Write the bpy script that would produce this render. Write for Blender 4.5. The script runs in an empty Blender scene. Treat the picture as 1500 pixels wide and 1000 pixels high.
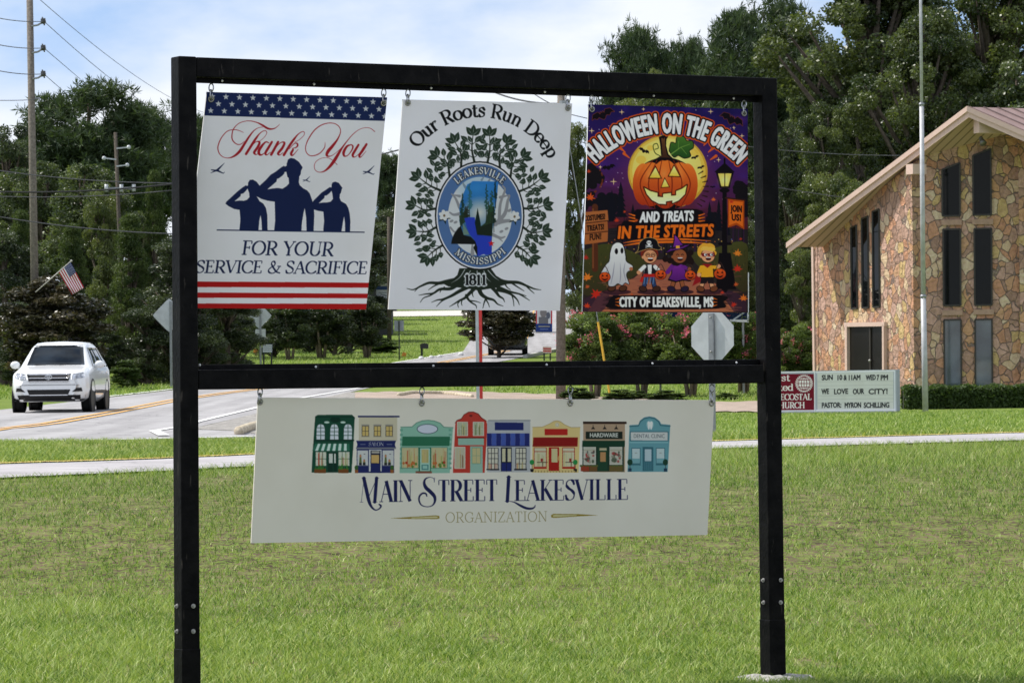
import bpy, math, random
import numpy as np
from mathutils import Vector, Matrix
from mathutils.bvhtree import BVHTree
rad = math.radians
C = bpy.context.scene.collection
SC = bpy.context.scene
rng = np.random.default_rng(7)
random.seed(7)

# ------------------------------------------------------------------ camera
F_PX, PITCH, ROLL, EYE = 5700.0, 0.01175, 0.0115, 1.30
_f = Vector((0, math.cos(PITCH), math.sin(PITCH)))
_u0 = Vector((0, -math.sin(PITCH), math.cos(PITCH)))
_r0 = Vector((1, 0, 0))
CR = (_r0 * math.cos(ROLL) - _u0 * math.sin(ROLL)).normalized()
CU = (_u0 * math.cos(ROLL) + _r0 * math.sin(ROLL)).normalized()
CF = _f
EYEV = Vector((0, 0, EYE))
cam_d = bpy.data.cameras.new('camera')
cam = bpy.data.objects.new('camera', cam_d); C.objects.link(cam)
cam.matrix_world = Matrix(((CR.x, CU.x, -CF.x, 0), (CR.y, CU.y, -CF.y, 0), (CR.z, CU.z, -CF.z, EYE), (0, 0, 0, 1)))
cam_d.sensor_width = 36; cam_d.lens = F_PX / 1500 * 36
cam_d.clip_start = 0.5; cam_d.clip_end = 6000
cam_d.dof.use_dof = True; cam_d.dof.focus_distance = 16.6; cam_d.dof.aperture_fstop = 40
SC.camera = cam

# ------------------------------------------------------------------ light
SUN = Vector((-0.70, 0.20, 1.0)).normalized()
SUN_STRENGTH, SKY_STRENGTH = 4.0, 0.15
SC.view_settings.view_transform = 'Standard'; SC.view_settings.look = 'None'
SC.view_settings.exposure = 0.31; SC.view_settings.gamma = 1
w = bpy.data.worlds.new('World'); SC.world = w; w.use_nodes = True
nt = w.node_tree; nt.nodes.clear()
def N(t, **kw):
    n = nt.nodes.new(t)
    for k, v in kw.items(): setattr(n, k, v)
    return n
def Lk(a, b): nt.links.new(a, b)
out = N('ShaderNodeOutputWorld'); bg = N('ShaderNodeBackground'); bg.inputs[1].default_value = SKY_STRENGTH
sky = N('ShaderNodeTexSky', sky_type='NISHITA', sun_disc=False)
sky.sun_elevation = math.asin(SUN.z); sky.sun_rotation = math.atan2(SUN.x, SUN.y)
sky.air_density = 1.0; sky.dust_density = 0.6; sky.ozone_density = 1.5
tc = N('ShaderNodeTexCoord')
mp = N('ShaderNodeMapping'); mp.inputs['Location'].default_value = (3.4, 0.2, 1.15); mp.inputs['Scale'].default_value = (9, 9, 21)
nz = N('ShaderNodeTexNoise'); nz.inputs['Scale'].default_value = 1.0; nz.inputs['Detail'].default_value = 7; nz.inputs['Roughness'].default_value = 0.52
rp = N('ShaderNodeValToRGB'); rp.color_ramp.elements[0].position = 0.33; rp.color_ramp.elements[1].position = 0.57
mx = N('ShaderNodeMixRGB'); mx.inputs[2].default_value = (5.1, 5.35, 5.75, 1)
hi = N('ShaderNodeVectorMath', operation='ADD'); hi.inputs[1].default_value = (0, 0, 0.22)
nm = N('ShaderNodeVectorMath', operation='NORMALIZE')
Lk(tc.outputs['Generated'], hi.inputs[0]); Lk(hi.outputs[0], nm.inputs[0]); Lk(nm.outputs[0], sky.inputs[0])
Lk(tc.outputs['Generated'], mp.inputs[0]); Lk(mp.outputs[0], nz.inputs['Vector']); Lk(nz.outputs['Fac'], rp.inputs[0])
Lk(rp.outputs[0], mx.inputs[0]); Lk(sky.outputs[0], mx.inputs[1]); Lk(mx.outputs[0], bg.inputs[0]); Lk(bg.outputs[0], out.inputs[0])
sd = bpy.data.lights.new('sun', 'SUN'); sd.energy = SUN_STRENGTH; sd.angle = rad(0.53); sd.color = (1.0, 0.955, 0.88)
so = bpy.data.objects.new('sun', sd); C.objects.link(so); so.rotation_euler = SUN.to_track_quat('Z', 'Y').to_euler(); so.location = (-20, 10, 40)

# ------------------------------------------------------------------ geometry of the place
def ray(px, py):
    return CF * F_PX + CR * (px - 750.0) + CU * (500.0 - py)
def P(px, py, D):                                  # the point at depth D on that sight line
    d = ray(px, py); return EYEV + d * (D / d.y)
def on_plane(px, py, p, n):
    d = ray(px, py); return EYEV + d * ((p - EYEV).dot(n) / d.dot(n))
KL = np.array([(0, -1.42), (10, -1.34), (17, -1.29), (24.3, -1.29), (25.5, -1.22), (28, -.97), (31, -.82), (36, -.78), (45, -.78), (62, -.78), (77, -.70), (93, -.50), (110, -.27),
               (135, .02), (150, .25), (170, 1.0), (200, 1.9), (220, 2.6), (280, 5.5), (300, 6.2), (340, 6.2), (400, 5.4), (600, 6), (1500, 14), (4000, 40)])
KR = np.array([(0, -1.42), (10, -1.34), (17, -1.29), (24.3, -1.29), (25.5, -1.22), (28, -.97), (31, -.82), (36, -.78), (45, -.78), (62, -.80), (100, -.77), (110, -.62), (120, -.45),
               (130, -.25), (140, 0), (150, .3), (170, 1.0), (200, 1.9), (220, 2.6), (280, 5.5), (300, 6.2), (340, 6.2), (400, 5.4), (600, 6), (1500, 14), (4000, 40)])
def sstep(x): x = np.clip(x, 0, 1); return x * x * (3 - 2 * x)
def terr(X, D):                                    # height of the ground
    X = np.asarray(X, float); D = np.asarray(D, float)
    zl = np.interp(D, KL[:, 0], KL[:, 1]); zr = np.interp(D, KR[:, 0], KR[:, 1])
    b = sstep((X + 5) / 6)
    und = .03 * np.sin(X * .8 + D * .35) * np.sin(D * .5 + 1) * np.clip((40 - D) / 10, 0, 1)
    return EYE + zl * (1 - b) + zr * b + und
def tz(X, D): return float(terr(X, D))
def G(px, py):                                     # where that sight line meets the ground
    d = ray(px, py); d = d / d.y
    Ds = np.arange(9, 900, .2)
    z = EYE + d.z * Ds; g = terr(d.x * Ds, Ds)
    k = int(np.argmax(z <= g)); D = Ds[k] if (z <= g).any() else 400
    return Vector((d.x * D, D, tz(d.x * D, D)))

# ------------------------------------------------------------------ materials
def lin(c):
    c = np.asarray(c, float) / 255.0
    return np.where(c <= .04045, c / 12.92, ((c + .055) / 1.055) ** 2.4)
MATS = {}
def mat(name, rgb, rough=.6, metal=0.0, var=.12, scale=8.0, bump=0.0, bscale=40.0, spec=.5, rgb2=None, detail=5, coat=0.0, trans=0.0):
    """procedural material: base colour broken up by noise, optional bump"""
    if name in MATS: return MATS[name]
    m = bpy.data.materials.new(name); m.use_nodes = True; t = m.node_tree; b = t.nodes['Principled BSDF']
    b.inputs['Roughness'].default_value = rough; b.inputs['Metallic'].default_value = metal
    b.inputs['Specular IOR Level'].default_value = spec
    if coat: b.inputs['Coat Weight'].default_value = coat; b.inputs['Coat Roughness'].default_value = .05
    co = t.nodes.new('ShaderNodeTexCoord')
    n = t.nodes.new('ShaderNodeTexNoise'); n.inputs['Scale'].default_value = scale; n.inputs['Detail'].default_value = detail
    r = t.nodes.new('ShaderNodeValToRGB')
    c = np.array(rgb, float); c1 = c * (1 - var); c2 = np.minimum(c * (1 + var), 1) if rgb2 is None else np.array(rgb2, float)
    r.color_ramp.elements[0].position = .35; r.color_ramp.elements[1].position = .68
    r.color_ramp.elements[0].color = (*c1, 1); r.color_ramp.elements[1].color = (*c2, 1)
    t.links.new(co.outputs['Object'], n.inputs['Vector']); t.links.new(n.outputs['Fac'], r.inputs[0]); t.links.new(r.outputs[0], b.inputs['Base Color'])
    if bump:
        n2 = t.nodes.new('ShaderNodeTexNoise'); n2.inputs['Scale'].default_value = bscale; n2.inputs['Detail'].default_value = 6
        bp = t.nodes.new('ShaderNodeBump'); bp.inputs['Strength'].default_value = bump; bp.inputs['Distance'].default_value = .02
        t.links.new(co.outputs['Object'], n2.inputs['Vector']); t.links.new(n2.outputs['Fac'], bp.inputs['Height']); t.links.new(bp.outputs[0], b.inputs['Normal'])
    MATS[name] = m; return m
def leaf_mat(name, dark, light, tr=.35, rough=.55, spec=.3):
    if name in MATS: return MATS[name]
    m = bpy.data.materials.new(name); m.use_nodes = True; t = m.node_tree; b = t.nodes['Principled BSDF']; o = t.nodes['Material Output']
    g = t.nodes.new('ShaderNodeAttribute'); g.attribute_name = 'Leaf'; r = t.nodes.new('ShaderNodeValToRGB')
    r.color_ramp.elements[0].color = (*dark, 1); r.color_ramp.elements[1].color = (*light, 1)
    b.inputs['Roughness'].default_value = rough; b.inputs['Specular IOR Level'].default_value = spec
    t.links.new(g.outputs['Fac'], r.inputs[0]); t.links.new(r.outputs[0], b.inputs['Base Color'])
    tl = t.nodes.new('ShaderNodeBsdfTranslucent'); ms = t.nodes.new('ShaderNodeMixShader'); ms.inputs[0].default_value = tr
    hs = t.nodes.new('ShaderNodeMixRGB'); hs.blend_type = 'MULTIPLY'; hs.inputs[0].default_value = 1; hs.inputs[2].default_value = (1.25, 1.3, .6, 1)
    t.links.new(r.outputs[0], hs.inputs[1]); t.links.new(hs.outputs[0], tl.inputs[0])
    t.links.new(b.outputs[0], ms.inputs[1]); t.links.new(tl.outputs[0], ms.inputs[2]); t.links.new(ms.outputs[0], o.inputs[0])
    MATS[name] = m; return m
def vcol_mat(name, rough=.6, spec=.1):
    m = bpy.data.materials.new(name); m.use_nodes = True; t = m.node_tree; b = t.nodes['Principled BSDF']
    a = t.nodes.new('ShaderNodeAttribute'); a.attribute_name = 'Print'
    co = t.nodes.new('ShaderNodeTexCoord'); n = t.nodes.new('ShaderNodeTexNoise'); n.inputs['Scale'].default_value = 3.2; n.inputs['Detail'].default_value = 8; r = t.nodes.new('ShaderNodeValToRGB'); r.color_ramp.elements[0].position = .32; r.color_ramp.elements[1].position = .56; r.color_ramp.elements[0].color = (.95, .945, .93, 1)
    mx = t.nodes.new('ShaderNodeMixRGB'); mx.blend_type = 'MULTIPLY'; mx.inputs[0].default_value = 1; t.links.new(co.outputs['Object'], n.inputs['Vector']); t.links.new(n.outputs['Fac'], r.inputs[0]); t.links.new(a.outputs['Color'], mx.inputs[1]); t.links.new(r.outputs[0], mx.inputs[2])
    t.links.new(mx.outputs[0], b.inputs['Base Color']); b.inputs['Roughness'].default_value = rough; b.inputs['Specular IOR Level'].default_value = spec
    return m

# ------------------------------------------------------------------ mesh helpers
def put(o, parent=None):
    C.objects.link(o)
    if parent is not None: o.parent = parent
    return o
def np_mesh(name, V, Fc, m, parent=None, attr=None, smooth=False, loc=(0, 0, 0)):
    V = np.ascontiguousarray(V, np.float32); Fc = np.ascontiguousarray(Fc, np.int32); k = Fc.shape[1]
    me = bpy.data.meshes.new(name)
    me.vertices.add(len(V)); me.vertices.foreach_set('co', V.ravel())
    me.loops.add(Fc.size); me.loops.foreach_set('vertex_index', Fc.ravel())
    me.polygons.add(len(Fc)); me.polygons.foreach_set('loop_start', np.arange(0, Fc.size, k, dtype=np.int32))
    if smooth: me.polygons.foreach_set('use_smooth', np.ones(len(Fc), bool))
    me.update(calc_edges=True)
    if attr is not None:
        for an, (av) in attr.items():
            a = me.attributes.new(an, 'FLOAT_COLOR', 'POINT'); col = np.ones((len(V), 4), np.float32); col[:, :3] = av; a.data.foreach_set('color', col.ravel())
    if m: me.materials.append(m)
    o = bpy.data.objects.new(name, me); o.location = loc
    return put(o, parent)
class MB:
    """collects shapes; build() links them as ONE mesh object"""
    def __init__(s): s.v = []; s.f = []; s.m = []
    def add(s, vs, fs, mi=0):
        b = len(s.v); s.v += [Vector(x) for x in vs]; s.f += [tuple(b + i for i in f) for f in fs]; s.m += [mi] * len(fs); return s
    def box(s, c, size, rot=None, mi=0, bev=0):
        x, y, z = [k / 2 for k in size]; c = Vector(c)
        vs = [Vector((a * x, b * y, d * z)) for a in (-1, 1) for b in (-1, 1) for d in (-1, 1)]
        if rot is not None: vs = [rot @ q for q in vs]
        return s.add([c + q for q in vs], [(0, 1, 3, 2), (4, 6, 7, 5), (0, 4, 5, 1), (2, 3, 7, 6), (0, 2, 6, 4), (1, 5, 7, 3)], mi)
    def bar(s, a, b, w, d, side, mi=0):            # square bar from a to b; w across 'side', d across the other
        a, b, side = Vector(a), Vector(b), Vector(side).normalized(); t = (b - a).normalized(); side = (side - t * side.dot(t)).normalized(); n = t.cross(side)
        vs = [p + side * (i * w / 2) + n * (j * d / 2) for p in (a, b) for i, j in ((-1, -1), (1, -1), (1, 1), (-1, 1))]
        return s.add(vs, [(0, 1, 2, 3), (7, 6, 5, 4), (0, 4, 5, 1), (1, 5, 6, 2), (2, 6, 7, 3), (3, 7, 4, 0)], mi)
    def tube(s, pts, r, n=8, mi=0, caps=True):
        pts = [Vector(p) for p in pts]; rs = r if isinstance(r, (list, tuple)) else [r] * len(pts); vs = []; fs = []
        up = None
        for i, p in enumerate(pts):
            t = (pts[min(i + 1, len(pts) - 1)] - pts[max(i - 1, 0)]).normalized()
            if up is None: up = Vector((0, 0, 1)) if abs(t.z) < .9 else Vector((1, 0, 0))
            a = (up - t * up.dot(t)).normalized(); b = t.cross(a); up = a
            vs += [p + (a * math.cos(2 * math.pi * k / n) + b * math.sin(2 * math.pi * k / n)) * rs[i] for k in range(n)]
        for i in range(len(pts) - 1):
            fs += [(i * n + k, i * n + (k + 1) % n, (i + 1) * n + (k + 1) % n, (i + 1) * n + k) for k in range(n)]
        if caps: fs += [tuple(range(n))[::-1], tuple(range((len(pts) - 1) * n, len(pts) * n))]
        return s.add(vs, fs, mi)
    def ring(s, c, n, R, r, ax=16, m=6, mi=0, stretch=None):
        c, n = Vector(c), Vector(n).normalized(); a = n.orthogonal().normalized() if stretch is None else Vector(stretch[0]).normalized(); b = n.cross(a); k2 = 1 if stretch is None else stretch[1]
        pts = [c + a * math.cos(2 * math.pi * i / ax) * R * k2 + b * math.sin(2 * math.pi * i / ax) * R for i in range(ax)]
        vs = []; fs = []
        for i, p in enumerate(pts):
            o = (p - c).normalized()
            vs += [p + (o * math.cos(2 * math.pi * j / m) + n * math.sin(2 * math.pi * j / m)) * r for j in range(m)]
        for i in range(ax):
            for j in range(m):
                fs.append((i * m + j, ((i + 1) % ax) * m + j, ((i + 1) % ax) * m + (j + 1) % m, i * m + (j + 1) % m))
        return s.add(vs, fs, mi)
    def plate(s, pts, th, mi=0):                   # planar outline given thickness away from its normal
        pts = [Vector(p) for p in pts]; n = Vector((0, 0, 0))
        for i in range(len(pts)): n += pts[i].cross(pts[(i + 1) % len(pts)])
        n.normalize(); k = len(pts); back = [p - n * th for p in pts]
        return s.add(pts + back, [tuple(range(k)), tuple(range(2 * k - 1, k - 1, -1))] + [(i, k + i, k + (i + 1) % k, (i + 1) % k) for i in range(k)], mi)
    def ball(s, c, r, mi=0, sc=(1, 1, 1), n=10):
        c = Vector(c); vs = []; fs = []
        for i in range(n // 2 + 1):
            th = math.pi * i / (n // 2)
            vs += [c + Vector((math.sin(th) * math.cos(2 * math.pi * j / n) * r * sc[0], math.sin(th) * math.sin(2 * math.pi * j / n) * r * sc[1], math.cos(th) * r * sc[2])) for j in range(n)]
        for i in range(n // 2):
            fs += [(i * n + j, (i + 1) * n + j, (i + 1) * n + (j + 1) % n, i * n + (j + 1) % n) for j in range(n)]
        return s.add(vs, fs, mi)
    def build(s, name, ms, parent=None, smooth=False, bevel=0, local=False):
        me = bpy.data.meshes.new(name); off = Vector((0, 0, 0))
        if parent is not None and not local:
            q = parent
            while q is not None: off += q.location; q = q.parent
        o_loc = Vector((0, 0, 0))
        if parent is None and s.v and not local:
            o_loc = sum(s.v, Vector((0, 0, 0))) / len(s.v); o_loc.z = min(v.z for v in s.v); off = o_loc
        me.from_pydata([v - off for v in s.v], [], s.f)
        ms = ms if isinstance(ms, (list, tuple)) else [ms]
        for m in ms: me.materials.append(m)
        if len(ms) > 1: me.polygons.foreach_set('material_index', s.m)
        if smooth: me.polygons.foreach_set('use_smooth', [True] * len(me.polygons))
        me.update(); me.validate()
        o = bpy.data.objects.new(name, me); o.location = o_loc
        if bevel:
            b = o.modifiers.new('bevel', 'BEVEL'); b.width = bevel; b.segments = 2; b.limit_method = 'ANGLE'
        return put(o, parent)
def tag(o, label=None, cat=None, group=None, kind=None):
    if label: o['label'] = label
    if cat: o['category'] = cat
    if group: o['group'] = group
    if kind: o['kind'] = kind
    return o
def thing(name, loc, label, cat, group=None, rz=0):
    o = bpy.data.objects.new(name, None); o.empty_display_size = .2; C.objects.link(o); o.location = loc; o.rotation_euler = (0, 0, rz)
    return tag(o, label, cat, group)
def copy_tree(o, parent=None):
    c = o.copy(); C.objects.link(c)
    if parent is not None: c.parent = parent
    for ch in list(o.children): copy_tree(ch, c)
    return c
def spline(pts, n=8):                              # Catmull-Rom through rows of any width
    p = np.array(pts, float); p = np.vstack([2 * p[0] - p[1], p, 2 * p[-1] - p[-2]]); o = []
    for i in range(1, len(p) - 2):
        for t in np.arange(n) / n:
            o.append(.5 * (2 * p[i] + (p[i + 1] - p[i - 1]) * t + (2 * p[i - 1] - 5 * p[i] + 4 * p[i + 1] - p[i + 2]) * t * t + (3 * p[i] - p[i - 1] - 3 * p[i + 1] + p[i + 2]) * t ** 3))
    o.append(p[-2]); return np.array(o)

# ------------------------------------------------------------------ printed artwork: drawn as colour on a fine mesh
_SANS = {}
def sans_geo(txt, sp=1.0):
    """outlines of Blender's own built-in letters: triangles, edges, width (cap height = 1)"""
    if (txt, sp) in _SANS: return _SANS[txt, sp]
    def geo(s):
        cu = bpy.data.curves.new('tmp', 'FONT'); cu.body = s; cu.resolution_u = 3; cu.space_character = sp; ob = bpy.data.objects.new('tmp', cu); C.objects.link(ob)
        dg = bpy.context.evaluated_depsgraph_get(); dg.update(); ev = ob.evaluated_get(dg); me = ev.to_mesh(); me.calc_loop_triangles()
        v = np.array([q.co[:2] for q in me.vertices], float).reshape(-1, 2)
        t = np.array([q.vertices[:] for q in me.loop_triangles], int).reshape(-1, 3)
        cnt = {}
        for a in t:
            for i in range(3):
                e = tuple(sorted((int(a[i]), int(a[(i + 1) % 3])))); cnt[e] = cnt.get(e, 0) + 1
        ed = np.array([e for e, k in cnt.items() if k == 1], int).reshape(-1, 2)
        ev.to_mesh_clear(); bpy.data.objects.remove(ob); bpy.data.curves.remove(cu)
        return v, t, ed
    if '_h' not in _SANS: _SANS['_h'] = geo('H')[0][:, 1].max()
    v, t, ed = geo(txt); v = v / _SANS['_h']; x0 = v[:, 0].min(); v[:, 0] -= x0
    _SANS[txt, sp] = (v[t], v[ed], v[:, 0].max()); return _SANS[txt, sp]

T, t_, m_ = 1.0, 0.0, .45
def _e(cx, cy, rx, ry, a0, a1): return ('E', cx, cy, rx, ry, a0, a1)
def _l(x0, y0, x1, y1, k): return ('L', x0, y0, x1, y1, k)
def _s(x, y, h): return ('S', x, y, h)
def _v(x, y, h): return ('V', x, y, h)
def _b(*p): return ('B', p)
_E = [_l(.17, 0, .17, 1, T), _l(.17, 1, .55, 1, t_), _l(.17, .52, .44, .52, t_), _l(.17, 0, .58, 0, t_), _v(.55, .89, .2), _v(.58, .11, .22), _v(.44, .52, .2), _s(.13, 0, .12), _s(.13, 1, .12)]
_P = [_l(.17, 0, .17, 1, T), _l(.17, 1, .36, 1, t_), _l(.17, .46, .36, .46, t_), _e(.34, .73, .26, .27, -90, 90), _s(.17, 0, .15), _s(.13, 1, .1)]
GLY = {
 'A': (.74, [_l(.07, 0, .36, 1, t_), _l(.36, 1, .66, 0, T), _l(.18, .36, .52, .36, t_), _s(.07, 0, .11), _s(.66, 0, .14)]),
 'C': (.74, [_e(.43, .5, .37, .5, 48, 318), _v(.68, .82, .3)]),
 'D': (.82, [_l(.17, 0, .17, 1, T), _l(.17, 1, .36, 1, t_), _l(.17, 0, .36, 0, t_), _e(.34, .5, .42, .5, -90, 90), _s(.12, 0, .1), _s(.12, 1, .1)]),
 'E': (.64, _E), 'F': (.6, _E[:3] + [_v(.55, .89, .2), _v(.44, .52, .2), _s(.17, 0, .15), _s(.13, 1, .12)]),
 'G': (.82, [_e(.43, .5, .37, .5, 48, 310), _v(.69, .82, .3), _l(.7, .06, .7, .42, T), _s(.68, .42, .15)]),
 'H': (.86, [_l(.17, 0, .17, 1, T), _l(.69, 0, .69, 1, T), _l(.17, .52, .69, .52, t_), _s(.17, 0, .14), _s(.17, 1, .14), _s(.69, 0, .14), _s(.69, 1, .14)]),
 'I': (.34, [_l(.17, 0, .17, 1, T), _s(.17, 0, .14), _s(.17, 1, .14)]),
 'K': (.74, [_l(.17, 0, .17, 1, T), _l(.6, 1, .2, .44, t_), _l(.3, .58, .66, 0, T), _s(.17, 0, .14), _s(.17, 1, .14), _s(.6, 1, .11), _s(.66, 0, .1)]),
 'L': (.6, [_l(.17, 0, .17, 1, T), _l(.17, 0, .56, 0, t_), _v(.56, .12, .24), _s(.14, 0, .1), _s(.17, 1, .14)]),
 'M': (.96, [_l(.12, 0, .15, 1, t_), _l(.15, 1, .46, .04, T), _l(.46, .04, .79, 1, t_), _l(.8, 1, .82, 0, T), _s(.12, 0, .12), _s(.12, 1, .09), _s(.82, 0, .14), _s(.84, 1, .09)]),
 'N': (.82, [_l(.13, 0, .13, 1, t_), _l(.13, 1, .69, 0, T), _l(.69, 0, .69, 1, t_), _s(.13, 0, .12), _s(.09, 1, .1), _s(.69, 1, .12)]),
 'O': (.86, [_e(.43, .5, .37, .5, 0, 360)]), 'P': (.64, _P),
 'R': (.74, _P + [_l(.36, .48, .66, 0, T), _s(.68, 0, .08)]),
 'S': (.58, [_b((.5, .8), (.44, .95), (.28, 1.), (.12, .9), (.1, .72), (.22, .58), (.4, .46), (.51, .3), (.47, .1), (.3, 0), (.12, .05), (.06, .22)), _v(.51, .86, .22), _v(.06, .13, .22)]),
 'T': (.66, [_l(.33, 0, .33, 1, T), _l(.05, 1, .61, 1, t_), _v(.05, .88, .22), _v(.61, .88, .22), _s(.33, 0, .14)]),
 'U': (.82, [_l(.17, 1, .17, .3, T), _e(.42, .3, .25, .3, 180, 360), _l(.67, .3, .67, 1, t_), _s(.17, 1, .14), _s(.67, 1, .12)]),
 'V': (.72, [_l(.07, 1, .37, 0, T), _l(.37, 0, .65, 1, t_), _s(.07, 1, .13), _s(.65, 1, .1)]),
 'Y': (.68, [_l(.07, 1, .34, .45, T), _l(.34, .45, .61, 1, t_), _l(.34, .45, .34, 0, T), _s(.07, 1, .12), _s(.61, 1, .1), _s(.34, 0, .14)]),
 'Z': (.66, [_l(.06, 1, .58, 1, t_), _l(.58, 1, .06, 0, T), _l(.06, 0, .6, 0, t_), _v(.07, .89, .2), _v(.6, .11, .2)]),
 '&': (.86, [_b((.78, .55), (.66, .25), (.42, 0), (.18, .04), (.08, .24), (.2, .44), (.4, .6), (.46, .8), (.36, .98), (.24, .9), (.24, .72), (.42, .4), (.62, .12), (.84, .02)), _s(.76, .57, .12)]),
 '1': (.5, [_l(.27, 0, .27, 1, T), _l(.27, 1, .1, .84, t_), _s(.27, 0, .17)]),
 '8': (.6, [_e(.3, .74, .2, .25, 0, 360), _e(.3, .26, .25, .27, 0, 360)]),
 'o': (.6, [_e(.3, .33, .24, .33, 0, 360)]),
 'u': (.64, [_l(.14, .66, .14, .22, T), _e(.3, .2, .16, .2, 180, 320), _l(.48, .66, .48, 0, T), _s(.1, .66, .09), _s(.44, .66, .09), _s(.52, 0, .08)]),
 'n': (.66, [_l(.15, 0, .15, .66, T), _e(.32, .42, .17, .23, 0, 150), _l(.49, .44, .49, 0, T), _s(.15, 0, .12), _s(.1, .66, .08), _s(.49, 0, .12)]),
 'r': (.47, [_l(.15, 0, .15, .66, T), _e(.34, .42, .17, .23, 60, 150), _l(.4, .6, .43, .56, T), _s(.15, 0, .13), _s(.1, .66, .08)]),
 't': (.4, [_l(.17, .88, .17, .14, T), _l(.03, .64, .35, .64, t_), _e(.28, .14, .11, .14, 180, 310)]),
 's': (.46, [_b((.38, .52), (.3, .65), (.2, .66), (.09, .58), (.1, .45), (.22, .36), (.36, .26), (.38, .1), (.24, 0), (.1, .03), (.06, .15))]),
 'e': (.56, [_e(.29, .33, .23, .33, 0, 320), _l(.07, .36, .52, .36, t_)]),
 'p': (.64, [_l(.16, -.3, .16, .66, T), _e(.35, .33, .22, .33, -150, 150), _s(.16, -.3, .13), _s(.11, .66, .08)]),
 'd': (.64, [_l(.48, 0, .48, 1, T), _e(.29, .33, .22, .33, 30, 330), _s(.53, 0, .08), _s(.43, 1, .09)]),
 'i': (.32, [_l(.16, 0, .16, .66, T), _s(.16, 0, .13), _s(.11, .66, .08), _l(.15, .86, .17, .86, T)]),
 ' ': (.34, []), "'": (.2, [_l(.1, 1, .1, .8, m_)]), '.': (.28, [_l(.12, .03, .14, .03, T)]), ',': (.28, [_l(.14, .03, .1, -.12, m_)]), '-': (.4, [_l(.06, .4, .32, .4, m_)]),
}
def serif_geo(txt, thick=.17, thin=.06, serifs=True, track=0.0):
    o = []; x = 0
    for ch in txt:
        adv, st = GLY[ch]
        for g in st:
            k = g[0]
            if k == 'L': p = np.array([[g[1], g[2]], [g[3], g[4]]], float); ww = np.full(2, thin + (thick - thin) * g[5])
            elif k in 'SV':
                if not serifs: continue
                h = g[3]
                p = np.array([[g[1] - h, g[2]], [g[1] + h, g[2]]]) if k == 'S' else np.array([[g[1], g[2] - h / 2], [g[1], g[2] + h / 2]]); ww = np.full(2, thin * 1.1)
            else:
                if k == 'E':
                    a = np.radians(np.linspace(g[5], g[6], 28)); p = np.c_[g[1] + g[3] * np.cos(a), g[2] + g[4] * np.sin(a)]
                else: p = spline(g[1], 5)
                d = np.gradient(p, axis=0); an = np.arctan2(d[:, 1], d[:, 0])
                c = np.abs(np.sin(an)) if k == 'E' else np.abs(np.sin(an + (0 if ch != '&' else .4))) * .3 + .7 * np.clip(np.cos(2 * (an + math.pi / 4)), 0, 1) if ch in 'Ss&' else np.abs(np.sin(an))
                ww = thin + (thick - thin) * c ** 1.2
            o.append((p + np.array([x, 0]), ww, k in 'LSV'))
        x += adv + track
    return o, x - track
def line_fn(x0, y0, x1, y1, h, W, lean=0.0):
    """text runs from (x0,y0) to (x1,y1) on its baseline; h = cap height in px"""
    def fn(p):
        u = p[:, 0] / W; v = p[:, 1]
        return np.c_[x0 + (x1 - x0) * u + v * h * lean, y0 + (y1 - y0) * u - v * h]
    return fn
def circ3(a, b, c):
    (ax, ay), (bx, by), (cx, cy) = a, b, c; d = 2 * (ax * (by - cy) + bx * (cy - ay) + cx * (ay - by))
    x = ((ax * ax + ay * ay) * (by - cy) + (bx * bx + by * by) * (cy - ay) + (cx * cx + cy * cy) * (ay - by)) / d
    y = ((ax * ax + ay * ay) * (cx - bx) + (bx * bx + by * by) * (ax - cx) + (cx * cx + cy * cy) * (bx - ax)) / d
    return x, y, math.hypot(ax - x, ay - y)
def arc_fn(a, b, c, h, W):
    x, y, R = circ3(a, b, c); a0 = math.atan2(y - a[1], a[0] - x); a1 = math.atan2(y - c[1], c[0] - x)
    def fn(p):
        th = a0 + (a1 - a0) * p[:, 0] / W; r = R + p[:, 1] * h
        return np.c_[x + np.cos(th) * r, y - np.sin(th) * r]
    return fn
def oval_fn(cx, cy, rx, ry, d0, d1, h, W, inward=False):
    a0, a1 = rad(d0), rad(d1)
    def fn(p):
        th = a0 + (a1 - a0) * p[:, 0] / W; k = -1 if inward else 1
        return np.c_[cx + np.cos(th) * (rx + k * p[:, 1] * h), cy - np.sin(th) * (ry + k * p[:, 1] * h)]
    return fn

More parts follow.
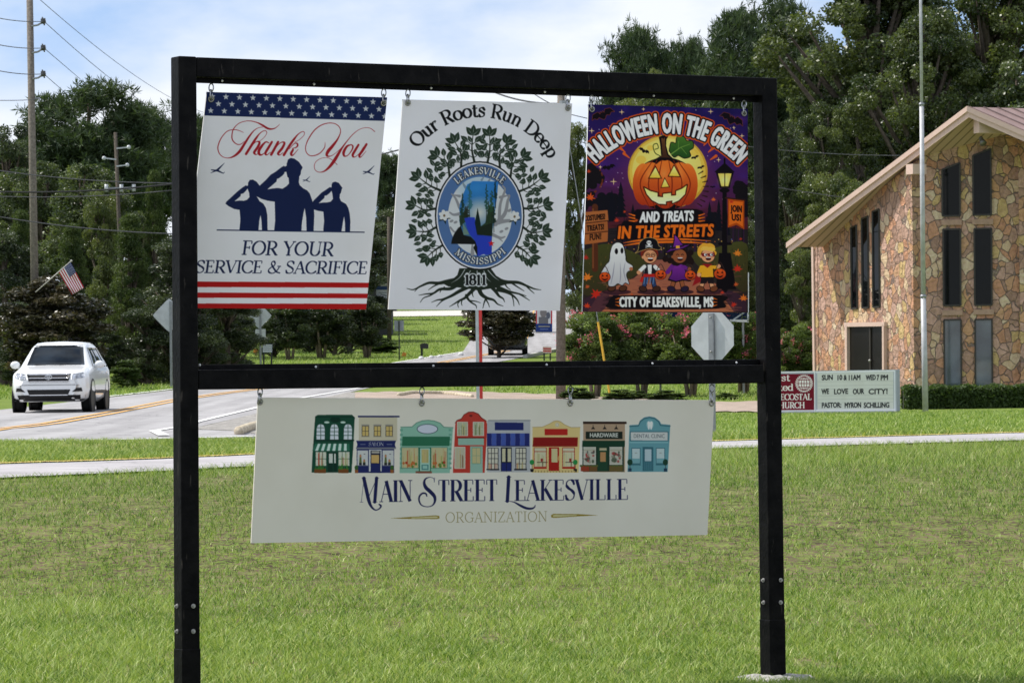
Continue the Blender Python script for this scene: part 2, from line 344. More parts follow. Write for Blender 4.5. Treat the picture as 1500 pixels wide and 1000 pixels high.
class Art:
    """a small painter. All coordinates are in one flat frame mapped onto the printed sheet by its four corners"""
    def __init__(s, corners, res, base):
        c = np.array(corners, float); TL, TR, BR, BL = c
        s.W = int(max(np.hypot(*(TR - TL)), np.hypot(*(BR - BL))) * res); s.H = int(max(np.hypot(*(BL - TL)), np.hypot(*(BR - TR))) * res)
        dst = [(0, 0), (s.W - 1, 0), (s.W - 1, s.H - 1), (0, s.H - 1)]; A = []; bb = []
        for (x, y), (u, v) in zip(c, dst):
            A += [[x, y, 1, 0, 0, 0, -u * x, -u * y], [0, 0, 0, x, y, 1, -v * x, -v * y]]; bb += [u, v]
        s.Hm = np.append(np.linalg.solve(np.array(A), np.array(bb, float)), 1).reshape(3, 3); s.k = res
        s.I = np.empty((s.H, s.W, 3)); s.I[:] = base
        s.z = None
    def tf(s, pts):
        p = np.array(pts, float).reshape(-1, 2)
        if s.z is not None: p = p / s.z[2] + np.array(s.z[:2])
        q = np.c_[p, np.ones(len(p))] @ s.Hm.T; return q[:, :2] / q[:, 2:]
    def ks(s): return s.k / (s.z[2] if s.z is not None else 1)
    def _box(s, q, pad=2):
        x0 = max(int(np.floor(q[:, 0].min() - pad)), 0); x1 = min(int(np.ceil(q[:, 0].max() + pad)) + 1, s.W)
        y0 = max(int(np.floor(q[:, 1].min() - pad)), 0); y1 = min(int(np.ceil(q[:, 1].max() + pad)) + 1, s.H)
        return x0, x1, y0, y1
    def blend(s, m, b, col, a=1.0):
        x0, x1, y0, y1 = b; col = np.array(col, float)
        if col.ndim == 2:                          # top-to-bottom ramp
            t = np.linspace(0, 1, y1 - y0)[:, None, None]; col = col[0] * (1 - t) + col[1] * t
        m = (m * a)[..., None]; s.I[y0:y1, x0:x1] = s.I[y0:y1, x0:x1] * (1 - m) + col * m
    def poly(s, pts, col, a=1.0, smooth=0):
        if smooth: pts = spline(list(pts) + [pts[0]], smooth)[:-1]
        q = s.tf(pts); b = x0, x1, y0, y1 = s._box(q, 1)
        if x1 <= x0 or y1 <= y0: return
        n = 3; xs = x0 + (np.arange((x1 - x0) * n) + .5) / n - .5; ys = y0 + (np.arange((y1 - y0) * n) + .5) / n - .5
        ins = np.zeros((len(ys), len(xs)), bool)
        for i in range(len(q)):
            (ax, ay), (bx, by) = q[i], q[(i + 1) % len(q)]
            if ay == by: continue
            r = np.nonzero((ys >= min(ay, by)) & (ys < max(ay, by)))[0]
            if len(r) == 0: continue
            xc = ax + (ys[r] - ay) * (bx - ax) / (by - ay)
            ins[r] ^= xs[None, :] < xc[:, None]
        m = ins.reshape(y1 - y0, n, x1 - x0, n).mean(axis=(1, 3)); s.blend(m, b, col, a)
    def rect(s, x0, y0, x1, y1, col, a=1.0): s.poly([(x0, y0), (x1, y0), (x1, y1), (x0, y1)], col, a)
    def ell(s, cx, cy, rx, ry, col, a=1.0, rot=0, n=44):
        an = np.linspace(0, 2 * math.pi, n, endpoint=False); c, d = math.cos(rad(rot)), math.sin(rad(rot))
        s.poly(np.c_[cx + rx * np.cos(an) * c - ry * np.sin(an) * d, cy + rx * np.cos(an) * d + ry * np.sin(an) * c], col, a)
    def strokes(s, lst, col, a=1.0):               # union of many strokes, one colour; widths in canvas texels
        q = np.vstack([e[0] for e in lst]); wm = max(np.max(e[1]) for e in lst); b = x0, x1, y0, y1 = s._box(q, wm / 2 + 2)
        if x1 <= x0 or y1 <= y0: return
        M = np.zeros((y1 - y0, x1 - x0))
        for e in lst:
            p, w = e[:2]; flat = len(e) > 2 and e[2]
            w = np.broadcast_to(np.asarray(w, float), (len(p),))
            for i in range(len(p) - 1):
                A, B = p[i], p[i + 1]; r = max(w[i], w[i + 1]) / 2 + 1.5
                u0 = max(int(min(A[0], B[0]) - r), x0); u1 = min(int(max(A[0], B[0]) + r) + 2, x1); v0 = max(int(min(A[1], B[1]) - r), y0); v1 = min(int(max(A[1], B[1]) + r) + 2, y1)
                if u1 <= u0 or v1 <= v0: continue
                X, Y = np.meshgrid(np.arange(u0, u1), np.arange(v0, v1)); d = B - A; L = d @ d + 1e-9
                tr = ((X - A[0]) * d[0] + (Y - A[1]) * d[1]) / L; t = np.clip(tr, 0, 1)
                ds = np.hypot(X - A[0] - t * d[0], Y - A[1] - t * d[1]); rr = (w[i] + (w[i + 1] - w[i]) * t) / 2
                cov = np.clip(rr - ds + .5, 0, 1) * np.minimum(rr * 2, 1)
                if flat: Ld = math.sqrt(L); cov = cov * np.clip(np.minimum(tr, 1 - tr) * Ld + .5, 0, 1)
                vv = M[v0 - y0:v1 - y0, u0 - x0:u1 - x0]; np.maximum(vv, cov, out=vv)
        s.blend(M, b, col, a)
    def stroke(s, pts, w, col, a=1.0, smooth=0):
        p = np.array(pts, float); w = np.broadcast_to(np.asarray(w, float), (len(p),))
        if smooth: pw = spline(np.c_[p, w], smooth); p, w = pw[:, :2], np.maximum(pw[:, 2], .1)
        s.strokes([(s.tf(p), w * s.ks())], col, a)
    def glow(s, cx, cy, rx, ry, col, a=1.0, p=1.5):
        q = s.tf([(cx - rx, cy - ry), (cx + rx, cy + ry), (cx, cy)]); b = x0, x1, y0, y1 = s._box(q, 1)
        if x1 <= x0 or y1 <= y0: return
        X, Y = np.meshgrid(np.arange(x0, x1), np.arange(y0, y1)); c = q[2]; kx = abs(q[1, 0] - q[0, 0]) / 2; ky = abs(q[1, 1] - q[0, 1]) / 2
        s.blend(np.clip(1 - np.hypot((X - c[0]) / kx, (Y - c[1]) / ky), 0, 1) ** p, b, col, a)
    def serif(s, txt, mk, h, col, thick=.17, thin=.06, serifs=True, track=0.0, outline=None):
        st, W = serif_geo(txt, thick, thin, serifs, track); fn = mk(W)
        lst = [(s.tf(fn(p)), w * h * s.ks(), c) for p, w, c in st]
        if outline: s.strokes([(p, w + 2 * outline[1] * s.ks()) for p, w, c in lst], outline[0])
        s.strokes(lst, col)
    def sans(s, txt, mk, col, bold=0.0, outlines=(), sp=1.0):
        tri, ed, W = sans_geo(txt, sp); fn = mk(W); q = s.tf(fn(tri.reshape(-1, 2))).reshape(-1, 3, 2)
        e = [(x, 0) for x in s.tf(fn(ed.reshape(-1, 2))).reshape(-1, 2, 2)]
        allq = q.reshape(-1, 2); b = x0, x1, y0, y1 = s._box(allq, 2)
        if x1 <= x0 or y1 <= y0: return
        n = 3; M = np.zeros(((y1 - y0) * n, (x1 - x0) * n), bool)
        for A, B, D in q:
            u0 = max(int((min(A[0], B[0], D[0]) - x0) * n) - 1, 0); u1 = int((max(A[0], B[0], D[0]) - x0) * n) + 4; v0 = max(int((min(A[1], B[1], D[1]) - y0) * n) - 1, 0); v1 = int((max(A[1], B[1], D[1]) - y0) * n) + 4
            sub = M[v0:v1, u0:u1]
            if sub.size == 0: continue
            X = x0 + (np.arange(u0, u0 + sub.shape[1]) + .5) / n - .5; Y = (y0 + (np.arange(v0, v0 + sub.shape[0]) + .5) / n - .5)[:, None]
            f = lambda P_, Q_: (Q_[0] - P_[0]) * (Y - P_[1]) - (Q_[1] - P_[1]) * (X - P_[0])
            a1, a2, a3 = f(A, B), f(B, D), f(D, A); sub |= ((a1 >= 0) & (a2 >= 0) & (a3 >= 0)) | ((a1 <= 0) & (a2 <= 0) & (a3 <= 0))
        for c_, w_ in outlines: s.strokes([(p, 2 * w_ * s.ks()) for p, _ in e], c_)
        s.blend(M.reshape(y1 - y0, n, x1 - x0, n).mean(axis=(1, 3)), b, col)
        if bold: s.strokes([(p, bold * s.ks()) for p, _ in e], col)
    def mesh(s, name, TL, TR, BR, BL, m, parent, wave=None):
        u = np.linspace(0, 1, s.W)[None, :, None]; v = np.linspace(0, 1, s.H)[:, None, None]; TL, TR, BR, BL = [np.array(q) for q in (TL, TR, BR, BL)]
        V = (TL * (1 - u) + TR * u) * (1 - v) + (BL * (1 - u) + BR * u) * v
        if wave is not None: V = V + wave(u + 0 * v, v + 0 * u)
        off = np.zeros(3); q = parent
        while q is not None: off += np.array(q.location); q = q.parent
        i = np.arange(s.H * s.W).reshape(s.H, s.W); Fc = np.stack([i[:-1, :-1], i[1:, :-1], i[1:, 1:], i[:-1, 1:]], -1).reshape(-1, 4)
        return np_mesh(name, (V - off).reshape(-1, 3), Fc, m, parent, attr={'Print': lin(np.clip(s.I, 0, 255)).reshape(-1, 3)})
PRINT = vcol_mat('printed_vinyl', .6, .1)
NAVY, RED, WHITE = (28, 42, 88), (176, 32, 38), (240, 238, 246)
def star_pts(x, y, r, k=.42, rot=0): return [(x + (r if i % 2 == 0 else r * k) * math.sin(math.pi * i / 5 + rot), y - (r if i % 2 == 0 else r * k) * math.cos(math.pi * i / 5 + rot)) for i in range(10)]

# ---- the salute banner
Q1 = [(303, 135), (567, 143), (536, 453), (267, 451)]
def art_thanks():
    a = Art(Q1, 1.5, WHITE)
    a.poly([(301, 130), (570, 138), (564, 176.5), (297, 168.5)], NAVY)
    for r, (x, y) in enumerate([(310.9, 141.3), (319.7, 151.8), (308.6, 161.5)]):
        for k in range(14): a.poly(star_pts(x + 19.75 * k - .012 * k * k, y + .66 * k, 4.7), (205, 208, 216))
    for yl, yr in (((411, 419.5), (413, 420.5)), ((427.5, 435.5), (429.3, 436.3)), ((444, 456), (444.5, 456))):
        a.poly([(262, yl[0]), (545, yr[0]), (545, yr[1]), (262, yl[1])], (183, 27, 30))
    a.z = (300, 130, 8.336)
    R2 = (172, 30, 44)
    def S(pts, w, z=None):
        if z: a.z = z
        a.stroke(pts, np.array(w) * 1.15, R2, smooth=6)
    z1, z2 = (300, 130, 8.336), (430, 130, 8.336)
    S([(470, 525), (405, 498), (340, 492), (270, 512), (200, 590), (160, 690), (170, 765), (215, 815), (280, 832), (350, 812), (420, 755), (480, 665), (540, 572), (600, 500), (655, 468), (705, 460)], [4, 7, 8, 9, 10, 11, 9, 7, 8, 20, 30, 27, 20, 11, 6, 5], z1)
    S([(480, 630), (440, 664), (390, 666), (340, 622), (328, 560), (350, 480), (410, 418), (490, 390), (560, 388), (640, 408), (700, 438), (760, 474), (810, 484), (860, 470), (912, 425)], [4, 8, 9, 11, 12, 10, 8, 7, 8, 11, 19, 21, 16, 9, 3])
    S([(502, 782), (560, 690), (610, 612), (660, 545), (705, 510), (740, 505), (752, 535), (715, 590), (650, 640)], [28, 28, 26, 13, 8, 7, 6, 5, 5])
    S([(550, 715), (605, 650), (645, 632), (665, 650), (640, 705), (600, 765), (625, 790), (665, 765)], [6, 8, 12, 24, 28, 26, 10, 5])
    S([(780, 650), (740, 640), (690, 690), (655, 755), (675, 795), (725, 770), (800, 670)], [8, 16, 28, 30, 20, 8, 6])
    S([(815, 640), (775, 705), (738, 770), (752, 795), (800, 762)], [24, 28, 26, 12, 5])
    S([(890, 640), (850, 715), (808, 790)], [26, 28, 28]); S([(835, 745), (900, 665), (945, 640), (968, 655), (940, 715), (892, 775), (912, 796), (950, 768)], [6, 8, 12, 24, 28, 26, 10, 5])
    S([(962, 795), (1020, 700), (1075, 620), (1130, 552), (1180, 518), (1210, 522), (1205, 560), (1150, 612), (1094, 642)], [28, 28, 26, 13, 8, 7, 6, 5, 5])
    S([(1030, 722), (1085, 662), (1120, 655), (1130, 682), (1105, 708), (1070, 716), (1072, 735), (1050, 778), (1070, 800), (1135, 730)], [6, 8, 14, 18, 12, 8, 22, 27, 12, 5])
    S([(382, 640), (375, 705), (320, 772), (250, 803), (190, 800), (150, 758), (145, 690), (180, 600), (250, 500), (330, 440), (420, 413), (500, 420), (555, 460), (570, 520), (535, 605), (475, 685), (420, 750), (402, 795), (425, 812), (475, 798), (540, 748), (600, 690)], [3, 9, 11, 10, 8, 8, 9, 12, 12, 11, 9, 8, 8, 9, 18, 32, 36, 26, 14, 6, 5, 5], z2)
    S([(990, 515), (940, 478), (880, 468), (800, 490), (720, 550), (650, 630), (590, 710), (540, 790), (490, 870), (430, 945), (370, 992), (310, 1004), (262, 978), (250, 925), (272, 875), (330, 838), (400, 828), (460, 850), (530, 912)], [7, 6, 5, 6, 8, 11, 20, 32, 36, 28, 15, 7, 6, 6, 6, 5, 5, 5, 6])
    S([(700, 672), (650, 692), (610, 760), (618, 808), (660, 800), (708, 740), (722, 692), (698, 668)], [10, 24, 30, 18, 9, 14, 16, 8])
    S([(790, 675), (750, 740), (720, 797), (742, 822), (795, 782), (850, 700)], [24, 28, 26, 10, 5, 5]); S([(888, 668), (840, 745), (802, 800), (818, 822), (885, 750)], [26, 28, 26, 10, 4])
    a.z = (320, 220, 7.5)
    D = (26, 38, 80); Lt = WHITE
    a.poly([(322, 345), (340, 312), (375, 308), (415, 330), (450, 375), (500, 420), (430, 500), (450, 545), (490, 570), (520, 620), (535, 700), (537, 868), (475, 868), (470, 760), (460, 695), (445, 760), (437, 868), (228, 865), (238, 740), (230, 640), (170, 630), (110, 600), (75, 572), (85, 550), (150, 490), (210, 435), (260, 395), (300, 370), (310, 378), (322, 372)], D)
    a.poly([(175, 545), (240, 490), (245, 465), (270, 460), (300, 430), (318, 405), (325, 430), (335, 455), (338, 500), (310, 530), (275, 540), (230, 537)], Lt)
    a.poly([(415, 490), (470, 520), (540, 545), (615, 552), (620, 760), (612, 868), (538, 868), (535, 700), (520, 620), (490, 570), (450, 545), (432, 515)], Lt)
    a.poly([(1240, 365), (1250, 340), (1280, 330), (1320, 345), (1360, 400), (1352, 415), (1345, 450), (1332, 470), (1330, 510), (1345, 545), (1400, 575), (1425, 620), (1440, 680), (1448, 760), (1445, 878), (1390, 878), (1388, 780), (1378, 710), (1365, 780), (1350, 878), (1148, 875), (1158, 760), (1150, 660), (1090, 650), (1045, 635), (1000, 600), (1040, 540), (1080, 500), (1130, 450), (1170, 425), (1220, 390), (1240, 395)], D)
    a.poly([(1098, 567), (1160, 510), (1165, 485), (1190, 480), (1225, 450), (1240, 430), (1250, 470), (1255, 520), (1230, 550), (1190, 558), (1140, 560)], Lt)
    a.poly([(745, 140), (760, 90), (790, 72), (830, 80), (880, 115), (922, 175), (915, 192), (905, 210), (900, 250), (885, 275), (880, 340), (890, 370), (930, 405), (970, 425), (1000, 460), (1025, 530), (1045, 600), (1050, 700), (1043, 870), (965, 872), (960, 720), (945, 620), (930, 680), (915, 780), (908, 872), (608, 868), (620, 760), (615, 550), (540, 540), (470, 520), (415, 490), (400, 460), (410, 430), (455, 370), (520, 310), (570, 255), (620, 225), (690, 172), (718, 158), (726, 168), (748, 155)], D)
    a.poly([(535, 415), (635, 330), (640, 300), (660, 295), (700, 265), (722, 240), (720, 228), (742, 222), (755, 280), (768, 290), (772, 350), (745, 380), (700, 408), (650, 400), (590, 405)], Lt)
    a.stroke([(-15, 862), (1600, 886)], 13, D)
    for x, y, k in ((-8, 190, 1.0), (965, 305, .55), (1650, 210, .85)):
        a.stroke([(x - 75 * k, y + 45 * k), (x, y + 10 * k), (x + 72 * k, y - 62 * k)], [5 * k, 24 * k, 4 * k], D)
        a.stroke([(x - 70 * k, y + 12 * k), (x, y + 22 * k), (x + 60 * k, y + 50 * k), (x + 72 * k, y + 38 * k)], [10 * k, 20 * k, 9 * k, 6 * k], D)
    a.z = None
    a.serif('FOR YOUR', lambda W: line_fn(353, 371, 487.5, 373.2, 20, W, .14), 20, D, .165, .07)
    a.serif('SERVICE & SACRIFICE', lambda W: line_fn(286, 398, 537, 399.8, 18, W, .14), 18, D, .165, .07)
    return a

# ---- the tree-of-roots banner
Q2 = [(590, 146), (838, 152), (820, 455), (569, 453)]
def art_roots():
    a = Art(Q2, 1.5, WHITE); G_ = (38, 47, 38); L_ = (44, 60, 46)
    a.serif('Our Roots Run Deep', lambda W: arc_fn((612, 216), (712, 171.2), (803, 232), 19.5, W), 19.5, (20, 22, 26), .2, .075)
    cx, cy, rx, ry = 702, 315, 64.5, 78.7
    def leaf(x, y, an, L, w_):
        d = np.array([math.cos(an), math.sin(an)]); n = np.array([-d[1], d[0]]); p = np.array([x, y])
        q = [p + d * L * t + n * w_ * s_ for t, s_ in ((0, 0), (.2, .7), (.45, 1), (.75, .62), (1, 0), (.75, -.62), (.45, -1), (.2, -.7))]
        a.poly(q, L_); a.stroke([p + d * L * .1, p + d * L * .7], [.9, .4], (150, 158, 158))
    R_ = random.Random(5)
    for k, dg in enumerate([-34, -12, 8, 27, 46, 63, 80, 97, 115, 133, 152, 172, 192, 213]):
        an = rad(dg); bx, by = cx + rx * math.cos(an), cy - ry * math.sin(an)
        top = 1 if 20 < dg < 160 else .92
        fx, fy = cx + (94 if 45 < dg < 135 else 99) * top * math.cos(an), cy - 118 * top * math.sin(an)
        fx += 4 * math.cos(an * 3); bend = R_.uniform(-7, 7)
        mx_, my_ = (bx + fx) / 2 - bend * math.sin(an), (by + fy) / 2 - bend * math.cos(an)
        pth = spline([(bx, by), (mx_, my_), (fx, fy)], 6); a.stroke(pth, np.linspace(3.6, 1, len(pth)), G_)
        d = math.atan2(fy - my_, fx - mx_)
        for o in (-.75, 0, .75): leaf(fx, fy, d + o, 16, 4.6)
        for t in (.2, .45, .72):
            q = pth[int(t * (len(pth) - 1))]
            for sgn in (-1, 1):
                da = d + sgn * R_.uniform(.8, 1.15); e = q + np.array([math.cos(da), math.sin(da)]) * R_.uniform(5, 8)
                a.stroke([q, e], [1.4, .8], G_); leaf(e[0], e[1], da + R_.uniform(-.3, .1) * sgn, R_.uniform(11.5, 14.5) * (.8 if t < .3 else 1), 3.9)
        for sgn in (-1, 1):
            da = an + sgn * .14; q = (cx + (rx + 6) * math.cos(da), cy - (ry + 6) * math.sin(da)); leaf(q[0], q[1], -da + sgn * .3, 10, 3.0); q = (cx + (rx + 17) * math.cos(an + sgn * .12), cy - (ry + 19) * math.sin(an + sgn * .12)); leaf(q[0], q[1], -an + sgn * .5, 11, 3.2)
    cen = []
    for _ in range(2600):                          # fill the crown so the leaves crowd evenly round the seal
        an = R_.uniform(rad(-40), rad(220)); q = R_.uniform(1.13, 1.50); x, y = cx + rx * q * math.cos(an), cy - ry * q * math.sin(an)
        if any((x - u) ** 2 + (y - v) ** 2 < 88 for u, v in cen): continue
        c_ = a.tf([(x, y)])[0].astype(int)
        if not (3 < c_[0] < a.W - 3 and 3 < c_[1] < a.H - 3) or a.I[c_[1] - 3:c_[1] + 4, c_[0] - 3:c_[0] + 4].min() < 170: continue
        cen.append((x, y)); d = -an + R_.uniform(-.6, .6); leaf(x - 5 * math.cos(d), y - 5 * math.sin(d), d, R_.uniform(9.5, 12.5), 3.1)
    # roots
    a.z = (560, 400, 5.0)
    a.poly([(560, -40), (545, 10), (500, 50), (420, 62), (480, 95), (620, 110), (700, 125), (820, 105), (960, 62), (880, 45), (830, 15), (790, -40)], G_)
    for pts, w0 in (([(560, 40), (470, 58), (410, 70), (340, 68), (280, 92), (225, 118), (178, 110)], 34), ([(300, 80), (260, 105), (235, 132)], 12), ([(420, 70), (370, 95), (335, 120)], 14),
                    ([(560, 70), (500, 110), (420, 115), (370, 145), (320, 150), (265, 160)], 30), ([(400, 125), (350, 160), (300, 180), (275, 212)], 14), ([(640, 90), (560, 130), (500, 165), (440, 190), (400, 195), (358, 212)], 32), ([(470, 180), (430, 205), (393, 243)], 14),
                    ([(680, 100), (630, 150), (600, 180), (560, 200), (520, 225), (488, 245)], 30), ([(580, 190), (575, 220), (580, 236)], 10), ([(560, 205), (548, 225), (553, 250)], 10), ([(610, 160), (625, 190), (650, 215), (680, 235), (686, 258)], 20), ([(635, 200), (680, 205), (714, 216)], 10),
                    ([(700, 100), (720, 150), (760, 180), (810, 195), (840, 225), (880, 240)], 34), ([(755, 180), (740, 220), (732, 256)], 14), ([(757, 195), (772, 222), (780, 248)], 10), ([(790, 90), (825, 130), (850, 165), (880, 185), (892, 210)], 30), ([(840, 120), (900, 135), (950, 160), (985, 195), (1000, 230)], 26), ([(945, 158), (955, 195), (960, 240)], 10),
                    ([(820, 90), (920, 130), (1000, 150), (1050, 165)], 24), ([(1000, 150), (1040, 175), (1075, 198)], 12), ([(820, 40), (900, 62), (990, 65), (1050, 88), (1110, 112), (1160, 120)], 34), ([(1050, 90), (1080, 120), (1110, 146)], 12), ([(940, 66), (990, 100), (1035, 128)], 14), ([(450, 100), (425, 125), (418, 140)], 10), ([(660, 120), (655, 150), (662, 172)], 12), ([(890, 70), (910, 100), (935, 120)], 12)):
        a.stroke(pts, np.linspace(w0, 4, len(pts)), G_, smooth=6)
    for p in ([(600, -30), (560, 30), (500, 70)], [(640, -20), (620, 20), (590, 60)], [(740, -20), (760, 30), (790, 60)], [(770, -25), (810, 20), (850, 50)], [(690, -20), (690, 10)]): a.stroke(p, [5, 4, 2][:len(p)], (200, 204, 208), smooth=4)
    a.serif('1811', lambda W: line_fn(596, 82, 758, 82, 74, W), 74, (20, 22, 24), .24, .1, outline=((214, 217, 222), 7))
    a.z = None
    # the seal
    a.ell(cx, cy, rx + 1.2, ry + 1.2, (22, 24, 26)); a.ell(cx, cy, rx - 1, ry - 1, WHITE); a.ell(cx, cy, rx - 2.8, ry - 2.8, (84, 116, 168))
    a.ell(cx + .3, cy + .5, 46.8, 57.5, (216, 219, 224))
    a.z = (630, 230, 5.886)
    Gy = (150, 150, 156)
    for pts, w0 in (([(440, 800), (430, 600), (560, 560), (640, 545), (700, 540)], 60), ([(560, 570), (640, 480), (665, 370), (680, 330)], 40), ([(640, 470), (690, 440)], 20), ([(590, 560), (600, 400), (640, 280), (620, 240)], 30), ([(600, 340), (680, 320)], 26), ([(530, 660), (600, 690), (640, 680)], 30), ([(560, 670), (620, 720)], 18), ([(360, 830), (360, 740)], 34),
                    ([(260, 480), (200, 490), (165, 470)], 30), ([(250, 430), (215, 350), (180, 310)], 26), ([(250, 330), (200, 320)], 24), ([(330, 290), (290, 240), (280, 215)], 28), ([(170, 600), (210, 640), (240, 600)], 18), ([(440, 190), (460, 165)], 20), ([(500, 200), (520, 175)], 20)):
        a.stroke(pts, np.linspace(w0, w0 * .4, len(pts)), Gy, smooth=5)
    for x, y in ((180, 545), (215, 555), (610, 635), (655, 610), (680, 455)): a.ell(x, y, 18, 11, Gy, rot=-25)
    a.poly([(362, 200), (583, 205), (575, 320), (560, 430), (545, 540), (535, 620), (528, 700), (527, 828), (490, 838), (455, 832), (402, 850), (385, 810), (368, 775), (385, 745), (176, 740), (185, 695), (205, 650), (235, 610), (258, 590), (245, 540), (255, 495), (245, 440), (255, 385), (280, 315), (315, 230), (345, 215)], [(40, 120, 205), (70, 100, 120)])
    a.glow(420, 470, 150, 150, (225, 222, 210), .95, .8); a.glow(400, 260, 190, 130, (70, 160, 225), .5, 1)
    a.poly([(255, 590), (245, 500), (300, 470), (330, 520), (290, 560)], (40, 66, 48)); a.poly([(545, 420), (530, 670), (400, 655), (420, 600), (470, 560), (500, 430)], (44, 66, 46))
    for x, y0, y1, ww, c in ((335, 225, 560, 66, (52, 108, 118)), (480, 235, 560, 46, (36, 76, 66)), (560, 205, 430, 44, (26, 52, 50)), (525, 290, 560, 60, (44, 82, 56)), (270, 310, 590, 54, (30, 58, 46)), (310, 420, 560, 70, (38, 46, 34)), (500, 380, 650, 50, (40, 62, 40)), (545, 420, 640, 40, (26, 42, 32))):
        a.stroke([(x, y0), (x, y1)], [3, 6], (38, 44, 40))
        for i in range(16):
            yy = y0 + (y1 - y0) * .62 * i / 15; wv = ww * (.25 + .75 * i / 15) * R_.uniform(.5, 1); a.ell(x + R_.uniform(-.2, .2) * ww, yy, wv * .42, 9, c, .8)
    a.poly([(290, 520), (335, 512), (380, 512), (385, 560), (402, 600), (405, 660), (450, 668), (527, 676), (527, 826), (490, 838), (455, 832), (402, 850), (398, 760), (375, 705), (335, 660), (315, 610)], (44, 66, 190), smooth=0)
    a.poly([(405, 430), (380, 560), (400, 665), (440, 668), (430, 560)], (22, 40, 34)); a.poly([(400, 600), (470, 580), (530, 560), (528, 676), (400, 662)], (30, 42, 32)); a.poly([(278, 560), (300, 600), (335, 660), (280, 665)], (112, 140, 130))
    a.poly([(176, 742), (185, 695), (205, 650), (235, 610), (258, 585), (285, 665), (345, 680), (385, 720), (402, 770), (404, 850), (385, 812), (368, 775), (382, 746)], (24, 26, 26))
    a.poly(star_pts(523, 738, 29), (205, 28, 36))
    a.z = None
    for fx, fy in ((650, 315), (753, 316.5)):
        a.poly(star_pts(fx, fy + 3, 10, .35, .4), (28, 42, 34))
        for k in range(6): an = k * math.pi / 3 + .3; a.ell(fx + 4 * math.cos(an), fy - 1 + 4 * math.sin(an), 4.2, 2.9, (226, 226, 228), rot=math.degrees(an)); 
        a.ell(fx, fy - .5, 1.7, 1.9, (120, 100, 70))
    a.serif('LEAKESVILLE', lambda W: oval_fn(cx, cy, 49.6, 61.5, 131, 49, 9.6, W), 9.6, (226, 229, 233), .2, .09, track=.16, outline=((40, 44, 56), .9))
    a.serif('MISSISSIPPI', lambda W: oval_fn(cx, cy, 58.5, 71.0, 231, 311, 9.4, W, True), 9.4, (226, 229, 233), .2, .09, track=.12, outline=((40, 44, 56), .9))
    return a

# ---- the halloween poster
Q3 = [(862, 153), (1095, 160), (1095.5, 458), (853, 456.5)]
def maple(a, x, y, r, c, rot=0):
    k = [1, .42, .8, .4, .95, .35, .6, .3, .25, .3, .6, .35, .95, .4, .8, .42]
    a.poly([(x + r * k[i] * math.sin(i * math.pi / 8 + rot), y - r * k[i] * math.cos(i * math.pi / 8 + rot)) for i in range(16)], c)
def bat(a, x, y, k, rot, edge=None):
    p = [(-50, 6), (-40, -14), (-16, -18), (-9, -6), (-5, -16), (0, -9), (5, -16), (9, -6), (18, -20), (40, -16), (52, 4), (38, 0), (28, 10), (16, 4), (6, 16), (0, 20), (-8, 14), (-18, 4), (-28, 10), (-38, 2)]
    c, s = math.cos(rot), math.sin(rot); q = [(x + k * (u * c - v * s), y + k * (u * s + v * c)) for u, v in p]
    if edge: a.stroke(q + [q[0]], 3.2, edge)
    a.poly(q, (24, 16, 28))
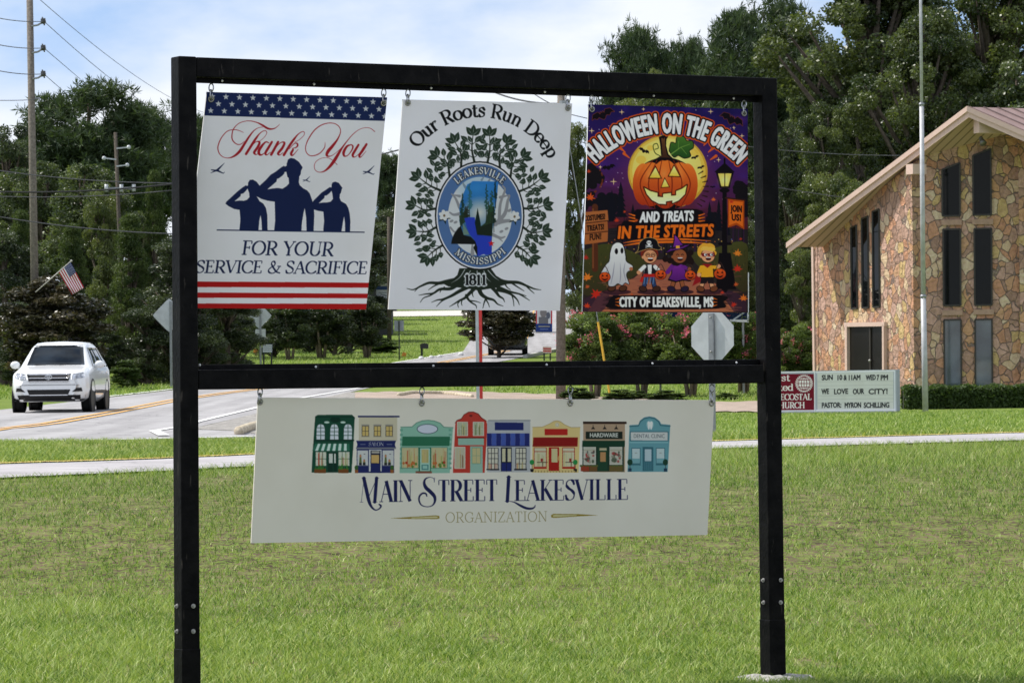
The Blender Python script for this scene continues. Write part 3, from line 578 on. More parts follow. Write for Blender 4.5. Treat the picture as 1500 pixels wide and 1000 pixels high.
def art_halloween():
    a = Art(Q3, 1.5, (40, 30, 70)); a.z = (840, 130, 2.941); R_ = random.Random(11); K = (22, 16, 22); OR = (226, 112, 34)
    a.poly([(30, 40), (770, 40), (770, 330), (30, 330)], [(36, 28, 84), (72, 38, 104)]); a.poly([(30, 329), (770, 329), (770, 640), (30, 640)], [(72, 38, 104), (92, 40, 34)])
    for i in range(70): a.glow(R_.uniform(40, 750), R_.uniform(80, 520), R_.uniform(25, 70), R_.uniform(15, 45), R_.choice([(70, 44, 130), (110, 52, 130), (50, 34, 100)]), .5)
    for i in range(60): x, y = R_.uniform(50, 745), R_.uniform(85, 480); a.ell(x, y, 2, 2, (220, 205, 225), .8, n=8)
    for x, y, r in ((207, 100, 12), (78, 178, 13), (590, 98, 12), (725, 200, 11), (172, 392, 15), (624, 300, 11), (655, 120, 8), (115, 330, 8), (300, 88, 7), (690, 165, 7)):
        a.stroke([(x - r, y), (x, y), (x + r, y)], [1, 4, 1], (250, 205, 150)); a.stroke([(x, y - r), (x, y), (x, y + r)], [1, 4, 1], (250, 205, 150))
    a.glow(405, 350, 260, 250, (190, 90, 90), .75); a.ell(405, 352, 172, 158, (206, 158, 60)); a.ell(404, 350, 164, 150, (224, 188, 82)); a.ell(402, 346, 150, 136, (238, 210, 110)); a.glow(420, 300, 150, 140, (252, 238, 160), .8)
    for x, y, r in ((290, 300, 22), (330, 250, 15), (520, 270, 18), (280, 380, 16), (540, 400, 20)): a.ell(x, y, r, r * .8, (224, 184, 70), .6)
    for x, y in ((215, 235), (222, 268), (240, 292), (560, 240), (580, 268), (588, 300)):
        d = np.array([x - 400, y - 420]); d = d / np.hypot(*d); p = np.array([x, y]); a.stroke([p, p + d * 30], [4, 13], (214, 96, 40))
    for k in range(8): an = rad(-30 + k * 9); p = np.array([400 + 158 * math.cos(an), 420 + 120 * math.sin(an)]); a.stroke([p, p + 22 * np.array([math.cos(an), math.sin(an)])], [3, 6], (50, 30, 20))
    # trees, park, path
    def bush(x, y, r, c, e=None):
        for i in range(26):
            an = R_.uniform(0, 6.28); q = R_.uniform(0, r); a.ell(x + q * math.cos(an) * .8, y + q * math.sin(an), r * .3, r * .28, c)
        if e:
            for i in range(14): an = R_.uniform(-1.2, 1.2); a.ell(x + r * .98 * math.cos(an) * .9, y + r * .98 * math.sin(an), 4, 5, e, .8, n=8)
    def fir(x, y0, y1, w_, c):
        for i in range(6): t = i / 6; yy = y0 + (y1 - y0) * t; a.poly([(x, yy - 14), (x - w_ * (.3 + .7 * t), yy + (y1 - y0) / 5), (x + w_ * (.3 + .7 * t), yy + (y1 - y0) / 5)], c)
    a.poly([(30, 640), (100, 600), (300, 575), (500, 575), (770, 600), (770, 990), (30, 990)], [(46, 40, 44), (58, 46, 42)])
    bush(70, 380, 62, (30, 24, 30), (120, 58, 34)); bush(55, 470, 50, (30, 24, 30)); bush(145, 490, 62, (26, 24, 34)); bush(730, 430, 52, (30, 24, 30), (120, 58, 34)); bush(740, 520, 50, (32, 24, 34)); bush(600, 560, 36, (26, 24, 34))
    for x, y0, y1, w_ in ((203, 405, 540, 34), (165, 440, 560, 30), (255, 500, 600, 24), (585, 490, 610, 26), (625, 480, 600, 24), (660, 530, 620, 20)): fir(x, y0, y1, w_, (24, 24, 36))
    for i in range(40): x = R_.uniform(180, 740); a.stroke([(x, R_.uniform(540, 600)), (x, R_.uniform(660, 730))], [3, 6], R_.choice([(30, 24, 34), (62, 36, 66), (44, 30, 50)]))
    for i in range(60): a.ell(R_.uniform(150, 740), R_.uniform(640, 720), 2.6, 2.6, R_.choice([(240, 190, 90), (220, 120, 60), (120, 130, 200)]), .8, n=8)
    a.poly([(40, 690), (150, 660), (300, 720), (300, 770), (180, 850), (40, 880)], [(74, 76, 40), (66, 58, 38)], smooth=5); a.poly([(500, 700), (600, 680), (745, 660), (745, 870), (640, 800), (540, 760)], [(80, 80, 42), (66, 58, 38)], smooth=5)
    for i in range(240):
        x, y = R_.uniform(40, 745), R_.uniform(680, 850)
        if x < 290 - (y - 690) * .5 or x > 520 + (y - 690) * .9: a.stroke([(x, y), (x + R_.uniform(-5, 5), y - R_.uniform(6, 16))], [3, 1], R_.choice([(96, 92, 48), (60, 62, 36), (110, 80, 44), (48, 46, 34)]))
    a.poly([(352, 730), (420, 730), (520, 790), (640, 850), (700, 960), (60, 960), (110, 880), (260, 810)], [(150, 92, 78), (182, 110, 78)])
    a.poly([(40, 905), (120, 870), (200, 880), (120, 960), (40, 960)], (70, 44, 60), .8); a.poly([(745, 900), (690, 870), (620, 860), (690, 960), (745, 960)], (70, 44, 60), .8)
    for i in range(120):
        y = R_.uniform(770, 955); x = R_.uniform(90, 700); a.stroke([(x, y), (x + R_.uniform(14, 40), y + R_.uniform(-3, 3))], R_.uniform(1.5, 4), R_.choice([(128, 76, 68), (196, 124, 88), (110, 66, 62)]), .7)
    # lamp post
    a.stroke([(650, 420), (650, 862)], [18, 26], K); a.poly([(612, 352), (690, 352), (672, 420), (630, 420)], K); a.poly([(622, 358), (680, 358), (666, 412), (636, 412)], (244, 206, 98)); a.glow(650, 386, 40, 40, (255, 240, 170), .8)
    a.poly([(606, 352), (650, 312), (694, 352)], K); a.stroke([(650, 316), (650, 296)], 8, K); a.stroke([(651, 358), (651, 412)], 4, K); a.ell(650, 430, 22, 10, K); a.stroke([(628, 660), (676, 660)], 12, K); a.poly([(626, 700), (676, 700), (700, 860), (612, 860)], K)
    # banner on the lamp post
    a.stroke([(655, 462), (738, 472)], 7, (60, 34, 26)); a.poly([(664, 466), (735, 474), (735, 598), (702, 578), (664, 590)], (176, 78, 22)); a.poly([(670, 474), (729, 480), (729, 586), (702, 568), (670, 580)], (222, 110, 36))
    a.sans('JOIN', lambda W: line_fn(677, 520, 724, 523, 26, W), K, 3, sp=1.1); a.sans('US!', lambda W: line_fn(682, 558, 720, 560, 26, W), K, 3, sp=1.1)
    # wooden sign
    a.stroke([(92, 500), (92, 770)], 26, (92, 52, 34)); a.stroke([(84, 510), (84, 765)], 6, (130, 78, 48))
    a.poly([(40, 524), (146, 514), (150, 560), (40, 572)], (176, 106, 62)); a.poly([(42, 574), (146, 562), (148, 604), (42, 618)], (166, 98, 56)); a.poly([(40, 620), (148, 606), (146, 650), (42, 664)], (172, 102, 58))
    for y in (571, 617): a.stroke([(40, y + 1), (148, y - 11)], 4, (76, 42, 28))
    a.sans('COSTUMES!', lambda W: line_fn(47, 562, 135, 553, 23, W), (40, 24, 18), 2.4, sp=1.12); a.sans('TREATS!', lambda W: line_fn(58, 605, 130, 597, 23, W), (40, 24, 18), 2.4, sp=1.12); a.sans('FUN!', lambda W: line_fn(70, 645, 118, 639, 25, W), (40, 24, 18), 2.4, sp=1.12)
    bat(a, 125, 112, 1.0, -.35, (140, 70, 40)); bat(a, 680, 132, 1.05, .42, (140, 70, 40)); bat(a, 150, 332, .6, -.2); bat(a, 302, 262, .5, .45); bat(a, 522, 290, .36, -.3); bat(a, 548, 332, .34, -.3); bat(a, 598, 415, .25, 0)
    # pumpkin
    a.ell(394, 402, 138, 112, K)
    for x, rx in ((300, 46), (488, 46), (332, 60), (458, 60), (394, 66)): a.ell(x, 404, rx, 104 - abs(x - 394) * .16, [(234, 124, 50), (170, 58, 28)]); a.glow(x - 6, 360, rx * .6, 60, (248, 158, 84), .65)
    for x in (286, 322, 364, 424, 466, 502): a.stroke([(394 + (x - 394) * .5, 302), (x, 400), (394 + (x - 394) * .62, 505)], [3, 5, 3], (130, 44, 24), smooth=6)
    for p in ([(326, 376), (352, 332), (374, 376)], [(410, 368), (432, 326), (456, 370)], [(378, 416), (392, 380), (410, 414)]):
        c = np.mean(p, 0); a.poly([c + (np.array(q) - c) * 1.3 for q in p], (86, 34, 18)); a.poly(p, [(255, 240, 160), (246, 190, 66)])
    M = [(302, 416), (330, 432), (362, 440), (362, 456), (384, 458), (384, 444), (420, 440), (420, 452), (440, 450), (440, 432), (466, 422), (488, 406), (480, 446), (452, 474), (424, 486), (424, 474), (398, 478), (398, 490), (366, 488), (336, 472), (314, 446)]
    a.stroke(M + [M[0]], 8, (86, 34, 18)); a.poly(M, [(252, 226, 110), (255, 246, 200)]); a.stroke(M + [M[0]], 2.5, (70, 26, 16))
    a.poly([(352, 296), (376, 282), (372, 236), (366, 204), (384, 196), (400, 202), (398, 240), (408, 276), (430, 296), (392, 304)], K); a.poly([(362, 290), (382, 280), (380, 236), (376, 210), (392, 206), (394, 244), (402, 280), (418, 292)], [(112, 76, 46), (70, 44, 32)])
    a.stroke([(398, 212), (404, 200), (392, 196), (386, 210)], 5, K, smooth=5); a.stroke([(372, 284), (350, 270), (342, 240), (358, 232), (364, 250), (350, 256)], 4, (62, 84, 36), smooth=6)
    lf = [(412, 262), (420, 228), (440, 232), (446, 204), (474, 204), (486, 222), (510, 222), (514, 248), (496, 262), (502, 284), (476, 292), (450, 280), (432, 288)]
    a.stroke(lf + [lf[0]], 7, K, smooth=3); a.poly(lf, [(82, 122, 50), (44, 80, 38)], smooth=3); a.stroke([(420, 276), (460, 248), (500, 234)], [5, 3, 2], (120, 156, 74)); a.stroke([(450, 254), (452, 222)], 2, (120, 156, 74)); a.stroke([(462, 248), (486, 276)], 2, (120, 156, 74))
    # lettering
    def brush(x0, x1, y, h, c, n=60):
        a.poly([(x0 + 30, y - h), (x1 - 30, y - h), (x1 - 10, y), (x1 - 40, y + h), (x0 + 40, y + h), (x0 + 10, y)], c, smooth=4)
        for i in range(n): yy = y + R_.uniform(-h, h) * .95; a.stroke([(x0 + R_.uniform(-30, 30), yy + 4), ((x0 + x1) / 2, yy), (x1 + R_.uniform(-30, 30), yy - 3)], [1, 6, 1], c)
    brush(240, 560, 545, 34, (24, 16, 24), 26); brush(185, 610, 600, 40, (24, 16, 24), 26)
    for s_, X in ((-1, 262), (1, 540)):
        for k in range(3): a.stroke([(X, 538 + k * 12), (X + s_ * 24, 530 + k * 15)], [7, 3], OR)
    a.sans('AND TREATS', lambda W: line_fn(285, 566, 513, 560, 42, W, .08), (232, 228, 226), 5, [(K, 8)], sp=1.1)
    a.sans('IN THE STREETS', lambda W: line_fn(192, 636, 598, 626, 50, W, .1), OR, 6, [(K, 9)], sp=1.1)
    for y in (652, 664): a.stroke([(215, y + 4), (300, y - 8), (460, y - 12), (590, y - 4)], [2, 9, 8, 2], OR, smooth=5)
    mk = lambda W: arc_fn((98, 310), (398, 186), (706, 316), 78, W)
    a.sans('HALLOWEEN ON THE GREEN', mk, (228, 226, 226), 8, [((206, 88, 34), 15), ((24, 16, 24), 10)], sp=1.14)
    # the four children
    def pail(x, y, r):
        a.stroke([(x - r * .8, y - r * .5), (x, y - r * 1.9), (x + r * .8, y - r * .5)], 3, (70, 50, 46), smooth=6); a.ell(x, y, r, r * .9, K); a.ell(x, y, r - 2, r * .9 - 2, [(226, 98, 40), (184, 66, 30)])
        for d in (-.4, .4): a.stroke([(x + d * r, y - r * .8), (x + d * 1.3 * r, y), (x + d * r, y + r * .8)], 2, (150, 50, 24), smooth=4)
        for d in (-.35, .35): a.poly([(x + d * r - r * .2, y - r * .1), (x + d * r, y - r * .45), (x + d * r + r * .2, y - r * .1)], K)
        a.poly([(x - r * .55, y + r * .2), (x, y + r * .38), (x + r * .55, y + r * .2), (x + r * .2, y + r * .62), (x - r * .2, y + r * .62)], K)
    def shoe(x, y, c, s_=1): a.ell(x + 4 * s_, y + 1, 19, 14, K, rot=-18 * s_); a.ell(x + 4 * s_, y, 16, 11, c, rot=-18 * s_)
    for x in (185, 335, 455, 590): a.ell(x, 872, 62, 12, (60, 34, 44), .85)
    G0 = [(158, 700), (168, 668), (190, 655), (212, 668), (222, 712), (226, 738), (252, 756), (250, 772), (232, 782), (226, 800), (238, 836), (222, 830), (208, 842), (190, 834), (172, 846), (150, 842), (152, 806), (142, 800), (122, 806), (118, 790), (140, 752), (154, 736)]
    shoe(160, 856, (92, 56, 40)); shoe(208, 856, (92, 56, 40)); a.stroke(G0 + [G0[0]], 5, K, smooth=4); a.poly(G0, [(232, 230, 226), (190, 186, 190)], smooth=4)
    for p in ([(176, 740), (170, 790), (160, 836)], [(200, 742), (202, 800), (198, 832)], [(222, 740), (216, 780), (224, 822)], [(150, 760), (138, 790)]): a.stroke(p, [1, 4, 2][:len(p)], (150, 146, 160), smooth=4)
    a.ell(184, 693, 7, 13, K); a.ell(208, 690, 6, 13, K); a.ell(247, 770, 8, 8, (176, 110, 76)); pail(134, 806, 25)
    SK = [(214, 150, 110), (150, 88, 58), (222, 160, 118)]
    def legs(x, c1, c2):
        a.stroke([(x - 12, 806), (x - 24, 850)], 20, K); a.stroke([(x + 12, 806), (x + 22, 850)], 20, K); a.stroke([(x - 12, 806), (x - 24, 846)], 16, c1); a.stroke([(x + 12, 806), (x + 22, 846)], 16, c1); shoe(x - 24, 858, c2, -1); shoe(x + 26, 858, c2)
    def head(x, y, r, sk):
        a.ell(x, y, r + 2, r + 2, K); a.ell(x, y, r, r, sk); a.ell(x - r, y + 3, 6, 7, sk); a.glow(x + 8, y + 8, 12, 9, (226, 110, 84), .5)
        a.ell(x + 2, y + 13, 12, 8, (70, 22, 22)); a.rect(x - 8, y + 6, x + 12, y + 10, (236, 232, 226)); a.ell(x + 4, y + 2, 4, 3, (190, 110, 80))
        for d in (-9, 12): a.stroke([(x + d - 5, y - 5), (x + d, y - 9), (x + d + 5, y - 5)], 2.6, K, smooth=4)
    # pirate
    legs(326, (54, 70, 104), (74, 46, 36)); a.poly([(300, 752), (352, 752), (358, 806), (294, 806)], K); a.poly([(304, 752), (350, 752), (352, 802), (300, 802)], (226, 222, 218)); a.poly([(304, 752), (318, 752), (322, 802), (302, 802)], (40, 36, 42)); a.poly([(336, 752), (350, 752), (354, 802), (334, 802)], (40, 36, 42)); a.rect(300, 792, 354, 806, (180, 44, 40))
    for k in range(4): a.stroke([(306 + k * 13, 808), (302 + k * 13, 836)], 3, (110, 140, 180))
    a.stroke([(304, 760), (286, 778)], 16, (226, 222, 218)); a.ell(280, 786, 9, 9, SK[0]); a.stroke([(350, 760), (366, 778)], 16, (226, 222, 218)); a.poly([(290, 806), (302, 800), (296, 830), (284, 826)], (180, 44, 40))
    a.ell(326, 704, 38, 34, (124, 48, 34)); head(328, 716, 29, SK[0])
    for d in (-9, 14): a.ell(328 + d, 709, 10, 9, (60, 40, 30)); a.ell(328 + d, 709, 7.6, 6.8, SK[0]); a.stroke([(323 + d, 710), (328 + d, 706), (333 + d, 710)], 2.4, K)
    hat = [(266, 700), (278, 688), (284, 658), (304, 638), (330, 634), (356, 644), (366, 670), (376, 676), (366, 686), (330, 680), (296, 688)]
    a.stroke(hat + [hat[0]], 4, (196, 160, 96), smooth=3); a.poly(hat, (26, 24, 30), smooth=3); a.ell(324, 655, 10, 9, (226, 224, 222)); a.rect(319, 660, 329, 668, (226, 224, 222)); a.ell(320, 655, 2.6, 3, K); a.ell(328, 655, 2.6, 3, K); a.stroke([(310, 667), (338, 676)], 3, (226, 224, 222)); a.stroke([(338, 667), (310, 676)], 3, (226, 224, 222)); pail(374, 796, 25)
    # witch
    legs(448, SK[1], (50, 36, 60)); a.poly([(420, 748), (474, 748), (488, 790), (506, 826), (470, 822), (440, 830), (404, 820), (420, 790)], K); a.poly([(424, 750), (470, 750), (484, 792), (498, 820), (470, 816), (440, 824), (410, 814), (424, 790)], [(130, 52, 150), (88, 34, 108)])
    a.stroke([(424, 758), (404, 784)], 18, (110, 44, 130)); a.stroke([(470, 758), (492, 772)], 16, (110, 44, 130)); a.ell(498, 770, 8, 8, SK[1])
    for i in range(30): a.ell(450 + R_.uniform(-56, 56), 715 + R_.uniform(-26, 30), 13, 13, (40, 24, 24))
    head(456, 714, 30, SK[1]); a.poly([(384, 706), (410, 682), (424, 672), (430, 644), (430, 616), (444, 624), (462, 650), (474, 664), (508, 660), (506, 670), (470, 682), (420, 694)], K); a.poly([(394, 700), (414, 684), (428, 674), (434, 646), (434, 622), (446, 632), (462, 656), (474, 668), (500, 664), (468, 680), (420, 690)], [(140, 60, 160), (86, 38, 110)]); a.stroke([(424, 680), (472, 668)], 8, (46, 26, 50)); a.rect(440, 668, 456, 680, (226, 160, 60)); pail(502, 798, 25)
    # child in mask and cape
    a.poly([(548, 752), (530, 790), (510, 846), (560, 820), (566, 760)], (150, 34, 40)); legs(574, SK[2], (120, 70, 46)); a.poly([(548, 806), (602, 806), (604, 836), (578, 834), (576, 822), (572, 834), (546, 836)], (40, 30, 34))
    a.poly([(546, 752), (602, 752), (606, 810), (544, 810)], K); a.poly([(550, 754), (598, 754), (602, 806), (548, 806)], (228, 164, 44)); a.stroke([(550, 762), (540, 786)], 16, (228, 164, 44)); a.ell(540, 796, 9, 9, SK[2]); a.stroke([(598, 762), (620, 764)], 15, (228, 164, 44)); a.ell(624, 758, 9, 9, SK[2]); a.poly([(552, 748), (598, 748), (576, 766)], (150, 34, 40))
    for i in range(22): an = R_.uniform(2.6, 6.8); a.ell(574 + 29 * math.cos(an), 694 + 28 * math.sin(an), 13, 11, (224, 164, 60))
    head(578, 712, 29, SK[2]); a.poly([(550, 700), (578, 703), (608, 698), (606, 716), (588, 716), (578, 710), (566, 718), (552, 714)], (126, 30, 34))
    for d in (-12, 14): a.ell(580 + d, 708, 7, 6, (236, 230, 224)); a.ell(582 + d, 708, 3.4, 3.8, K)
    for i in range(10): a.ell(556 + i * 5, 682 + R_.uniform(-4, 4), 9, 8, (236, 184, 84))
    pail(630, 792, 27)
    # leaves, caption
    for x, y, r, c in ((72, 462, 26, (214, 90, 40)), (60, 810, 28, (224, 124, 46)), (98, 884, 32, (196, 50, 36)), (58, 936, 20, (206, 70, 40)), (52, 722, 18, (180, 50, 40)), (706, 704, 24, (222, 130, 50)), (706, 772, 26, (196, 54, 40)), (732, 902, 24, (222, 116, 46)), (690, 930, 18, (190, 54, 40)), (640, 876, 13, (190, 64, 44)), (165, 930, 15, (190, 60, 40)), (60, 850, 14, (190, 90, 50)), (185, 560, 16, (190, 60, 40)), (700, 840, 15, (200, 92, 50)), (602, 470, 14, (210, 100, 50)), (66, 350, 13, (190, 70, 40)), (270, 560, 12, (200, 90, 40)), (680, 480, 12, (190, 60, 40)), (300, 930, 9, (190, 90, 50)), (250, 885, 10, (200, 96, 56)), (220, 522, 10, (190, 70, 40)), (720, 640, 10, (180, 60, 40))):
        maple(a, x, y, r, c, R_.uniform(-.6, .6))
    brush(140, 655, 917, 30, (26, 18, 22), 50)
    a.sans('CITY OF LEAKESVILLE, MS', lambda W: line_fn(198, 937, 600, 937, 41, W), (230, 227, 222), 5, sp=1.12)
    for s_, X in ((-1, 180), (1, 618)):
        for k in range(3): a.stroke([(X, 905 + k * 12), (X + s_ * -16, 900 + k * 17)], [2, 5], OR)
    a.I = np.clip((a.I - 14) * 1.17, 0, 252); return a

# ---- the long main-street board
Q4 = [(378, 582), (1046, 586), (1036, 783), (368, 795)]
CREAM = (229, 224, 214)
def art_mainstreet():
    a = Art(Q4, 1.5, CREAM); R_ = random.Random(3)
    def win(x0, y0, x1, y1, fr, gl, nx=2, ny=2, t=3):
        a.rect(x0 - t, y0 - t, x1 + t, y1 + t, fr); a.rect(x0, y0, x1, y1, gl)
        for k in range(1, nx): x = x0 + (x1 - x0) * k / nx; a.stroke([(x, y0), (x, y1)], t * .8, fr)
        for k in range(1, ny): y = y0 + (y1 - y0) * k / ny; a.stroke([(x0, y), (x1, y)], t * .8, fr)
    def display(x0, y0, x1, y1, n=26, cols=((210, 190, 120), (190, 160, 110), (150, 160, 90), (180, 70, 50))):
        for i in range(n):
            x = R_.uniform(x0 + 6, x1 - 6); a.stroke([(x, y0 + R_.uniform(4, (y1 - y0) * .5)), (x, y1 - 4)], R_.uniform(3, 9), R_.choice(cols), .55)
    a.z = (440, 595, 5.769); g = (28, 74, 58); gd = (18, 52, 42); gl = (214, 220, 232)
    a.poly([(128, 84), (152, 70), (442, 70), (466, 92), (452, 360), (438, 558), (98, 558), (108, 370)], g); a.rect(118, 280, 460, 292, gd); a.ell(300, 112, 44, 24, gd); a.stroke([(138, 90), (458, 90)], 7, gd)
    for x in (228, 366): a.ell(x, 134, 22, 9, (196, 220, 212))
    for x in (176, 292, 408): a.poly([(x - 36, 278), (x - 34, 180), (x - 22, 156), (x, 148), (x + 22, 156), (x + 34, 180), (x + 34, 278)], gl); [a.stroke(q, 5, g) for q in ([(x, 148), (x, 278)], [(x - 36, 180), (x + 34, 180)], [(x - 36, 212), (x + 34, 212)], [(x - 36, 244), (x + 34, 244)])]
    for k in range(13): c = (206, 228, 222) if k % 2 else (48, 110, 88); a.poly([(130 + k * 22.3, 314), (152 + k * 22.3, 314), (128 + (k + 1) * 24.4 - 22, 374), (104 + k * 24.4, 374)], c)
    win(134, 384, 222, 500, g, (206, 210, 196), 3, 2, 5); win(328, 384, 420, 500, g, (206, 210, 196), 3, 2, 5); display(134, 384, 222, 500, 8); display(328, 384, 420, 500, 8)
    a.rect(236, 388, 316, 556, gd); a.rect(246, 398, 278, 478, (206, 212, 206)); a.rect(290, 398, 304, 478, (206, 212, 206)); a.stroke([(282, 390), (282, 556)], 4, g)
    for x0, x1 in ((122, 220), (326, 412)):
        a.rect(x0, 524, x1, 562, (120, 74, 40))
        for i in range(22): x = R_.uniform(x0, x1); a.stroke([(x, 528), (x + R_.uniform(-8, 8), R_.uniform(482, 512))], [5, 2], (62, 120, 50))
    n_ = (36, 44, 100); a.rect(500, 90, 826, 290, (204, 196, 174)); a.rect(492, 78, 846, 92, n_)
    for x in (556, 658, 758): win(x - 26, 168, x + 26, 248, (60, 60, 66), (206, 180, 112), 2, 2, 5); a.rect(x - 36, 250, x + 36, 258, (166, 158, 140)); a.rect(x - 34, 152, x + 34, 160, (150, 146, 140))
    a.poly([(478, 288), (816, 288), (806, 322), (816, 350), (478, 350), (488, 322)], n_); a.rect(476, 346, 816, 358, (128, 130, 140)); a.serif('SALON', lambda W: line_fn(584, 332, 712, 332, 30, W), 30, (206, 208, 212), .14, .06); a.rect(512, 316, 556, 324, (96, 104, 140)); a.rect(738, 316, 784, 324, (96, 104, 140))
    a.rect(482, 358, 800, 560, n_)
    for x0, x1 in ((488, 578), (702, 796)):
        a.rect(x0, 370, x1, 498, (204, 206, 208)); a.stroke([(x0, 498), (x1, 498)], 5, (130, 134, 150))
        for x, h in ((x0 + 26, 410), (x0 + 58, 450)): a.stroke([(x, h), (x, 480)], [12, 22], (96, 110, 66)); a.ell(x, h + 8, 9, 11, (190, 130, 100)); a.rect(x - 12, 476, x + 12, 496, (40, 40, 50))
        a.ell(x1 - 30, 402, 8, 4, (120, 120, 130))
    a.rect(586, 364, 694, 548, (206, 208, 212)); a.rect(600, 372, 684, 560, (20, 26, 60)); a.rect(608, 376, 676, 396, (170, 166, 160)); a.rect(606, 408, 672, 478, (206, 172, 110)); a.rect(602, 482, 680, 560, n_)
    for x in (480, 782): a.rect(x - 14, 530, x + 14, 562, (150, 90, 50)); a.ell(x, 516, 16, 20, (60, 96, 50))
    mi = (142, 190, 172); mg = (48, 112, 84)
    a.poly([(846, 562), (856, 174), (952, 172), (990, 138), (1040, 120), (1090, 116), (1140, 122), (1190, 140), (1222, 174), (1300, 178), (1272, 562), (1120, 562), (980, 562)], mi); a.stroke([(856, 174), (952, 172), (990, 138), (1040, 120), (1090, 116), (1140, 122), (1190, 140), (1222, 174), (1300, 178)], 6, (86, 138, 122))
    for k in range(9): a.rect(850, 190 + k * 40, 874, 208 + k * 40, (110, 166, 148)); a.rect(1262, 190 + k * 40, 1286, 208 + k * 40, (110, 166, 148))
    a.ell(1082, 190, 90, 42, (52, 70, 86)); a.ell(1082, 190, 84, 37, (206, 212, 230)); a.poly([(870, 254), (1274, 254), (1268, 334), (866, 334)], mg)
    for x0, x1 in ((866, 1004), (1116, 1248)): win(x0, 348, x1, 518, (92, 140, 124), (196, 190, 150), 1, 1, 6); display(x0, 348, x1, 518, 20); [a.ell(R_.uniform(x0 + 12, x1 - 12), R_.uniform(470, 510), 10, 12, R_.choice([(170, 60, 40), (190, 110, 60), (90, 130, 60)])) for i in range(9)]
    a.rect(1008, 344, 1112, 548, mg); a.rect(1020, 352, 1104, 544, (166, 206, 192)); a.rect(1032, 362, 1092, 476, (190, 176, 128)); display(1032, 362, 1092, 476, 6); a.rect(1032, 490, 1092, 536, (76, 130, 130)); a.rect(1042, 498, 1082, 526, (150, 196, 186)); a.rect(982, 546, 1120, 564, (130, 82, 66))
    a.z = (440, 595, 5.769); rd = (190, 62, 52)
    a.poly([(1298, 560), (1318, 150), (1332, 118), (1370, 104), (1392, 70), (1430, 48), (1470, 46), (1512, 62), (1540, 96), (1580, 122), (1590, 160), (1566, 560)], rd); a.stroke([(1318, 140), (1332, 118), (1370, 104), (1392, 70), (1430, 48), (1470, 46), (1512, 62), (1540, 96), (1580, 122)], 7, (120, 38, 34)); a.ell(1450, 78, 14, 10, (120, 38, 34))
    for x0, x1 in ((1338, 1420), (1472, 1556)): win(x0, 134, x1, 244, (214, 212, 204), (180, 184, 160), 2, 2, 5); display(x0, 134, x1, 244, 8, ((40, 44, 40), (90, 110, 60), (210, 190, 120)))
    a.rect(1342, 268, 1560, 326, (150, 186, 172)); a.rect(1334, 260, 1566, 270, (120, 38, 34)); win(1316, 346, 1398, 520, (214, 212, 204), (190, 186, 164), 1, 1, 5); display(1316, 346, 1398, 520, 8, ((120, 70, 50), (200, 180, 130)))
    a.rect(1444, 336, 1550, 560, (150, 186, 172)); win(1462, 350, 1530, 480, (110, 150, 130), (196, 186, 140), 2, 2, 4)
    a.z = (700, 595, 5.0); bl = (34, 44, 110)
    a.rect(76, 102, 392, 480, (182, 184, 190)); a.rect(84, 98, 394, 106, (140, 144, 152)); a.poly([(132, 116), (342, 118), (342, 174), (132, 174)], (36, 44, 104))
    for k in range(9): a.rect(74 + k * 34.6, 196, 74 + (k + 1) * 34.6, 288, (38, 46, 112) if k % 2 == 0 else (70, 90, 170))
    a.rect(72, 286, 386, 292, (30, 36, 80))
    for x0, x1 in ((84, 154), (288, 358)): win(x0, 306, x1, 456, (26, 28, 40), (208, 204, 190), 3, 4, 5); display(x0, 400, x1, 456, 6); a.rect(x0 - 14, 456, x1 + 10, 466, (26, 28, 40))
    a.rect(176, 298, 256, 474, (40, 44, 60)); a.rect(186, 308, 210, 404, (206, 200, 170)); a.rect(226, 308, 250, 404, (206, 200, 170)); a.rect(182, 412, 252, 474, bl); a.stroke([(217, 300), (217, 474)], 4, (22, 24, 40))
    ye = (222, 198, 136); re = (170, 34, 30)
    a.poly([(404, 484), (408, 152), (480, 150), (530, 128), (564, 108), (586, 104), (610, 110), (644, 134), (690, 154), (756, 152), (744, 484)], ye); a.stroke([(408, 152), (480, 150), (530, 128), (564, 108), (586, 104), (610, 110), (644, 134), (690, 154), (756, 152)], 4, (176, 150, 96)); a.ell(588, 134, 16, 16, (214, 206, 180)); a.ell(588, 134, 11, 11, (160, 150, 120)); a.ell(588, 134, 9, 9, (220, 214, 196))
    a.rect(496, 164, 664, 210, (184, 42, 36)); a.poly([(414, 226), (740, 226), (736, 294), (408, 294)], (140, 28, 26))
    for x0, x1 in ((422, 506), (630, 712)): win(x0, 304, x1, 440, re, (208, 204, 176), 1, 1, 5); display(x0, 320, x1, 440, 10, ((220, 206, 150), (180, 170, 120))); a.stroke([(x0, 330), (x1, 330)], 5, re); a.rect(x0 + 46, 380, x0 + 62, 404, (150, 40, 40)); a.stroke([(x0 + 20, 408), (x1 + 10, 408)], 5, (60, 40, 36)); a.stroke([(x0 + 60, 408), (x0 + 60, 438)], 4, (60, 40, 36)); a.rect(x0 - 6, 446, x1 + 6, 456, re)
    a.rect(526, 298, 602, 472, re); a.rect(546, 308, 590, 408, (206, 196, 150)); a.ell(596, 380, 5, 20, (200, 150, 90))
    for x in (404, 720): a.ell(x, 408, 17, 19, (44, 140, 74)); a.stroke([(x, 424), (x, 456)], 4, (70, 50, 40)); a.poly([(x - 14, 456), (x + 14, 456), (x + 10, 480), (x - 10, 480)], (30, 30, 34))
    for k in range(14): a.rect(424 + k * 22, 468, 434 + k * 22, 482, (176, 150, 96))
    a.rect(778, 124, 1082, 480, (176, 150, 126)); a.rect(776, 110, 1094, 128, (56, 40, 36))
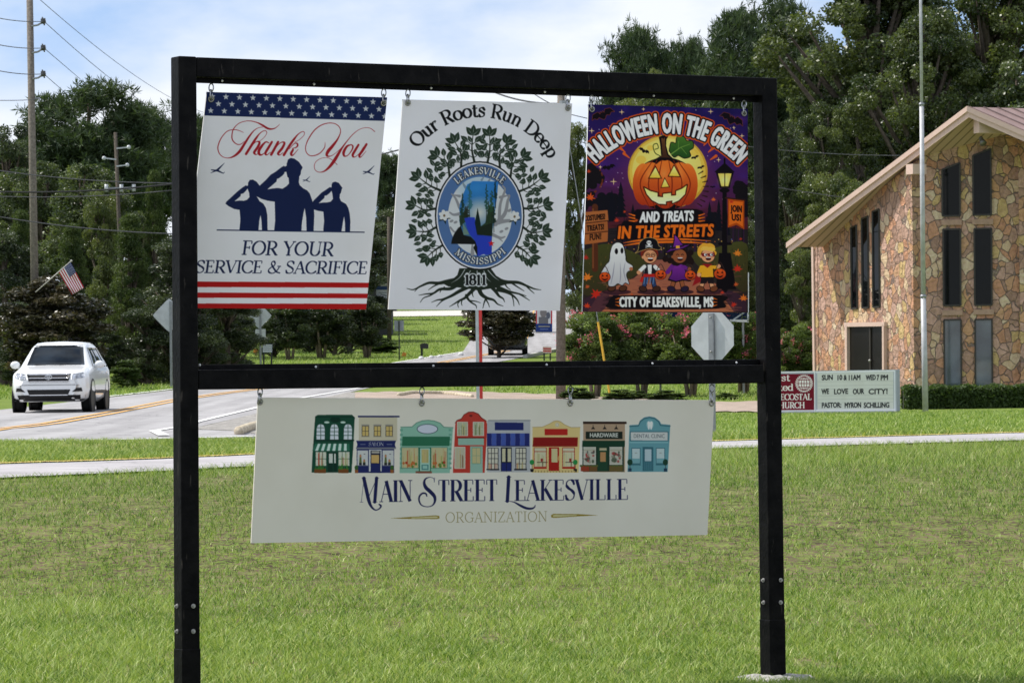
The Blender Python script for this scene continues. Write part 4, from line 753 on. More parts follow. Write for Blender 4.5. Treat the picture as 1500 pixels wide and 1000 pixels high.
    for x in (850, 934, 1018): a.stroke([(x, 136), (x, 152)], 4, K0); a.poly([(x - 16, 166), (x, 146), (x + 16, 166)], K0)
    a.rect(796, 184, 1064, 238, (32, 42, 36)); a.sans('HARDWARE', lambda W: line_fn(828, 224, 1030, 224, 29, W), (214, 216, 210), 3); a.poly([(772, 250), (1082, 250), (1080, 296), (770, 296)], (28, 62, 46))
    a.rect(772, 294, 1074, 476, (34, 58, 46))
    for x0, x1 in ((784, 866), (974, 1058)): win(x0, 300, x1, 422, (214, 212, 204), (190, 188, 176), 1, 1, 4); [a.ell(R_.uniform(x0 + 10, x1 - 10), R_.uniform(330, 412), R_.uniform(5, 14), R_.uniform(5, 14), R_.choice([(90, 90, 84), (150, 146, 130), (70, 84, 66), (160, 60, 60)]), .8) for i in range(18)]; a.stroke([(x0, 320), (x1, 320)], 3, (150, 140, 110))
    a.rect(884, 298, 954, 474, (36, 70, 52)); a.rect(896, 304, 948, 322, (190, 180, 150)); a.rect(902, 334, 942, 404, (186, 140, 96))
    for x0, x1, c in ((760, 822, (150, 64, 44)), (824, 880, (112, 82, 48)), (968, 1066, (108, 92, 54))): a.rect(x0, 432, x1, 474, c); [a.ell(R_.uniform(x0, x1), 434, 8, 7, (90, 100, 54)) for i in range(6)]
    te = (104, 158, 170); td = (58, 106, 120)
    a.poly([(1100, 478), (1116, 136), (1180, 132), (1190, 104), (1220, 80), (1260, 72), (1300, 80), (1334, 106), (1346, 128), (1412, 134), (1392, 478)], te); a.stroke([(1116, 146), (1180, 142), (1194, 110), (1224, 88), (1260, 80), (1298, 88), (1326, 110), (1340, 138), (1410, 144)], 8, td)
    a.ell(1264, 132, 28, 32, (134, 182, 190)); a.poly([(1244, 120), (1252, 108), (1264, 114), (1276, 108), (1284, 122), (1278, 164), (1268, 166), (1264, 142), (1260, 166), (1250, 164)], (226, 230, 230), smooth=3)
    a.rect(1118, 182, 1398, 254, td); a.rect(1124, 188, 1392, 248, (204, 208, 208)); a.sans('DENTAL CLINIC', lambda W: line_fn(1146, 230, 1370, 230, 28, W), (84, 92, 100), 0); a.rect(1110, 256, 1396, 268, (130, 180, 188))
    for x0, x1 in ((1134, 1190), (1312, 1368)): win(x0, 308, x1, 414, td, (190, 208, 212), 1, 1, 5); a.rect(x0, 380, x1, 414, (120, 170, 180)); a.rect(x0 - 6, 420, x1 + 6, 430, td); a.ell((x0 + x1) / 2, 340, 10, 4, (160, 170, 170))
    a.rect(1210, 296, 1288, 472, td); a.rect(1226, 312, 1274, 400, (180, 200, 210)); a.rect(1220, 406, 1280, 466, (74, 124, 138)); [a.stroke([(1230 + k * 14, 412), (1230 + k * 14, 460)], 5, td) for k in range(4)]
    for x in (1118, 1376): a.ell(x, 408, 19, 23, (30, 66, 52)); a.stroke([(x, 430), (x, 454)], 4, (50, 50, 46)); a.rect(x - 12, 452, x + 12, 476, (36, 64, 88))
    # lettering
    NV = (32, 36, 84); a.z = None
    def word(txt, x0, x1, y0, y1, h): a.serif(txt, lambda W: line_fn(x0, y0, x1, y1, h, W), h, NV, .155, .035)
    word('AIN', 558, 605.5, 734.4, 733.6, 30.5); word('TREET', 643, 730.5, 733.4, 732.6, 30.5); word('EAKESVILLE', 755, 921.5, 732.6, 731, 29.5)
    a.z = (515, 690, 6.818)
    def S(p, w_): a.stroke(p, w_, NV, smooth=6)
    a.stroke([(105, 305), (132, 65)], 4, NV); a.stroke([(92, 306), (122, 306)], 4, NV); a.stroke([(110, 66), (150, 66)], 4, NV); S([(130, 66), (155, 180), (180, 290), (205, 350), (245, 384), (285, 372), (302, 345), (285, 328)], [32, 34, 32, 22, 13, 13, 18, 14]); a.stroke([(185, 240), (262, 66)], 5, NV); a.stroke([(258, 66), (240, 304)], 32, NV); a.stroke([(218, 305), (264, 305)], 4, NV); a.stroke([(245, 66), (280, 66)], 4, NV)
    S([(836, 100), (830, 70), (795, 58), (752, 72), (735, 110), (752, 160), (800, 205), (838, 250), (842, 300), (815, 340), (762, 352), (708, 335), (684, 290), (690, 245), (720, 218), (752, 222), (762, 248)], [5, 5, 6, 16, 24, 34, 36, 32, 22, 12, 8, 12, 16, 18, 18, 16, 10]); a.stroke([(840, 62), (836, 108)], 4, NV)
    a.z = (725, 690, 7.143)
    a.stroke([(155, 58), (141, 310)], 36, NV); a.stroke([(132, 58), (180, 58)], 5, NV); a.stroke([(118, 312), (180, 312)], 5, NV); S([(165, 312), (215, 322), (280, 358), (340, 384), (395, 388), (425, 372), (432, 350)], [4, 12, 24, 26, 22, 14, 5])
    a.z = None
    a.serif('ORGANIZATION', lambda W: line_fn(654, 764.6, 803, 763, 14.6, W), 14.6, (146, 132, 78), .075, .045, track=.06)
    a.poly([(572, 758.6), (600, 756.6), (640, 754.2), (645, 755), (645.5, 758.5), (642, 759.6), (600, 759.4)], (150, 132, 52)); a.poly([(604, 757.4), (640, 755.6), (643, 756.4), (642, 758), (604, 758.6)], (212, 204, 160))
    a.poly([(878, 754.2), (850, 752.4), (812, 752), (808.6, 754), (809, 757.2), (813, 758), (850, 755.6)], (150, 132, 52)); a.poly([(846, 753.6), (814, 753.2), (811, 754.4), (812, 756.6), (846, 754.8)], (206, 198, 150))
    return a
K0 = (30, 28, 30)

# ------------------------------------------------------------------ ground, roads, path
SOIL = [(480, 812, 50, 9), (440, 820, 40, 7), (530, 808, 40, 6), (1268, 712, 30, 4), (1330, 706, 18, 3), (1212, 727, 20, 4), (1068, 722, 22, 5), (1075, 745, 20, 4), (135, 655, 50, 5), (185, 660, 40, 4), (240, 805, 22, 6), (1330, 780, 20, 5), (1395, 795, 20, 4), (205, 745, 20, 4)]
_rs = random.Random(21)
for _k in range(230):
    _x = _rs.uniform(-80, 1580); _y = _rs.choice([_rs.gauss(808, 22), _rs.gauss(745, 32), _rs.gauss(800, 30), _rs.uniform(700, 990)]); SOIL.append((_x, min(max(_y, 703), 985), _rs.uniform(5, 20), _rs.uniform(2.2, 6)))
def soil_amount(X, D):
    """bare patches of the lawn, 0..1"""
    X, D = np.asarray(X, float), np.asarray(D, float); o = np.zeros(X.shape)
    for g, ax, ay in SOILG:
        k = np.nonzero((np.abs(X - g.x) < 3 * ax) & (np.abs(D - g.y) < 3 * ay)); x_, d_ = X[k], D[k]
        o[k] = np.maximum(o[k], np.exp(-(((x_ - g.x) / ax) ** 2 + ((d_ - g.y) / ay) ** 2) * (1 + .5 * np.sin(x_ * 7 + d_ * 2.3) * np.sin(x_ * 3.1 - d_ * 1.7))))
    return o
SOILG = []
for px, py, rx, ry in SOIL:
    if rx < 2: continue
    g = G(px, py); g2 = G(px, py + ry); SOILG.append((g, rx * g.y / F_PX, max(abs(g.y - g2.y), .15)))
def ground_mat():
    m = bpy.data.materials.new('turf_soil'); m.use_nodes = True; t = m.node_tree; b = t.nodes['Principled BSDF']; b.inputs['Roughness'].default_value = .95; b.inputs['Specular IOR Level'].default_value = .1
    L = t.links.new; co = t.nodes.new('ShaderNodeTexCoord')
    def nz(sc, det=6): n = t.nodes.new('ShaderNodeTexNoise'); n.inputs['Scale'].default_value = sc; n.inputs['Detail'].default_value = det; L(co.outputs['Object'], n.inputs['Vector']); return n
    def rmp(c0, c1, p0=.35, p1=.65):
        r = t.nodes.new('ShaderNodeValToRGB'); r.color_ramp.elements[0].position = p0; r.color_ramp.elements[1].position = p1; r.color_ramp.elements[0].color = (*c0, 1); r.color_ramp.elements[1].color = (*c1, 1); return r
    n1 = nz(.35); n2 = nz(9); r1 = rmp((.10, .155, .026), (.16, .225, .042)); r2 = rmp((.10, .155, .026), (.20, .24, .055))
    L(n1.outputs['Fac'], r1.inputs[0]); L(n2.outputs['Fac'], r2.inputs[0]); mx = t.nodes.new('ShaderNodeMixRGB'); mx.inputs[0].default_value = .5; L(r1.outputs[0], mx.inputs[1]); L(r2.outputs[0], mx.inputs[2])
    r3 = rmp((.04, .028, .018), (.17, .125, .08)); n3 = nz(5, 8); L(n3.outputs['Fac'], r3.inputs[0])
    a = t.nodes.new('ShaderNodeAttribute'); a.attribute_name = 'Soil'; m2 = t.nodes.new('ShaderNodeMixRGB'); ns = nz(28, 4); rs_ = rmp((.06, .06, .06), (1, 1, 1), .42, .56); L(ns.outputs['Fac'], rs_.inputs[0]); ml = t.nodes.new('ShaderNodeMath'); ml.operation = 'MULTIPLY'; L(a.outputs['Fac'], ml.inputs[0]); L(rs_.outputs[0], ml.inputs[1]); L(ml.outputs[0], m2.inputs[0]); L(mx.outputs[0], m2.inputs[1]); L(r3.outputs[0], m2.inputs[2]); L(m2.outputs[0], b.inputs['Base Color'])
    bp = t.nodes.new('ShaderNodeBump'); bp.inputs['Strength'].default_value = .6; bp.inputs['Distance'].default_value = .05; L(n2.outputs['Fac'], bp.inputs['Height']); L(bp.outputs[0], b.inputs['Normal'])
    return m
rows = np.r_[np.arange(-40, 8, 4), np.arange(8, 20, .4), np.arange(20, 37, .1), np.arange(37, 64, .4), np.arange(64, 350, 1.5), np.geomspace(352, 4000, 60)]
tt = np.linspace(-1, 1, 181); tt = .12 * tt + .88 * tt ** 3
gX = tt[None, :] * (40 + .55 * np.abs(rows))[:, None]; gD = np.repeat(rows[:, None], len(tt), 1)
gi = np.arange(gX.size).reshape(gX.shape); gf = np.stack([gi[:-1, :-1], gi[:-1, 1:], gi[1:, 1:], gi[1:, :-1]], -1).reshape(-1, 4)
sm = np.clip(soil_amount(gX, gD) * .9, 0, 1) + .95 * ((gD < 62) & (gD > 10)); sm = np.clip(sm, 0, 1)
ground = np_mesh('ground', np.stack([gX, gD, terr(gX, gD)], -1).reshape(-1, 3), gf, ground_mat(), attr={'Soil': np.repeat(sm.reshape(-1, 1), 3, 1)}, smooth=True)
tag(ground, kind='structure')
def strip(name, A, B, n, off, m, kind='structure'):
    """sheet lying on the ground between two rows of ground points (n cells across)"""
    A = np.array([[p[0], p[1]] for p in A]); B = np.array([[p[0], p[1]] for p in B]); u = np.linspace(0, 1, n + 1)[None, :, None]
    q = A[:, None] * (1 - u) + B[:, None] * u; z = terr(q[..., 0], q[..., 1]) + off
    i = np.arange(z.size).reshape(z.shape); f = np.stack([i[:-1, :-1], i[:-1, 1:], i[1:, 1:], i[1:, :-1]], -1).reshape(-1, 4)
    return tag(np_mesh(name, np.concatenate([q, z[..., None]], -1).reshape(-1, 3), f, m), kind=kind)
def dense(pts, step=1.0):
    pts = [np.array(p[:2], float) for p in pts]; o = []
    for a, b in zip(pts[:-1], pts[1:]):
        k = max(1, int(np.hypot(*(b - a)) / step)); o += [a + (b - a) * i / k for i in range(k)]
    return o + [pts[-1]]
def ribbon(name, pts, w, off, m, shift=0.0, step=1.0):
    p = np.array(dense(pts, step)); d = np.gradient(p, axis=0); d /= np.hypot(d[:, 0], d[:, 1])[:, None]; n = np.c_[-d[:, 1], d[:, 0]]
    return strip(name, p + n * (shift - w / 2), p + n * (shift + w / 2), 1, off, m)
def worn(m, k=.35, sx=1.6, sy=.05):
    t = m.node_tree; b = t.nodes['Principled BSDF']; src = b.inputs['Base Color'].links[0].from_socket; L = t.links.new; co = t.nodes.new('ShaderNodeTexCoord'); mp = t.nodes.new('ShaderNodeMapping'); mp.inputs['Scale'].default_value = (sx, sy, 1)
    n = t.nodes.new('ShaderNodeTexNoise'); n.inputs['Scale'].default_value = 1; n.inputs['Detail'].default_value = 4; L(co.outputs['Object'], mp.inputs[0]); L(mp.outputs[0], n.inputs['Vector']); r = t.nodes.new('ShaderNodeValToRGB'); r.color_ramp.elements[0].position = .36; r.color_ramp.elements[1].position = .6; r.color_ramp.elements[0].color = (1 - k, 1 - k, 1 - k, 1); L(n.outputs['Fac'], r.inputs[0])
    v = t.nodes.new('ShaderNodeTexVoronoi'); v.feature = 'DISTANCE_TO_EDGE'; v.inputs['Scale'].default_value = .35; nn = t.nodes.new('ShaderNodeTexNoise'); nn.inputs['Scale'].default_value = 1.3; ad = t.nodes.new('ShaderNodeMixRGB'); ad.blend_type = 'ADD'; ad.inputs[0].default_value = .8; L(co.outputs['Object'], ad.inputs[1]); L(co.outputs['Object'], nn.inputs['Vector']); L(nn.outputs['Color'], ad.inputs[2]); L(ad.outputs[0], v.inputs['Vector'])
    c = t.nodes.new('ShaderNodeValToRGB'); c.color_ramp.elements[0].color = (.45, .45, .45, 1); c.color_ramp.elements[1].position = .012; L(v.outputs['Distance'], c.inputs[0])
    m1 = t.nodes.new('ShaderNodeMixRGB'); m1.blend_type = 'MULTIPLY'; m1.inputs[0].default_value = 1; L(src, m1.inputs[1]); L(r.outputs[0], m1.inputs[2]); m2 = t.nodes.new('ShaderNodeMixRGB'); m2.blend_type = 'MULTIPLY'; m2.inputs[0].default_value = 1; L(m1.outputs[0], m2.inputs[1]); L(c.outputs[0], m2.inputs[2]); L(m2.outputs[0], b.inputs['Base Color']); return m
ASPH = mat('sunbleached_asphalt', (.37, .36, .365), .9, var=.10, scale=1.2, bump=.3, bscale=60, spec=.2)
PATHM = mat('pale_concrete_path', (.42, .40, .41), .9, var=.10, scale=2.2, bump=.25, bscale=50, spec=.2)
worn(ASPH, .22); worn(PATHM, .16, .5, .9)
GRAV = mat('grey_gravel', (.20, .19, .18), .95, scale=6, bump=.9, bscale=18, rgb2=(.42, .40, .37), spec=.1)
DIRT = mat('pinkish_dirt', (.36, .29, .24), .95, var=.2, scale=1.5, bump=.4, bscale=20, spec=.1)
YEL = mat('faded_yellow_paint', (.72, .40, .11), .8, var=.15, scale=5); WHP = mat('worn_white_paint', (.74, .74, .73), .8, var=.1, scale=4); TANP = mat('yellow_path_edge_paint', (.62, .44, .14), .85, var=.15, scale=3)
RR = np.array([(60.8, -26, -3.9), (66, -22, -4.0), (70, -20, -5.0), (72.5, -18.5, -6.1), (77, -17, -6.1), (93, -14, -5.8), (98, -12.9, -5.7), (110, -12.4, -5.4), (135, -11.8, -5.0), (150, -9.8, -3.6), (172, -5.8, -1.0), (178, -4.9, -.1), (197, -2.5, 2.1), (220, -2.4, 3.4), (280, -1.5, 5), (330, 0, 6.2), (400, 2, 8)])
rd = np.r_[np.arange(60.8, 220, .8), np.arange(220, 400, 3)]
rl, rr_ = np.interp(rd, RR[:, 0], RR[:, 1]), np.interp(rd, RR[:, 0], RR[:, 2])
strip('main_road', np.c_[rl, rd], np.c_[rr_, rd], 16, .015, ASPH)
def gpts(l): return [G(*p) for p in l]
yl = gpts([(-60, 639), (0, 629.5), (75, 621.5), (150, 608), (252, 588), (330, 576.5), (375, 571)]) + [Vector((-6.8, 150, 0)), Vector((-3.4, 172, 0)), Vector((-.3, 197, 0)), Vector((.6, 220, 0)), Vector((1.8, 280, 0))]
ribbon('road_centre_line', yl, .13, .03, YEL, .17); ribbon('road_centre_line', yl, .13, .03, YEL, -.17)
ribbon('road_edge_line', gpts([(226, 633), (255, 628), (290, 619), (400, 592), (530, 568.5)]) + [Vector((-3.5, 150, 0)), Vector((-.9, 172, 0))], .16, .03, WHP)
ribbon('road_edge_line', gpts([(226, 633), (240, 640)]), .2, .034, WHP)
ribbon('road_edge_line', gpts([(120, 587), (158, 581.5), (252, 570.5)]) + [Vector((-9.6, 150, 0)), Vector((-5.6, 172, 0)), Vector((-2.4, 197, 0))], .16, .03, WHP)
ribbon('road_edge_line', gpts([(-200, 655), (0, 649.5), (180, 645.5), (374, 641)]), .35, .03, WHP)
gd = np.array([(64, -4.0, -2.6), (70, -5.0, -2.4), (72.5, -6.1, -2.3), (93, -5.8, -2.0), (110, -5.4, -1.5), (124, -5.2, -4.2)]); g2 = np.arange(64, 124, .8)
strip('gravel_shoulder', np.c_[np.interp(g2, gd[:, 0], gd[:, 1]), g2], np.c_[np.interp(g2, gd[:, 0], gd[:, 2]), g2], 6, .022, GRAV)
sx = np.linspace(520, 1150, 60); STREET_N, STREET_F = [G(x, np.interp(x, [520, 700, 830, 1046, 1150], [591, 591, 594, 604, 604]) + .8 * math.sin(x * .2)) for x in sx], [G(x, np.interp(x, [520, 640, 830, 1046, 1150], [576, 573, 579, 590, 588]) + .6 * math.sin(x * .13)) for x in sx]; strip('side_street', STREET_N, STREET_F, 14, .03, DIRT)
px_ = np.linspace(-500, 2000, 120)
pn = [G(x, np.interp(x, [-500, 0, 250, 370, 1045, 1150, 1500, 2000], [722, 702.5, 691.5, 685, 659, 656, 646.5, 634])) for x in px_]; pf = [G(x, np.interp(x, [-500, 0, 250, 370, 1045, 1150, 1500, 2000], [699, 682.5, 674, 668.5, 648.5, 645.5, 635.5, 622])) for x in px_]
PATH_N, PATH_F = pn, pf
strip('walking_path', pn, pf, 5, .02, PATHM)
pe = [a + (b - a) * 1.05 for a, b in zip(pn, pf)]; pd = [a + (b - a) * .985 for a, b in zip(pn, pf)]
strip('path_edge_line', pd, pe, 1, .034, TANP)

qx = np.arange(-60, 60.1, 2); strip('bounce_paving', np.c_[qx, 0 * qx - 38], np.c_[qx, 0 * qx + 8.5], 46, .03, PATHM)  # unseen paving behind the camera, added to bounce neutral light onto the signs

# ------------------------------------------------------------------ the sign frame
PSI = rad(30); FE = Vector((math.cos(PSI), math.sin(PSI), 0)); FN = Vector((math.sin(PSI), -math.cos(PSI), 0)); FO = P(700, 340, 16.3)
def fp(px, py, back=0.0): return on_plane(px, py, FO - FN * back, FN)
BLK = mat('black_enamel_steel', (.0035, .0035, .0045), .42, var=.3, scale=14, bump=.12, bscale=60, spec=.06, rgb2=(.008, .0075, .008))
_t = BLK.node_tree; _b = _t.nodes['Principled BSDF']; _src = _b.inputs['Base Color'].links[0].from_socket; _co = _t.nodes.new('ShaderNodeTexCoord'); _mp = _t.nodes.new('ShaderNodeMapping'); _mp.inputs['Scale'].default_value = (60, 60, 9); _n = _t.nodes.new('ShaderNodeTexNoise'); _n.inputs['Scale'].default_value = 1; _n.inputs['Detail'].default_value = 5; _r = _t.nodes.new('ShaderNodeValToRGB'); _r.color_ramp.elements[0].position = .66; _r.color_ramp.elements[1].position = .74
_m = _t.nodes.new('ShaderNodeMixRGB'); _m.inputs[2].default_value = (.045, .040, .036, 1); _t.links.new(_co.outputs['Object'], _mp.inputs[0]); _t.links.new(_mp.outputs[0], _n.inputs['Vector']); _t.links.new(_n.outputs['Fac'], _r.inputs[0]); _t.links.new(_r.outputs[0], _m.inputs[0]); _t.links.new(_src, _m.inputs[1]); _t.links.new(_m.outputs[0], _b.inputs['Base Color'])
BOLT = mat('zinc_bolt', (.36, .35, .34), .5, .4, spec=.4); RUST = mat('rusty_streak_steel', (.05, .025, .018), .8, var=.5, scale=30)
fr = thing('sign_frame', fp(280, 1010), 'black square steel tube frame standing on two posts, holding all four hanging signs', 'sign frame')
fr.location.z = tz(fr.location.x, fr.location.y)
TW = .080
def post(top, bot, name='post'):
    a, b = fp(*top), fp(*bot); d = (b - a).normalized(); b = a + d * ((a.z - tz(a.x, a.y) + .06) / -d.z)
    m = MB(); m.bar(a - FN * TW / 2, b - FN * TW / 2, TW, TW, FE); o = m.build('post', BLK, fr, bevel=.006); return a, b, d, o
a1, b1, d1, po1 = post((275.2, 82.5), (280.8, 1030)); a2, b2, d2, po2 = post((1127.7, 114), (1140, 985))
for (px0, px1, yy, yj, po, a, d) in ((258.5, 283, (887, 924), 950, po1, a1, d1), (1119, 1143.3, (849, 881.7), 907, po2, a2, d2)):
    for y in yy:
        q = fp(px1, y); m = MB(); m.tube([q, q + FN * .012], .005, 8); m.tube([q - FN * .002, q + FN * .003], .0095, 12); m.build('bolt', BOLT, po)
        q2 = fp(px1, y) - FE * (TW * .86) ; k = a + d * ((q2 - a).dot(d)); q2 = k - FE * TW / 2 - FN * TW * .55
        m = MB(); m.tube([q2 + FE * .004, q2 - FE * .012], .005, 8); m.tube([q2, q2 - FE * .004], .0095, 12); m.build('bolt', BOLT, po)
    q = fp((px0 + px1) / 2, yj); k = a + d * ((q - a).dot(d)); e = a + d * ((a.z - tz(a.x, a.y) + .05) / -d.z)
    m = MB(); m.bar(k - FN * TW / 2, e - FN * TW / 2, TW + .003, TW + .003, FE); m.build('base_sleeve', BLK, po, bevel=.004)
def beam(name, l, r, w, th, back, mi=BLK):
    a, b = fp(*l, back), fp(*r, back); m = MB(); m.bar(a - FN * th / 2, b - FN * th / 2, th, w, FN); return m.build(name, mi, fr, bevel=.004)
beam('top_beam', (288.5, 98.4), (1118, 127.3), TW, TW, 0.0015)
beam('middle_beam', (291.5, 556), (1119, 547.5), TW, TW, 0.0015)
beam('mounting_lip', (288, 117), (1117, 146), .026, .006, .052); beam('mounting_lip', (291, 538.6), (1113, 530.4), .026, .006, .052)
q0, q1 = fp(1112, 146, .052), fp(1118, 534, .052); m = MB(); m.bar(q0, q1, .028, .006, FE); m.build('mounting_lip', BLK, fr)
for x, y in ((325, 118.7), (459.5, 123.5), (631, 129.3), (797.5, 135), (957, 140.5), (1074, 144.5), (462, 537.2), (634, 535.6), (800, 534), (955, 532.3), (1078, 531), (292, 534.5)):
    q = fp(x, y, .052) + FN * .004; m = MB(); m.ball(q, .0052); m.build('screw', WHP, fr, smooth=True)
# concrete footing at the right post
g = Vector((b2.x, b2.y, tz(b2.x, b2.y))); m = MB(); R_ = random.Random(4); n = 40
for k, (rr0, zz) in enumerate(((.165, -.1), (.155, -.01), (.13, .01), (.07, .018), (.0, .018))):
    for i in range(n): an = 2 * math.pi * i / n; rr1 = rr0 * (1 + .1 * math.sin(3 * an) + R_.uniform(-.06, .06)); m.v.append(g - FN * .04 + Vector((math.cos(an) * rr1 * 1.15, math.sin(an) * rr1, zz + (R_.uniform(-.008, .008) if k < 4 else 0))))
for k in range(4): m.f += [(k * n + i, k * n + (i + 1) % n, (k + 1) * n + (i + 1) % n, (k + 1) * n + i) for i in range(n)]
m.m = [0] * len(m.f); o = m.build('concrete_footing', mat('rough_concrete', (.44, .42, .40), .95, var=.25, scale=30, bump=1, bscale=90), smooth=True); tag(o, 'rough grey concrete footing around the foot of the right sign post', 'footing')

# ------------------------------------------------------------------ the four hanging signs
BOARD = mat('white_composite_board', (.80, .80, .80), .5, var=.03); EDGE = mat('board_edge_grey', (.5, .5, .5), .6); STEEL = mat('galvanised_hook', (.42, .43, .45), .35, .9, var=.2, scale=40); BRASS = mat('grommet_metal', (.36, .35, .33), .4, .9)
def hang(name, Q, art, label, cat, hooks, group=None, edge=BOARD):
    best = None
    tl, tr = fp(*Q[0], .04), fp(*Q[1], .04); e = (tr - tl).normalized()
    for k in range(-60, 260):
        ph = rad(k / 10); dn = Vector((0, 0, -1)) * math.cos(ph) - FN * math.sin(ph); n = e.cross(dn).normalized(); n = n if n.dot(FN) > 0 else -n
        bl, br = on_plane(*Q[3], tl, n), on_plane(*Q[2], tl, n)
        er = abs((bl - tl).normalized().dot(e)) + abs((br - tr).normalized().dot(e))
        if best is None or er < best[0]: best = (er, n, bl, br)
    er, n, bl, br = best
    print(name, 'skew', round(er, 3), 'size', [round((tr - tl).length, 2), round((bl - tl).length, 2), round((br - tr).length, 2), round((br - bl).length, 2)])
    t = thing(name, (tl + tr + bl + br) / 4 + Vector((0, 0, 0)), label, cat, group)
    m = MB(); m.plate([tl, bl, br, tr], .006); m.build('board', edge, t)
    q = [p + n * .0012 for p in (tl, tr, br, bl)]; i = .0015
    art.mesh('printed_face', *q, PRINT, t)
    for hx, hy0, gy in hooks:
        gp = on_plane(hx, gy, tl, n) + n * .003; tp = fp(hx + .6, hy0, .045); m = MB(); m.ring(gp, n, .011, .0035); m.build('grommet', BRASS, t, smooth=True)
        m = MB(); mid = gp.lerp(tp, .5); m.ring(gp.lerp(tp, .30), n + FE * .9, .0125, .0032, stretch=((tp - gp), 1.6)); m.ring(gp.lerp(tp, .78), FE * .8 - n * .5, .011, .0032, stretch=((tp - gp), 1.5))
        m.tube([gp + n * .008, gp + n * .014 + (tp - gp) * .12], .0032, 6); m.build('hook', STEEL, t, smooth=True)
    return t
hang('hanging_sign', Q1, art_thanks(), 'white sign thanking for service, navy saluting soldiers under a band of stars', 'sign', [(308.8, 124, 145), (561.5, 132, 151)], 'square signs hung from the top beam')
hang('hanging_sign', Q2, art_roots(), 'white sign with dark leafy tree, spreading roots and a blue oval seal', 'sign', [(597, 133, 150.5), (831.5, 140, 158)], 'square signs hung from the top beam')
hang('hanging_sign', Q3, art_halloween(), 'purple and orange halloween sign with a grinning pumpkin before a yellow moon', 'sign', [(866.5, 141, 160), (1089.5, 149, 166)], 'square signs hung from the top beam')
CRB = mat('cream_composite_board', tuple(lin(CREAM)), .5, var=.03)
hang('hanging_sign', Q4, art_mainstreet(), 'long cream sign with a row of painted shopfronts hung below the middle beam', 'sign', [(380.5, 570, 588), (617.5, 568, 590), (835, 565.5, 590), (1042, 562.5, 590)], edge=CRB)

